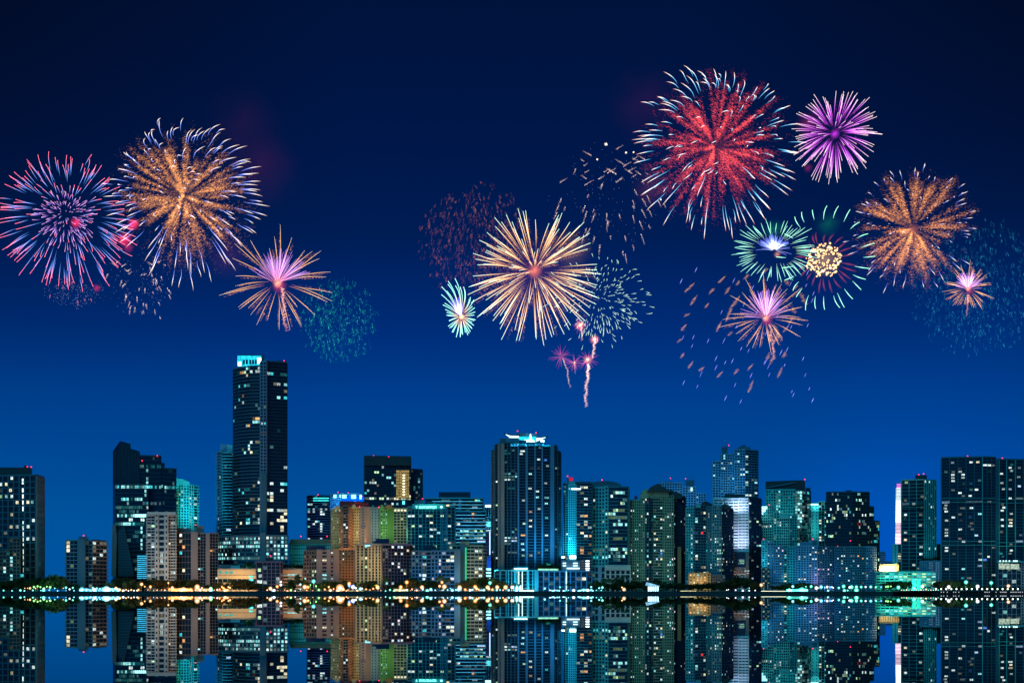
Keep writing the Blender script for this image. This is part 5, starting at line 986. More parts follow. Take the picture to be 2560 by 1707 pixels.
for t in [(6,1452,34),(22,1448,36),(55,1450,30),(82,1447,28),(106,1443,26),(128,1438,34),(151,1437,30),(176,1456,22),(302,1442,34),(322,1446,30),(338,1453,28),(374,1447,30),(394,1448,30),(455,1443,34),(482,1446,34),(600,1446,34),(622,1448,34),(641,1456,24),(730,1445,22),(768,1452,20),(812,1450,28),(836,1450,30),(855,1451,30),(907,1455,24),(928,1448,28),(1025,1445,28),(1050,1450,28),(1074,1446,28),(1095,1452,24),(1168,1448,28),(1190,1441,30),(1213,1442,30),(1240,1446,26),(1256,1450,24),(1480,1455,20),(1518,1456,22),(1540,1452,26),(1553,1447,24),(1575,1450,34),(1603,1450,34),(1620,1459,22),(1637,1450,26),(1656,1454,24),(1675,1455,26),(1710,1457,24),(1733,1456,26),(1758,1455,26),(1780,1454,26),(1802,1454,28),(1826,1445,34),(1848,1434,32),(1866,1440,30),(1882,1452,24),(1960,1458,24),(1982,1456,24),(2000,1456,24),(2020,1456,24),(2228,1451,28),(2252,1450,28),(2340,1452,26),(2364,1447,30),(2387,1447,30),(2410,1452,26),(12,1450,40),(30,1447,28),(45,1443,34),(70,1447,24),(93,1440,30),(118,1440,28),(140,1433,48),(163,1444,26),(191,1457,14),(249,1461,18),(275,1452,26),(290,1445,30),(312,1440,36),(330,1450,30),(349,1449,26),(362,1443,30),(384,1438,P_),(405,1444,30),(424,1447,30),(445,1446,34),(472,1444,46),(490,1454,24),(517,1459,13),(530,1459,13),(545,1452,24),(562,1455,24),(577,1440,P_),(592,1450,26),(612,1447,44),(632,1452,28),(653,1466,11),(667,1463,12),(685,1465,12),(705,1460,14),(718,1455,P_),(725,1452,20),(742,1431,17),(756,1443,15),(775,1458,22),(803,1455,26),(824,1450,34),(845,1452,34),(868,1447,22),(895,1452,20),(920,1449,34),(936,1453,22),(965,1436,P_),(969,1462,16),(990,1458,30),(1012,1450,30),(1037,1439,30),(1063,1447,34),(1084,1448,32),(1121,1438,P_),(1111,1459,18),(1104,1430,P_),(1157,1452,30),(1178,1443,34),(1203,1437,36),(1220,1459,18),(1233,1436,P_),(1246,1448,30),(1264,1459,15),(1276,1460,12),(1285,1453,P_),(1297,1455,P_),(1420,1451,P_),(1430,1453,P_),(1489,1450,24),(1504,1453,24),(1512,1438,P_),(1526,1438,P_),(1545,1440,22),(1559,1428,P_),(1530,1457,30),(1562,1454,36),(1590,1451,44),(1612,1456,30),(1644,1445,30),(1662,1448,P_),(1684,1450,P_),(1698,1455,24),(1722,1458,26),(1745,1457,28),(1770,1454,30),(1790,1456,26),(1813,1452,30),(1838,1440,36),(1858,1436,32),(1876,1448,30),(1890,1455,24),(1932,1461,14),(1945,1462,24),(1972,1455,26),(1990,1454,26),(2010,1453,30),(2030,1457,26),(2110,1461,24),(2140,1463,22),(2215,1455,24),(2240,1450,34),(2262,1450,32),(2352,1450,32),(2375,1447,34),(2398,1449,32),(2420,1455,26),(2458,1464,22),(2478,1463,22),(2498,1466,20),(2516,1467,20),(2534,1467,20),(2553,1467,20)]:
    if t[2] == P_: tree(t[0], t[1], 'p', D=rt.uniform(1124, 1140))
    else: tree(*t[:2], 'b', t[2])
for px, tp, w, D, base, look in ((712,1409,26,1204,1423,'roof garden shrub'),(735,1408,28,1204,1423,'roof garden shrub'),(750,1411,20,1204,1423,'roof garden shrub'),(622,1402,24,1212,1425,'roof garden tree'),(1355,1409,24,1196,1428,'small podium terrace tree'),(1374,1406,26,1196,1428,'small podium terrace tree'),(1390,1410,18,1196,1428,'small podium terrace tree'),(2318,1393,24,1215,1404,'dark garage roof shrub'),(2342,1391,30,1215,1404,'dark garage roof shrub')):
    e = tree(px, tp, 'b', w, D, base); PENDING.pop(); later(e, look, px, 'shrub', 'planting on the roofs')
# ================================================================ lamps
def globe_mesh(r, mat, sz=1.):
    m = MB(); m.sphere((0, 0, 0), r, 10, 7, sz); return m.mesh('lamp_globe', mat)
LC = {'o': (1, .34, .06), 'w': (1, .5, .2), 'c': (.18, .8, 1), 't': (.1, 1, .75), 'g': (.3, 1, .25), 'b': (.12, .35, 1), 'n': (.9, .95, 1), 'p': (1, .7, .6)}
LN = {'o': 'orange', 'w': 'warm white', 'c': 'icy cyan', 't': 'mint green', 'g': 'green', 'b': 'deep blue', 'n': 'white', 'p': 'pale pink'}
GM, PM = {}, {}
def halo_shell(c):  # additive emission imitating the halo around a lamp
    n = f'lamp_halo_{c}'
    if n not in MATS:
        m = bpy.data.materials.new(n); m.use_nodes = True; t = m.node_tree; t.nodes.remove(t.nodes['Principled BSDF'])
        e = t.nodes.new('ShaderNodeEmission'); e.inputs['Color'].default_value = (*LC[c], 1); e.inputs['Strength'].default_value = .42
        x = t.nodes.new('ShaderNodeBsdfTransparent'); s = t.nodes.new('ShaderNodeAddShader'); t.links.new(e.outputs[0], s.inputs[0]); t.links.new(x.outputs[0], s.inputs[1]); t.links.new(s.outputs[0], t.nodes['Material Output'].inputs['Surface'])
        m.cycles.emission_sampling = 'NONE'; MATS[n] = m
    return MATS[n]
def lamp(px, py, c, r=1.0, power=0, D=None, double=False):
    D = D or rt.uniform(SHORE+7, SHORE+13)
    z = Z(py, D); z = max(z, LAND+.9); r = round((r*.78 if r > .8 else r*.8)*(rt.choice((.55, .7, .85, 1.0, 1.2)) if r < 1.5 else 1), 2); z += rt.uniform(-.5, .7)*(r > .4)
    k = (c, round(r, 2))
    if k not in GM:
        m = MB(); m.sphere((0, 0, 0), r*.7, 10, 7); n_in = len(m.f); m.sphere((0, 0, 0), r*1.35, 12, 8)      # hot bulb inside an added shell whose glow imitates a halo
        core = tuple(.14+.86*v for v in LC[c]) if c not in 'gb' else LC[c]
        GM[k] = m.mesh('lamp_globe', glow(f'lamp_light_{c}', core, 3.2)); GM[k].materials.append(halo_shell(c)); GM[k].polygons.foreach_set('material_index', [0]*n_in+[1]*(len(m.f)-n_in))
    hk = round(z-LAND, 0)
    if hk not in PM:
        m = MB(); m.tube([(0, 0, 0), (0, 0, -hk*.1)], [.12, .12]); m.tube([(0, 0, 0), (0, 0, -1)], [.07, .11]); m.box(-.25, .25, -.25, .25, -1, -.96); PM[hk] = m.mesh('lamp_post', METAL)
    small = r < .5
    name, cat, grp = ('promenade_light', 'promenade light', f'{LN[c]} promenade lights') if small else ('street_lamp', 'street lamp', f'{LN[c]} street lamps')
    e = empty(name, (X(px, D), D, LAND))
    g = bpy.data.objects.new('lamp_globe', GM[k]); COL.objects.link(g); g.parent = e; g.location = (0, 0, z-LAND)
    p = bpy.data.objects.new('lamp_post', PM[hk]); COL.objects.link(p); p.parent = e; p.location = (0, 0, z-LAND); p.scale = (1, 1, (z-LAND))
    later(e, f'{"small" if small else "tall"} {LN[c]} {"promenade light" if small else "street lamp"}', px, cat, grp)
    if power >= 2000:
        l = bpy.data.lights.new('lamp_bulb', 'POINT'); l.energy = power*(2.0 if c == 'o' else 1.0 if c in 'wp' else .5 if c == 'g' else 1.5); l.color = LC[c]; l.shadow_soft_size = r
        lo = bpy.data.objects.new('lamp_bulb', l); COL.objects.link(lo); lo.location = (X(px, D), D-r-.5, z); lo.visible_glossy = False
for a in [(354,1461,'w',1.5,2500),(362,1467,'o',.9),(376,1467,'o',1.4,2500),(421,1455,'o',1.3,3000),(431,1467,'w',1.3,2000),(459,1475,'w',2.2,5000),(452,1474,'w',1.6,2000),(441,1476,'o',1.2),(493,1467,'w',2.3,5000),(500,1474,'p',1.2,1500),(510,1475,'p',1.0),(480,1475,'o',1.,1500),(527,1477,'c',1.9,3500),(527,1470,'g',1.5,3500),(555,1467,'o',1.3,2000),(563,1475,'w',1.9,4000),(571,1467,'w',.9,1200),(575,1469,'o',.9),(543,1475,'p',.9,1200),
 (676,1471,'w',1.7,3500),(668,1474,'w',1.3),(685,1476,'n',1.5,2500),(680,1480,'b',.9,2500),(693,1467,'o',1.4,2500),(702,1454,'n',.85),(702,1461,'n',1.,800),(751,1462,'c',.85),(751,1471,'c',.85),(762,1467,'w',2.,4500),(770,1468,'o',1.4,1800),(784,1454,'t',1.7,6000),(776,1462,'g',1.,3500),(790,1463,'g',.9,2500),(727,1477,'g',1.1,2500),(738,1477,'n',.9),(719,1480,'o',.9),(822,1467,'o',1.4,2500),(826,1477,'w',1.3,1500),(850,1471,'w',3.4,12000),(846,1478,'w',1.5),(873,1457,'o',1.7,2500),(873,1463,'b',1.1),(884,1463,'b',1.1,2000),(882,1468,'p',1.8,2500),(889,1470,'n',1.3,1200),(870,1474,'w',1.1),(901,1472,'c',1.3,1200),(905,1471,'n',.9),(933,1470,'o',.85),(944,1467,'w',1.8,4000),(1002,1467,'o',1.7,3500),(1017,1454,'o',1.7,3500),(964,1476,'t',1.3,2500),(990,1474,'w',1.,1200),(1000,1474,'w',1.2),(1010,1475,'w',1.,1500),(1017,1474,'n',1.,1200),
 (1055,1467,'w',1.8,4000),(1057,1474,'c',1.3,1500),(1068,1477,'t',1.7,4000),(1077,1474,'c',1.2,1500),(1105,1455,'o',1.4,1800),(1111,1467,'w',2.,4500),(1099,1464,'w',1.,),(1108,1474,'c',1.,),(1119,1474,'c',1.3,2500),(1131,1474,'c',1.1),(1147,1473,'c',1.7,3500),(1149,1467,'w',1.9,3500),(1153,1470,'o',1.2),(1188,1467,'o',1.8,4500),(1192,1472,'w',1.2,1500),(1219,1467,'w',1.9,4500),(1225,1456,'t',1.5,3000),(1223,1473,'w',1.2),(1243,1467,'w',1.8,4500),(1242,1474,'c',1.2,2000),(1264,1467,'w',2.,4500),(1280,1467,'p',1.5,3000),(1175,1474,'n',1.,1000),(1203,1473,'c',.9),
 (903,1490,'o',.1)]:
    if a[1] < 1489: lamp(*a)
for a in [(1903,1462,'w',1.5,2500),(1362,1470,'c',.9),(1478,1468,'c',1.3,1500),(1498,1468,'c',1.2,1500),(1506,1469,'t',1.3,2000),(1503,1476,'t',1.1),(1491,1476,'c',1.,),(1555,1468,'w',1.4,1500),(1560,1473,'w',1.6,1500),(1400,1468,'t',.9,1200),(1821,1473,'n',.9),(1817,1479,'n',1.,500),(1839,1479,'n',1.,500),(1857,1479,'n',.85),(1873,1478,'n',.85),(1888,1479,'n',.9,500),(1873,1469,'c',.85),
 (1973,1475,'t',1.7,4500),(2005,1475,'t',2.4,7000),(2015,1475,'t',1.2,1500),(1982,1466,'c',1.1,1500),(2015,1467,'t',1.1,1200),(2028,1467,'t',1.3,1500),(2041,1468,'n',1.6,2500),(2070,1481,'c',1.4,2500),(2053,1466,'c',1.3,1500),(2062,1467,'b',1.4,4000),(2068,1467,'n',1.3),(2075,1468,'b',1.4,4000),(2080,1467,'n',1.2),(2083,1468,'n',1.1),(2097,1468,'t',1.3,1800),(2109,1466,'t',1.6,3000),(2111,1475,'t',1.5,2500),(2119,1475,'t',.9),(2124,1468,'n',1.3,1200),(2129,1467,'t',1.4),(2141,1468,'t',1.4,1500),(2141,1476,'t',2.1,4500),(2153,1468,'t',1.2),(2164,1468,'n',1.3,1200),(2177,1468,'t',1.3),(2190,1468,'t',1.1,1000),(2203,1468,'b',1.3,1500),(2215,1466,'g',1.,1200),(2220,1466,'g',1.),(2227,1466,'g',1.,1200),(2246,1469,'t',1.6,2500),(2285,1469,'t',1.6,3000),(2306,1466,'n',1.5,2000),(2331,1456,'t',1.1,1500),
 (2372,1465,'n',1.6,3000),(2415,1456,'t',1.7,4500),(2444,1464,'n',1.6,3000),(2478,1455,'t',1.3,2500),(2521,1464,'w',1.5,2500)]: lamp(*a)
for px, py, c, r, p in ((346,1474,'o',.9,0),(370,1475,'o',1.,1800),(384,1476,'w',.8,0),(393,1474,'o',1.1,2200),(404,1477,'o',.8,0),(412,1474,'w',1.,0),(434,1475,'o',1.3,2500),(448,1472,'o',1.2,0),(466,1474,'o',1.5,2500),(474,1476,'w',1.,0),(488,1475,'o',1.2,0),(505,1470,'w',.9,0),(515,1475,'o',1.1,2200),(536,1474,'o',.9,0),(549,1474,'o',1.3,2200),(559,1471,'o',1.1,0),(569,1475,'o',1.4,2500),(711,1474,'w',.9,0),(766,1474,'o',1.1,2000),(797,1474,'g',.9,0),(812,1474,'o',1.,0),(834,1472,'o',1.2,2200),(842,1475,'w',1.3,0),(858,1473,'w',1.4,0),(866,1476,'o',1.,0),(893,1476,'w',1.,0),(915,1474,'o',.9,0),(925,1475,'w',.8,0),(975,1474,'t',.9,0),(985,1476,'g',.9,0),(1030,1474,'o',1.,2000),(1042,1475,'w',.8,0),(1088,1474,'c',.9,0),(1126,1470,'c',.8,0),(1140,1475,'c',1.,0),(1163,1474,'o',1.1,2000),(1181,1475,'c',.9,0),(1197,1474,'o',1.1,0),(1210,1475,'c',1.,0),(1231,1475,'o',1.1,0),(1250,1474,'c',1.,0),(1258,1475,'o',1.,0),(1272,1475,'c',1.1,0),(1290,1474,'c',1.3,2500)): lamp(px, py, c, r, p)  # extra lamps added to strengthen the glow along the shore
# mooring and promenade lights at the left
for px in (9, 30, 51, 61, 82, 102, 123, 144, 165, 185, 200): lamp(px, 1479.4, 'c' if px > 100 else 't', .9, 350)
for px, c in ((62,'w'),(69,'w'),(75,'w'),(89,'w'),(109,'n'),(137,'t'),(158,'w'),(165,'t'),(182,'t')): lamp(px, 1469.5, c, .85, 350)
for px, py in ((94,1466),(101,1468),(109,1474),(117,1466),(127,1466),(125,1469),(110,1470),(85,1468)): lamp(px, py, 'g' if py != 1474 else 't', 1.5 if py == 1474 else .85, 2600)
for px, py, c, r, p in ((205,1475,'c',2.2,6000),(216,1478,'c',1.5,3000),(224,1479,'b',1.3,4000),(232,1469,'c',1.3,3000),(236,1476,'n',1.6,2500),(242,1471,'c',1.,0),(250,1470,'c',1.,1500),(258,1470,'t',1.,0),(264,1470,'c',1.7,3000),(268,1474,'n',2.4,5000),(274,1471,'c',1.3,2500),(281,1471,'t',1.,0),(290,1471,'w',1.3,1500),(294,1476,'c',1.,1200),(260,1479,'c',1.2,2500),(248,1479,'b',1.1,3500),(276,1478,'b',1.,3000),(283,1478,'c',1.1,1500),(300,1475,'o',1.3,2500),(308,1479,'n',1.1,1200),(315,1479,'w',1.1,800),(321,1479,'n',1.3,1500),(328,1479,'w',1.,600),(335,1479,'n',1.1,0),(343,1480,'p',.85,0),(227,1478,'c',1.0,0),(240,1479,'c',1.0,0),(254,1478,'b',1.,2500),(298,1480,'w',.9,0),(174,1474,'n',1.2,800)): lamp(px, py, c, r, p)
# cyan strip of promenade lights
for i, px in enumerate((1375,1379,1383,1387,1393,1398,1408,1412,1421,1434,1446,1450,1454,1459,1465,1470,1478,1482)): lamp(px, 1476.2, 'c' if i % 3 else 'n', 1.25 if i % 2 else .95, 1200 if i % 3 == 0 else 0)
# bollard lights along the central promenade
for i in range(46):
    if rt.random() < .3: continue
    px = 1024+i*5.9+rt.uniform(-2.5, 2.5); lamp(px, 1478.7, 'p' if i % 4 else 'o', .3, 0, D=SHORE+5)
for i in range(24): rt.random() < .7 and lamp(700+i*13.4+rt.uniform(-5, 5), 1479.2, 'p' if i % 3 else 'w', .3, 0, D=SHORE+5)
for i in range(21): lamp(343+i*14.9+rt.uniform(-6, 6), 1479.2, 'o' if i % 3 else 'w', .3, 0, D=SHORE+5)
# pier edge lights, right
for i in range(17):
    px = 2340+i*12.8; e = empty('promenade_light', (X(px, PD+1), PD+1, 3.0)); m = GM.get('edge')
    if m is None:
        GM['edge'] = m = globe_mesh(.62, glow('edge_light', (.85, 1, .85), 4)); k = MB(); k.tube([(0, 0, 0), (0, 0, .9)], [.08, .06]); GM['edgep'] = k.mesh('lamp_post', METAL)
    a = bpy.data.objects.new('lamp_globe', m); COL.objects.link(a); a.parent = e; a.location = (0, 0, 1.1)
    a = bpy.data.objects.new('lamp_post', GM['edgep']); COL.objects.link(a); a.parent = e
    later(e, 'small pier edge light', px, 'promenade light', 'pier edge lights')
for i in range(16): lamp(2254+i*6.1, 1474.6-(i > 3)*.6, 't' if i % 2 else 'w', .7, 500 if i % 4 == 0 else 0, D=SHORE+6)
# ================================================================ small waterfront buildings, walls and strip lights
def pavilion(name, label, short, px0, px1, top, D, mat, roofm='pale', cat='pavilion', bays=6, posts=True):
    org = (X((px0+px1)/2, D), D, LAND); r = empty(name, org, label=label, cat=cat); x0, x1 = X(px0, D), X(px1, D); zt = Z(top, D)
    a = MB(); a.box(x0, x1, D+4, D+8, LAND, zt-.3); a.build('back_wall', wall('grey'), r, org)
    a = MB(); a.box(x0-.6, x1+.6, D-.5, D+8.4, zt-.3, zt+.15); a.build('roof', wall(roofm), r, org)
    for i in range(bays):
        a = MB(); u = x0+(x1-x0)*(i+.12)/bays; v = x0+(x1-x0)*(i+.9)/bays; a.box(u, v, D+3.8, D+3.95, LAND+.3, zt-.5); a.build('lit_opening', mat, r, org)
    for i in range(bays+1):
        a = MB(); u = x0+(x1-x0)*i/bays; a.tube([(u, D, LAND), (u, D, zt-.3)], [.14, .14]); a.build('post', METAL, r, org)
    SHORTS.append((px0, px1, D+30, short)) if False else None
    return r
pavilion('market_pavilion', 'long low cyan lit market pavilion at the foot of the lone balcony tower', '', 206, 246, 1471, 1124, glow('pav_cyan', (.05, .6, 1), 1.3, vary=.7), 'slate', bays=8)
pavilion('market_pavilion', 'small bright white lit market pavilion left of the dark trees', '', 252, 296, 1469, 1126, glow('pav_ice', (.3, .9, 1), 1.8, vary=.7), 'slate', bays=8)
pavilion('waterfront_cafe', 'amber lit waterfront cafe with glowing openings below the brown block', '', 418, 478, 1469, 1124, glow('pav_amber', (1, .5, .12), 2.6, vary=.8), 'brown', 'cafe', 9)
pavilion('waterfront_cafe', 'rosy lit waterfront cafe between two bright street lamps', '', 484, 524, 1470, 1124, glow('pav_rose', (1, .5, .22), 1.6, vary=.8), 'brown', 'cafe', 7)
pavilion('waterfront_cafe', 'low golden lit terrace cafe under the biggest white street lamp', '', 862, 908, 1475, 1122, glow('pav_gold', (1, .75, .3), 1.0, vary=.7), 'olive', 'cafe', 10)
pavilion('waterfront_shop', 'pale green lit colonnade shop in front of the purple side wall', '', 984, 1020, 1471, 1130, glow('pav_lime', (.8, 1, .6), 1.4, vary=.6), 'olive', 'shop', 9)
pavilion('terrace_restaurant', 'low yellow lit restaurant terrace at the foot of the golden villa block', '', 1702, 1741, 1474.5, 1122, glow('pav_yellow', (1, .8, .4), 2.2, vary=.5), 'ochre', 'restaurant', 10)
r = pavilion('event_tent', 'brilliant blue white lit event tent with a sloping roof behind dark bushes', '', 1620, 1648, 1464, 1128, glow('tent_white', (.5, .85, 1), 3.0, vary=.5), 'white', 'tent', 5)
org = r.location; a = MB(); D = 1127
x0, x1, zt = X(1616, D), X(1649, D), Z(1462, D); n = 0
a.hexa([(x0, D, zt), (x1, D, zt-1), (x1, D+9, zt-1), (x0, D+9, zt), (x0+1, D, zt+2.6), (x1, D, zt-.6), (x1, D+9, zt-.6), (x0+1, D+9, zt+2.6)])
a.build('tent_roof', glow('tent_canvas', (.3, .7, 1), .9, vary=.4), r, org)
# lit handrail wall under the trees
for px0, px1, py, c, nm, lb in ((1903, 1966, 1477.6, 'w', 'lit_wall', 'low garden wall topped by a bright cream strip light'),):
    D = SHORE+6; org = (X((px0+px1)/2, D), D, LAND); e = empty(nm, org, label=lb, cat='garden wall')
    a = MB(); a.box(X(px0, D), X(px1, D), D+.3, D+.8, LAND, LAND+.7); a.build('wall', conc, e, org)
    for i in range(30):
        a = MB(); u = X(px0+(px1-px0)*i/30, D); a.box(u, u+.55, D, D+.25, Z(py+1.6, D), Z(py-1.2, D)); a.build('strip_lamp', glow('strip_cream', (1, .95, .65), 2.4), e, org)
D = SHORE+12; org = (X(2000, D), D, LAND); e = empty('garden_wall', org, label='long low wall washed in turquoise light right of the cream strip light', cat='garden wall')
a = MB(); a.box(X(1967, D), X(2020, D), D, D+.6, LAND, Z(1472.5, D)); a.build('wall', wall('pale'), e, org); a = MB(); a.box(X(1966, D), X(2021, D), D-.2, D+.8, Z(1472.5, D), Z(1472.5, D)+.25); a.build('coping', wall('aqua'), e, org)
D = 1160; org = (X(1945, D), D, LAND); e = empty('garden_building', org, label='plain pale flat fronted pump house behind the conical dark trees', cat='building')
a = MB(); a.box(X(1925, D), X(1965, D), D, D+10, LAND, Z(1458, D)); a.build('wall', wall('bluegrey'), e, org); a = MB(); a.box(X(1924, D), X(1966, D), D-.5, D+10.5, Z(1458, D), Z(1457, D)); a.build('roof', wall('slate'), e, org)
flush()
# ================================================================ fireworks: every trail is a thin burning tube in the air
sp = bpy.data.materials.new('burning_spark'); sp.use_nodes = True; nt = sp.node_tree; nt.nodes.remove(nt.nodes['Principled BSDF'])
at = nt.nodes.new('ShaderNodeAttribute'); at.attribute_name = 'Heat'
em = nt.nodes.new('ShaderNodeEmission'); tr = nt.nodes.new('ShaderNodeBsdfTransparent'); ad = nt.nodes.new('ShaderNodeAddShader')
nt.links.new(at.outputs['Color'], em.inputs['Color']); nt.links.new(em.outputs[0], ad.inputs[0]); nt.links.new(tr.outputs[0], ad.inputs[1]); nt.links.new(ad.outputs[0], nt.nodes['Material Output'].inputs['Surface'])
sp.cycles.emission_sampling = 'NONE'
SPARK = sp
class Fire:
    """tubes with a colour per vertex"""
    def __init__(s): s.v = []; s.f = []; s.c = []
    def trail(s, pts, rads, cols, k=3):
        n = len(s.v); m = len(pts)
        for j in range(m):
            p = Vector(pts[j]); d = (Vector(pts[min(j+1, m-1)])-Vector(pts[max(j-1, 0)])).normalized()
            u = d.cross(Vector((.3, 1, .2))).normalized(); w = d.cross(u)
            for i in range(k):
                a = 2*math.pi*i/k+.5; s.v.append(tuple(p+(u*math.cos(a)+w*math.sin(a))*rads[j])); s.c.append(cols[j])
        for j in range(m-1):
            for i in range(k): s.f.append((n+j*k+i, n+j*k+(i+1) % k, n+(j+1)*k+(i+1) % k, n+(j+1)*k+i))
    def fleck(s, p, q, r, c):
        p, q = Vector(p), Vector(q); d = (q-p)
        u = d.cross(Vector((.3, 1, .2))).normalized()*r; w = d.cross(u).normalized()*r; mid = (p+q)/2
        n = len(s.v); s.v += [tuple(p), tuple(mid+u), tuple(mid-u*.5+w*.87), tuple(mid-u*.5-w*.87), tuple(q)]; s.c += [c]*5
        s.f += [(n, n+1, n+2), (n, n+2, n+3), (n, n+3, n+1), (n+4, n+2, n+1), (n+4, n+3, n+2), (n+4, n+1, n+3)]
    def build(s, name, parent, org):
        me = bpy.data.meshes.new(name); me.from_pydata([(x-org[0], y-org[1], z-org[2]) for x, y, z in s.v], [], s.f)
        a = me.color_attributes.new('Heat', 'FLOAT_COLOR', 'POINT'); buf = []
        for c in s.c: buf += [c[0], c[1], c[2], 1]
        a.data.foreach_set('color', buf); me.materials.append(SPARK)
        o = bpy.data.objects.new(name, me); COL.objects.link(o); o.parent = parent; return o
def mulc(c, k): return (c[0]*k, c[1]*k, c[2]*k)
def lerpc(a, b, t): return tuple(a[i]+(b[i]-a[i])*t for i in range(3))
def sph(n, r, jit=.35):
    out = []
    for i in range(n):
        z = 1-2*(i+.5)/n; a = i*2.39996+r.uniform(-jit, jit); z = max(-1, min(1, z+r.uniform(-jit, jit)*2/math.sqrt(n)))
        q = math.sqrt(1-z*z); out.append(Vector((q*math.cos(a), q*math.sin(a), z)))
    from mathutils import Euler
    M = Euler((r.uniform(0, 6), r.uniform(0, 6), r.uniform(0, 6))).to_matrix(); out = [M @ v for v in out]
    r.shuffle(out); return out
class Burst:
    def __init__(s, px, py, D, label, seed, name='firework_burst'):
        s.D = D; s.u = D/F; s.org = (X(px, D), D, Z(py, D)); s.r = random.Random(seed); s.px, s.py = px, py
        s.root = empty(name, s.org, label=label, cat='firework'); s.tr = []; s.gl = Fire(); s.jit = 1.
    def at(s, d, rp, sag=0., kx=1., kz=1.):       # direction, radius in photo pixels -> point
        r = rp*s.u
        return (s.org[0]+d.x*r*kx, s.org[1]+d.y*r, s.org[2]+d.z*r*kz-sag*s.u)
    def trail(s, d, r0, r1, w, cols, sag=0., kx=1., kz=1., n=7, hook=0., taper=(.35, 1, .8)):
        f = Fire(); pts = []; rad = []; cc = []; jr = min(7, r1*.045)*s.jit; ox, oz, cv = s.r.uniform(-jr, jr)*s.u, s.r.uniform(-jr, jr)*s.u, s.r.uniform(-jr, jr)*s.u
        for i in range(n):
            t = i/(n-1); r = r0+(r1-r0)*t; g = sag*(r/max(r1, 1))**2
            p = list(s.at(d, r, g, kx, kz)); p[0] += hook*s.u*t*t*t+ox-d.z*cv*t*t; p[2] += oz+d.x*cv*t*t; pts.append(p)
            rad.append(w*s.u*(taper[0]+(taper[1]-taper[0])*min(1, t*2) if t < .5 else taper[1]+(taper[2]-taper[1])*(t-.5)*2))
            k = t*(len(cols)-1); a = min(int(k), len(cols)-2); cc.append(lerpc(cols[a], cols[a+1], k-a))
        f.trail(pts, rad, cc); s.tr.append((abs(r1-r0), f)); return s
    def glitter(s, d, r0, r1, n, spread, size, col, drift=(.6, .35), sag=0., kx=1., kz=1., even=True):
        r = s.r
        for _ in range(n):
            t = math.sqrt(r.random()) if even else r.random()**.8
            rr = r0+(r1-r0)*t; p = Vector(s.at(d, rr, sag*(rr/r1)**2, kx, kz))
            sd = spread*s.u*(.25+.95*t)
            p += Vector((r.gauss(0, sd), r.gauss(0, sd), r.gauss(0, sd)))
            L_ = size*s.u*r.uniform(.4, 1.5); q = p+Vector((drift[0]*L_, r.uniform(-.2, .2)*L_, drift[1]*L_))
            b = r.choice((.3, .55, .9, 1.5))*(min(1., .35+1.3*t) if t < .7 else 1.15-.9*(t-.7)/.3); s.gl.fleck(p, q, .42*s.u, mulc(col, b))
        return s
    def ball(s, px, py, rp, col, k, part='core_flash'):
        """flash gas, or smoke whose firelight is put in as emission, dense in the middle and fading outwards"""
        key = f'emissive_gas_{int(col[0]*99)}_{int(col[1]*99)}_{int(col[2]*99)}_{int(k*100)}_{int(rp)}'
        if key not in MATS:
            m = bpy.data.materials.new(key); m.use_nodes = True; t = m.node_tree; t.nodes.remove(t.nodes['Principled BSDF'])
            tc = t.nodes.new('ShaderNodeTexCoord'); ln = t.nodes.new('ShaderNodeVectorMath'); ln.operation = 'LENGTH'; t.links.new(tc.outputs['Object'], ln.inputs[0])
            mr = t.nodes.new('ShaderNodeMapRange'); mr.inputs['From Min'].default_value = 0; mr.inputs['From Max'].default_value = 1.0; mr.inputs['To Min'].default_value = 1; mr.inputs['To Max'].default_value = 0
            t.links.new(ln.outputs['Value'], mr.inputs['Value'])
            nz = t.nodes.new('ShaderNodeTexNoise'); nz.inputs['Scale'].default_value = 2.2; nz.inputs['Detail'].default_value = 3; t.links.new(tc.outputs['Object'], nz.inputs['Vector'])
            pw = t.nodes.new('ShaderNodeMath'); pw.operation = 'POWER'; t.links.new(mr.outputs['Result'], pw.inputs[0]); pw.inputs[1].default_value = 1.8
            n2 = t.nodes.new('ShaderNodeMapRange'); n2.inputs['From Min'].default_value = .35; n2.inputs['From Max'].default_value = .7; t.links.new(nz.outputs['Fac'], n2.inputs['Value']); n2.inputs['To Min'].default_value = .25; n2.inputs['To Max'].default_value = 1.3
            ml = t.nodes.new('ShaderNodeMath'); ml.operation = 'MULTIPLY'; t.links.new(pw.outputs[0], ml.inputs[0]); t.links.new(n2.outputs['Result'], ml.inputs[1])
            m2 = t.nodes.new('ShaderNodeMath'); m2.operation = 'MULTIPLY'; t.links.new(ml.outputs[0], m2.inputs[0]); m2.inputs[1].default_value = k/(rp*s.u)
            e = t.nodes.new('ShaderNodeEmission'); e.inputs['Color'].default_value = (*col, 1); t.links.new(m2.outputs[0], e.inputs['Strength'])  # smoke emits too: the firelight on it is put into the emission
            t.links.new(e.outputs[0], t.nodes['Material Output'].inputs['Volume']); MATS[key] = m
            try: m.cycles.volume_step_rate = 1.0
            except Exception: pass
        m = MB(); m.sphere((0, 0, 0), 1.0, 16, 10); o = m.build(part, MATS[key], s.root)
        c = (X(px, s.D), s.D, Z(py, s.D)); o.location = tuple(c[i]-s.org[i] for i in range(3)); o.scale = (rp*s.u,)*3
        return s
    def star(s, px, py, rp, col, part='star'):
        f = Fire(); r = s.r; c = Vector((X(px, s.D), s.D, Z(py, s.D)))
        for d in sph(26, r): f.fleck(c, c+d*rp*.8*s.u*r.uniform(.5, 1), .16*rp*s.u, mulc(col, .4))
        f.build(part, s.root, s.org); return s
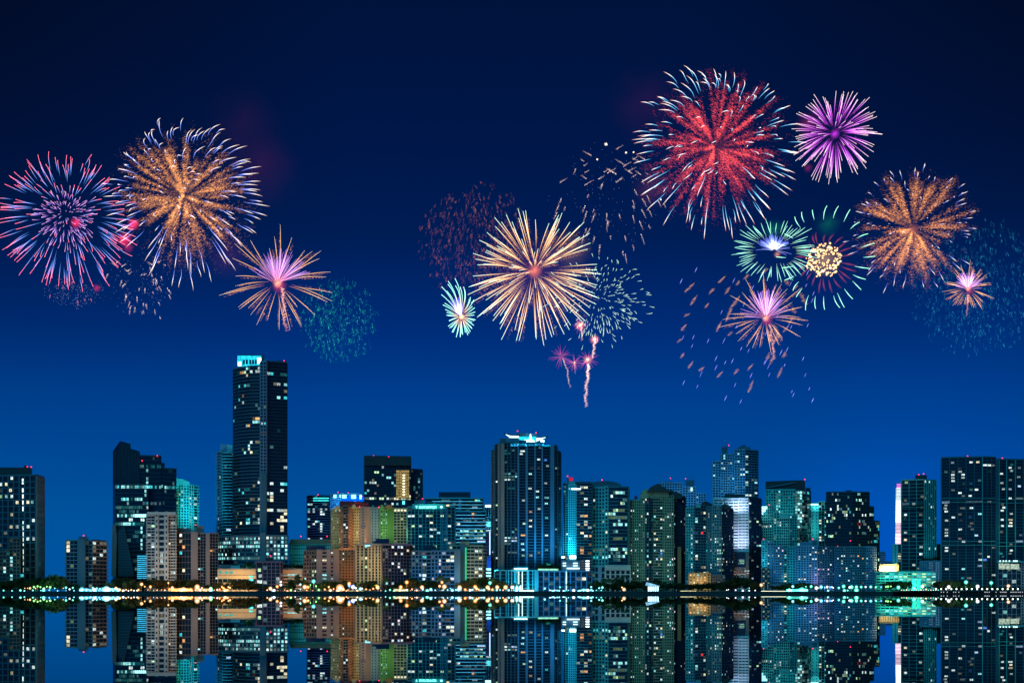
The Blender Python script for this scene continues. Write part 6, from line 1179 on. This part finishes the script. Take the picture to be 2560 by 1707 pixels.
    def tail(s, pts, w, col, n=160, part='rising_tail', fade=True, spread=2.):
        f = Fire(); r = s.r
        for i in range(n):
            t = i/n; k = t*(len(pts)-1); a = min(int(k), len(pts)-2); x = pts[a][0]+(pts[a+1][0]-pts[a][0])*(k-a); y = pts[a][1]+(pts[a+1][1]-pts[a][1])*(k-a)
            x += math.sin(t*22)*w*.25+r.gauss(0, w*.25); y += r.uniform(-1, 1)
            p = Vector((X(x, s.D), s.D+r.uniform(-1, 1), Z(y, s.D))); L_ = w*s.u*spread*r.uniform(.4, 1)
            f.fleck(p, p+Vector((L_, 0, L_*.4)), w*.16*s.u, mulc(col, (1-t*.8 if fade else 1)*r.uniform(.5, 1.3)))
        f.build(part, s.root, s.org); return s
    def done(s, gname='glitter'):
        s.tr.sort(key=lambda a: -a[0]); rest = Fire()
        for i, (_, f) in enumerate(s.tr):
            if i < 100: f.build('spark_trail', s.root, s.org)
            else:
                n = len(rest.v); rest.v += f.v; rest.c += f.c; rest.f += [tuple(j+n for j in q) for q in f.f]
        if rest.v: rest.build('spark_trails', s.root, s.org)['kind'] = 'stuff'
        if s.gl.v: s.gl.build(gname, s.root, s.org)['kind'] = 'stuff'
        return s
W1, BLU, PNK = (1, .95, .9), (.10, .26, .8), (.9, .13, .22)
# F1 pink and blue peony
b = Burst(165, 540, 1500, 'pink tipped blue peony firework at the far left edge', 1)
for d in sph(190, b.r, .35):
    q = math.hypot(d.x, d.z)
    R1 = 172*b.r.uniform(.86, 1.06); L_ = b.r.uniform(36, 76)
    b.trail(d, R1-L_, R1, .5, [(0, 0, 0), mulc(BLU, .8), mulc(BLU, 1.4), (.6, .34, .7), mulc(PNK, 1.4), mulc(PNK, 1.9)], sag=24*(1-abs(d.z)*.6), hook=b.r.uniform(-4, 4), kz=1., n=8)
for d in sph(170, b.r):
    R1 = 82*b.r.uniform(.55, 1.08); b.trail(d, R1*.74, R1, .6, [(.08, .03, .2), (.3, .15, .65), (.85, .4, .6)], sag=5, hook=b.r.uniform(-3, 3), n=4)
b.ball(190, 557, 17, (1, .03, .1), 2.2, 'red_flare').done()
b = Burst(315, 578, 1520, 'two blurred red flares between the pink blue peony and the orange willow', 2, 'red_flares')
b.ball(334, 560, 17, (1, .03, .1), 3.0, 'red_flare').ball(311, 598, 21, (1, .03, .1), 2.4, 'red_flare').ball(320, 618, 17, (.8, .02, .15), .8, 'red_flare').ball(242, 720, 12, (.9, .02, .1), 1., 'red_flare').done()
def willow(px, py, D, label, seed, R_, gcol, tipc, drift, mirror, rg=.74, nb=115, ng=165, ntips=185, tipw=.82, sag=12, shift=(0, 0), kx=1., kz=1., tl=(26, 60), spread=3.4, hk=18):
    b = Burst(px, py, D, label, seed); r = b.r
    for d in sph(nb, r, .9):
        rr = R_*rg*r.uniform(.72, 1.15)
        b.glitter(d, R_*.06, rr, int(ng*r.uniform(.6, 1.25)), spread, 5.0, gcol, drift, sag=4, kx=kx, kz=kz)
    for d in sph(int(nb*1.2), r, .8):
        b.glitter(d, R_*.55, R_*.92, 12, 3.5, 4.5, mulc(gcol, .35), drift, sag=sag, kx=kx, kz=kz)
    for d in sph(ntips, r):
        if d.z < -.2 and r.random() < .4: continue
        R1 = R_*r.uniform(.84, 1.03); L_ = r.uniform(*tl)*(1 if d.z > -.2 else 1.35)*(.55 if abs(d.y) > .75 else 1)
        f = Fire(); pts = []; rad = []; cc = []; h1 = hk*r.uniform(.2, 1)*mirror*(1 if d.z > 0 else -.1); h2 = hk*.5*r.uniform(.3, 1)*(1 if d.z > 0 else .3); n = 9
        cols = [mulc(tipc, .15), mulc(tipc, .7), tipc, tipc, lerpc(tipc, W1, .4), mulc((1, .85, .75), .95), mulc((1, .8, .65), .7), mulc(gcol, .8)]; wob = r.uniform(-2.5, 2.5)
        for i in range(n):
            t = i/(n-1); rr = R1-L_+L_*t; p = list(b.at(d, rr, sag*(rr/R1)**2, kx, kz))
            p[0] += (h1*t**3+wob*math.sin(t*5))*b.u; p[2] -= h2*t**3*b.u; pts.append(p)
            rad.append(tipw*.72*b.u*(.35+.75*math.sin(math.pi*min(1, t*.9))**1.0+(.35 if .55 < t < .9 else 0))); k = t*(len(cols)-1); a = min(int(k), len(cols)-2); cc.append(lerpc(cols[a], cols[a+1], k-a))
        f.trail(pts, rad, cc); b.tr.append((L_, f))
    return b
willow(458, 494, 1540, 'big orange willow firework with curling white tips, right of the pink blue peony', 3, 208, (.36, .135, .03), (.16, .26, .9), (.85, .42), 1.).ball(650, 420, 120, (.2, .008, .07), .16, 'emissive_smoke').ball(610, 310, 120, (.16, .008, .08), .1, 'emissive_smoke').ball(570, 640, 70, (.12, .01, .08), .35, 'emissive_smoke').ball(452, 490, 60, (.8, .35, .1), .12, 'core_flash').done()
willow(1790, 370, 1500, 'huge red willow firework with pale blue curling tips, the largest in the sky', 4, 222, (.42, .032, .024), (.12, .48, .8), (-.85, .42), -1.).ball(1630, 470, 60, (.2, .04, .06), .4, 'emissive_smoke').ball(1610, 260, 120, (.16, .006, .07), .13, 'emissive_smoke').ball(1792, 375, 60, (.9, .15, .08), .12, 'core_flash').done()
willow(2280, 572, 1560, 'amber willow firework with short violet outer sparks at the right', 5, 166, (.40, .14, .028), (.14, .16, .62), (.95, .12), .2, rg=.84, nb=84, ng=170, ntips=110, tipw=.62, sag=5, tl=(12, 30), spread=3.6, hk=4).ball(2280, 575, 22, (.9, .25, .1), .8).done()
# F3 palms
def palm_burst(px, py, D, label, seed, R_, Rb, nsp=34, tail=None, up=.9):
    b = Burst(px, py, D, label, seed); r = b.r
    for i in range(nsp):
        a = 2*math.pi*i/nsp+r.uniform(-.09, .09); d = Vector((math.cos(a), r.uniform(-.55, .55), math.sin(a))).normalized(); q = R_*r.uniform(.8, 1.12)*(1 if math.sin(a) > -.35 else .78); gold = (.8, .4, .08)
        b.trail(d, q*.24, q, .55*R_/145+.15, [(.2, .03, .05), mulc(gold, .45), mulc(gold, .8), gold, (.95, .72, .5)], sag=R_*.1*abs(math.cos(a)), n=8, taper=(.5, 1.25, .2))
        b.glitter(d, q*.3, q*.93, 34, .6, 4.2, (.36, .13, .05), (.9, -.3), sag=R_*.1*abs(math.cos(a))+2)
    for i in range(80):
        a = r.gauss(math.pi/2-.08, .56); d = Vector((math.cos(a), r.uniform(-.45, .45), abs(math.sin(a))*up+.02)).normalized(); q = Rb*r.uniform(.75, 1.2)
        b.trail(d, Rb*.12, q, .5, [(.6, .15, .2), (.5, .18, .42), (.5, .25, .62), (.35, .14, .5)], sag=2, n=4)
    b.ball(px, py, 11*R_/140+3, (1, .4, .2), 3).ball(px+4, py+6, 22*R_/140, (.8, .06, .1), 1.2)
    if tail: b.tail(tail, 4.2*R_/140+1, (.8, .32, .2), 80)
    return b
palm_burst(694, 708, 1450, 'pink and gold palm firework with a broken rising tail above the tallest tower', 6, 148, 76, tail=[(700,722),(706,760),(706,800),(713,830)]).done()
palm_burst(1914, 795, 1470, 'pink and gold palm firework low at the right among drifting embers', 7, 108, 66, nsp=32, tail=[(1922,812),(1930,870),(1932,900)]).done()
palm_burst(2420, 722, 1650, 'small pink and gold palm firework over the teal sparks near the right edge', 8, 66, 38, nsp=30, tail=[(2418,738),(2417,760),(2414,792)]).done()
# F4 green, F18 teal, F6 brown : falling flecks
def falling(px, py, D, label, seed, R_, col, n, drift, size=7, kx=1., kz=1., part='falling_sparks', inner=.2, clump=4):
    b = Burst(px, py, D, label, seed); r = b.r
    for _ in range(n):
        d = Vector((r.gauss(0, 1), r.gauss(0, 1), r.gauss(0, 1))).normalized(); q = R_*(inner+(1-inner)*r.random()**.45)
        p = Vector(b.at(d, q, 0, kx, kz)); br = r.choice((.25, .4, .7, 1.2))
        for _ in range(clump):
            o = Vector((r.gauss(0, 1.2), r.gauss(0, 1), r.gauss(0, 3.2)))*b.u; L_ = size*b.u*r.uniform(.3, 1)
            dx = drift[0]*(d.x if drift[0] < 0 else 1)
            b.gl.fleck(p+o, p+o+Vector((abs(drift[0])*L_*(1 if d.x < 0 else -1), 0, drift[1]*L_)), .1*size*b.u, mulc(col, br*r.uniform(.5, 1.2)))
    return b.done(part)
falling(845, 805, 1420, 'dim round cloud of green falling sparks right of the pink palm firework', 9, 106, (.006, .13, .06), 560, (-.35, .9), 6.5)
falling(2440, 722, 1680, 'faint teal cloud of falling sparks at the right edge', 10, 172, (.004, .05, .07), 820, (-.4, .9), 9, kx=1.)
falling(1190, 610, 1600, 'dim brown cloud of falling embers behind the gold peony', 12, 148, (.075, .022, .006), 760, (-.35, .9), 9)
# F5 gold peony
b = Burst(1336, 680, 1440, 'big pale gold peony firework in the middle with green white tips', 13); r = b.r
for d in sph(158, r, .4):
    q = 172*r.uniform(.82, 1.03); g = (.62, .33, .1)
    b.trail(d, q*r.uniform(.18, .42), q, .78, [(.1, .03, .02), mulc(g, .4), mulc(g, .9), (.8, .5, .22), (.9, .7, .42), (.4, .8, .6)], sag=15*(1-abs(d.z)*.5), n=9, taper=(.35, 1.15, .8))
    b.glitter(d, q*.25, q*.95, 46, 1.1, 4.2, (.3, .11, .035), (.75, -.5), sag=17)
b.ball(1336, 677, 24, (.9, .2, .06), 2.2).ball(1430, 625, 60, (.5, .28, .12), .35, 'emissive_smoke').ball(1336, 680, 130, (.16, .02, .1), .35, 'emissive_smoke').done()
# F7 little green fountain
b = Burst(1153, 792, 1400, 'small mint green firework with a blue white cone, left of the gold peony', 14); r = b.r
for i in range(46):
    a = 2*math.pi*i/46+r.uniform(-.06, .06); d = Vector((math.cos(a)*.72, r.uniform(-.4, .4), math.sin(a))); up = max(0, math.sin(a))
    q = (48+52*up**1.5)*(1-.18*(math.cos(a) > .2)*up)*r.uniform(.85, 1.05); sx = -14*up**2
    b.trail(d, q*.22, q, 1.0, [(.8, .35, .12), (.5, .5, .3), (.25, .85, .6), (.4, 1, .8)], sag=2, hook=sx, n=6)
for i in range(60):
    a = r.gauss(math.pi/2+.3, .2); d = Vector((math.cos(a), r.uniform(-.2, .2), math.sin(a))); b.trail(d, 6, r.uniform(28, 52), .5, [(.4, .4, .6), (.25, .28, .6), (.06, .06, .6)], n=3)
b.ball(1154, 792, 10, (1, .5, .2), 7).ball(1147, 778, 14, (.6, .6, 1), 3).done()
# F8 dashes
b = Burst(1490, 748, 1430, 'shell of short pale green dashes falling right of the gold peony', 15); r = b.r
for d in sph(330, r, .7):
    if d.x < -.25 and r.random() < .6: continue
    q = 138*r.uniform(.45, 1.04); L_ = r.uniform(8, 15); b.trail(d, q-L_, q, .55, [(.08, .2, .14), (.4, .65, .45), (.6, .85, .6)], sag=10, kz=.88, n=4)
b.done()
# F9 crackle
def crackle(px, py, D, label, seed, R_, n, col, kx, kz, dots, top=.4):
    b = Burst(px, py, D, label, seed); r = b.r
    for i in range(n):
        d = Vector((r.gauss(0, 1), r.gauss(0, .6), r.gauss(0, 1))).normalized(); q = R_*r.uniform(.35, 1)
        p = Vector(b.at(d, q, 0, kx, kz)); L_ = r.uniform(8, 26)*b.u*R_/140; g = Vector((d.x*.5, 0, -.9 if d.z < top else d.z*.3+.3)).normalized()
        if d.z > top: g = Vector((r.choice((-1, 1))*.85, 0, .5)).normalized()
        m = int(L_/b.u*2.2)
        for j in range(m):
            t = j/m; o = p+g*L_*t+Vector((r.gauss(0, .8), 0, r.gauss(0, .8)))*b.u; s_ = b.u*r.uniform(.5, 1.3)
            b.gl.fleck(o, o+Vector((s_*.7, 0, s_)), .42*b.u, mulc(col if r.random() < .7 else (.8, .3, .2), (1.2-t)*r.uniform(.3, 1.3)))
    for i in range(dots):
        d = Vector((r.gauss(0, 1), r.gauss(0, 1), r.gauss(0, 1))).normalized(); q = R_*r.uniform(.3, 1.05); o = Vector(b.at(d, q, 0, kx, kz)); b.gl.fleck(o, o+Vector((0, 0, b.u*1.3)), .5*b.u, mulc((.5, .6, 1), r.uniform(.15, .6)))
    return b
crackle(1530, 498, 1460, 'loose crackling white gold sparks between the gold peony and the red willow', 16, 155, 66, (1, .8, .7), 1., .9, 130).star(1515, 361, 7, (1, .8, .6)).star(1493, 399, 4.5, (1, .8, .6)).star(1565, 382, 5, (1, .8, .5)).star(1584, 381, 4, (1, .8, .5)).star(1652, 499, 4, (1, .8, .6)).done('crackling_sparks')
crackle(350, 715, 1480, 'loose crackling cream sparks under the orange willow', 17, 88, 44, (1, .85, .75), 1.15, .95, 160, .6).done('crackling_sparks')
b = crackle(185, 730, 1480, 'scattered white and red specks below the pink blue peony', 18, 75, 6, (.9, .2, .25), 1., .5, 260, .9); b.done('crackling_sparks')
# F11 magenta
b = Burst(2088, 334, 1480, 'magenta peony firework with cream tips at the upper right', 19); r = b.r
for d in sph(145, r, .4):
    q = 112*r.uniform(.84, 1.04); b.trail(d, q*r.uniform(.2, .48), q, .66, [(.06, .005, .09), (.26, .025, .36), (.45, .09, .55), (.65, .3, .62), (.85, .68, .6)], sag=10, n=8, taper=(.3, 1.3, .75))
    b.glitter(d, q*.2, q*.8, 12, 1., 2.4, (.3, .03, .35), (.3, -.5), sag=9)
b.ball(2087, 335, 15, (.6, .03, .8), 2.).ball(2020, 310, 36, (.35, .02, .2), .7, 'emissive_smoke').ball(2020, 420, 14, (.4, .02, .15), .7, 'emissive_smoke').done()
# F13 green ring
b = Burst(1936, 627, 1430, 'green ringed firework with a blue white heart, left of the golden cluster', 20); r = b.r
for i in range(66):
    a = 2*math.pi*i/66+r.uniform(-.04, .04); d = Vector((math.cos(a)*1.0, r.uniform(-.15, .15), math.sin(a)*.72)); q0 = 55*r.uniform(.9, 1.1); q1 = 100*r.uniform(.86, 1.1)*(1 if math.sin(a) < 0 else 1.06)
    b.trail(d, q0, q1, .62, [(.25, .35, .12), (.35, .95, .65), (.4, 1, .75), (.15, .5, .3)], sag=3*1, n=5)
for i in range(120):
    a = r.gauss(math.pi/2, .7); d = Vector((math.cos(a)*1.05, r.uniform(-.4, .4), math.sin(a)*.95+.1)); q = r.uniform(24, 46); b.trail(d, 5, q, .55, [(.4, .42, .6), (.16, .2, .62), (.1, .13, .55)], sag=5, n=4)
b.ball(1934, 612, 14, (.6, .7, 1), 5).ball(1943, 636, 11, (.8, .3, .2), 1.6).ball(1935, 575, 34, (.01, .3, .1), .5, 'emissive_smoke').done()
# F14 golden cluster
b = Burst(2060, 650, 1450, 'ball of packed golden stars ringed by green dashes and red petals', 21); r = b.r
for i, d in enumerate(sph(180, r, .6)):
    f = Fire(); c = Vector(b.at(d, 43*r.uniform(.75, 1.05), 0, 1., .95)); m = MB(); rr = b.u*r.uniform(1.8, 3.2)
    for e in sph(14, r): f.fleck(c, c+e*rr*1.25, rr*.5, (.34, .2, .07))
    b.tr.append((20 if i < 60 else 5, f))
for i in range(26):
    a = 2*math.pi*i/26+.12; d = Vector((math.cos(a), 0, math.sin(a)*1.12)); q = 78+(18 if math.sin(a) > 0 else 4); b.trail(d, q, q+r.uniform(24, 34), .95, [(.2, .7, .45), (.4, 1, .75), (.3, .9, .5)], sag=6, hook=4, n=5)
for i in range(24):
    a = 2*math.pi*i/24; d = Vector((math.cos(a), r.uniform(-.2, .2), math.sin(a))); b.trail(d, 44, r.uniform(66, 82), 2.2, [(.05, .01, .01), (.13, .014, .02), (.03, .004, .01)], sag=6, hook=5, n=5)
b.ball(2062, 650, 50, (.9, .5, .18), .6).ball(2070, 560, 40, (.01, .28, .08), .4, 'emissive_smoke').done('glitter')
# F16 embers
b = Burst(1850, 830, 1440, 'wide drift of feathery gold embers and short violet dashes low at the right', 22, 'drifting_embers'); r = b.r
for px, py, L_, a in ((1725,718,34,.75),(1805,698,26,.75),(1735,750,30,1.),(1780,727,20,.8),(1768,763,15,1.),(1718,787,14,.5),(1820,725,22,1.),(1845,707,12,1.),(1866,692,16,.7),(1912,678,20,.6),(1798,815,30,1.15),(1825,778,56,1.2),(1841,752,34,1.),(1826,834,14,.7),(1710,818,20,.9),(1699,851,12,.7),(1706,888,16,1.),(1727,911,22,1.),(1754,922,18,.7),(1800,935,20,.8),(1841,928,16,.9),(1876,917,20,.9),(1920,890,22,1.2),(1930,898,24,1.2),(1950,930,30,1.2),(1962,885,20,1.2),(1877,965,34,1.2),(2010,752,24,2.2),(2004,738,16,2.2),(1966,705,16,2.2),(1990,718,12,.9),(1984,775,18,2.2),(1977,802,12,.8),(1965,822,18,.9),(1940,825,40,2.),(1940,845,30,1.2)):
    m = int(L_*2.2)
    for j in range(m):
        t = j/m; x = px-L_*.5*math.cos(a)+L_*math.cos(a)*t; y = py+L_*.5*math.sin(a)-L_*math.sin(a)*t; w_ = 5.5*math.sin(math.pi*min(1, t+.08))+.8
        p = Vector((X(x+r.gauss(0, w_*.25), 1440), 1440+r.uniform(-3, 3), Z(y+r.gauss(0, w_*.3), 1440))); l2 = w_*b.u*.9
        b.gl.fleck(p-Vector((l2*.8, 0, l2*.45)), p+Vector((l2*.8, 0, l2*.45)), .33*b.u, mulc((.36, .17, .04), r.uniform(.15, .7)))
for _ in range(52):
    x, y = r.uniform(1650, 2045), r.uniform(680, 1010); 
    d = Vector((.42, 0, .9)); p = Vector((X(x, 1440), 1440+r.uniform(-20, 20), Z(y, 1440))); l2 = r.uniform(8, 18)*b.u; f = Fire(); f.trail([tuple(p), tuple(p+d*l2*.5), tuple(p+d*l2)], [.3*b.u, .75*b.u, .4*b.u], [(.1, .1, .5), mulc((.3, .3, .9), r.uniform(.3, 1)), (.1, .1, .5)]); b.tr.append((l2, f))
b.done('ember_sparks')
# F19 rising shells
def shell(px, py, D, label, seed, R_, star, tail, w, dim, n=26):
    b = Burst(px, py, D, label, seed, 'rising_shell'); r = b.r
    for d in sph(n, r, .6): b.trail(d, R_*.12, R_*r.uniform(.7, 1), .9, [mulc((.4, .07, .1), dim), mulc((.22, .02, .1), dim), (.04, .0, .04)], sag=1.5, n=4)
    if star: b.star(px, py, star, (1, .75, .5)).ball(px, py, star*2.2, (1, .35, .12), 2.2)
    else: b.ball(px, py, 6, (.5, .05, .12), 1.)
    if tail: b.tail(tail, w*.7, (.6, .36, .25), int(18*abs(tail[-1][1]-tail[0][1])/10)+20, spread=1.5)
    return b.done()
shell(1450, 813, 1420, 'rising shell with a small glowing head just below the gold peony', 23, 26, 7, [(1451,818),(1453,835),(1452,852)], 5, .8)
shell(1486, 848, 1420, 'rising shell with a bright head and short ribbed tail, highest of the lower group', 24, 14, 7, [(1485,853),(1481,880),(1479,898)], 7, .9)
shell(1469, 899, 1420, 'rising shell with the longest ribbed cream tail, above the skyline', 25, 34, 6.5, [(1468,910),(1466,945),(1461,985),(1462,1018)], 8, .8)
shell(1402, 890, 1420, 'dim magenta opening shell with a thin curved tail, leftmost of the lower group', 26, 36, 0, [(1405,897),(1417,925),(1419,950),(1425,970)], 4, .6, 30)
shell(1436, 906, 1420, 'dimmest magenta shell, between the curved tail and the long ribbed tail', 27, 28, 2.5, [(1436,908),(1437,935)], 2.5, .7, 26)
S.view_settings.view_transform = 'Standard'; S.view_settings.look = 'None'; S.view_settings.exposure = 0; S.view_settings.gamma = 1
S.render.engine = 'CYCLES'; cy = S.cycles
cy.transparent_max_bounces = 96; cy.max_bounces = 5; cy.diffuse_bounces = 2; cy.glossy_bounces = 3; cy.transmission_bounces = 2; cy.volume_bounces = 0
cy.sample_clamp_indirect = 3; cy.sample_clamp_direct = 0; cy.use_denoising = True; cy.denoiser = 'OPENIMAGEDENOISE'; cy.denoising_input_passes = 'RGB_ALBEDO_NORMAL'; cy.denoising_prefilter = 'ACCURATE'; cy.light_sampling_threshold = 0; cy.use_light_tree = True; cy.caustics_reflective = False; cy.caustics_refractive = False
cy.pixel_filter_type = 'BLACKMAN_HARRIS'; cy.filter_width = 1.5

for o in list(bpy.data.objects):
    if o.parent is None and 'label' in o and len(o['label'].replace('-', ' ').split()) > 16: print('LONG', o['label'])
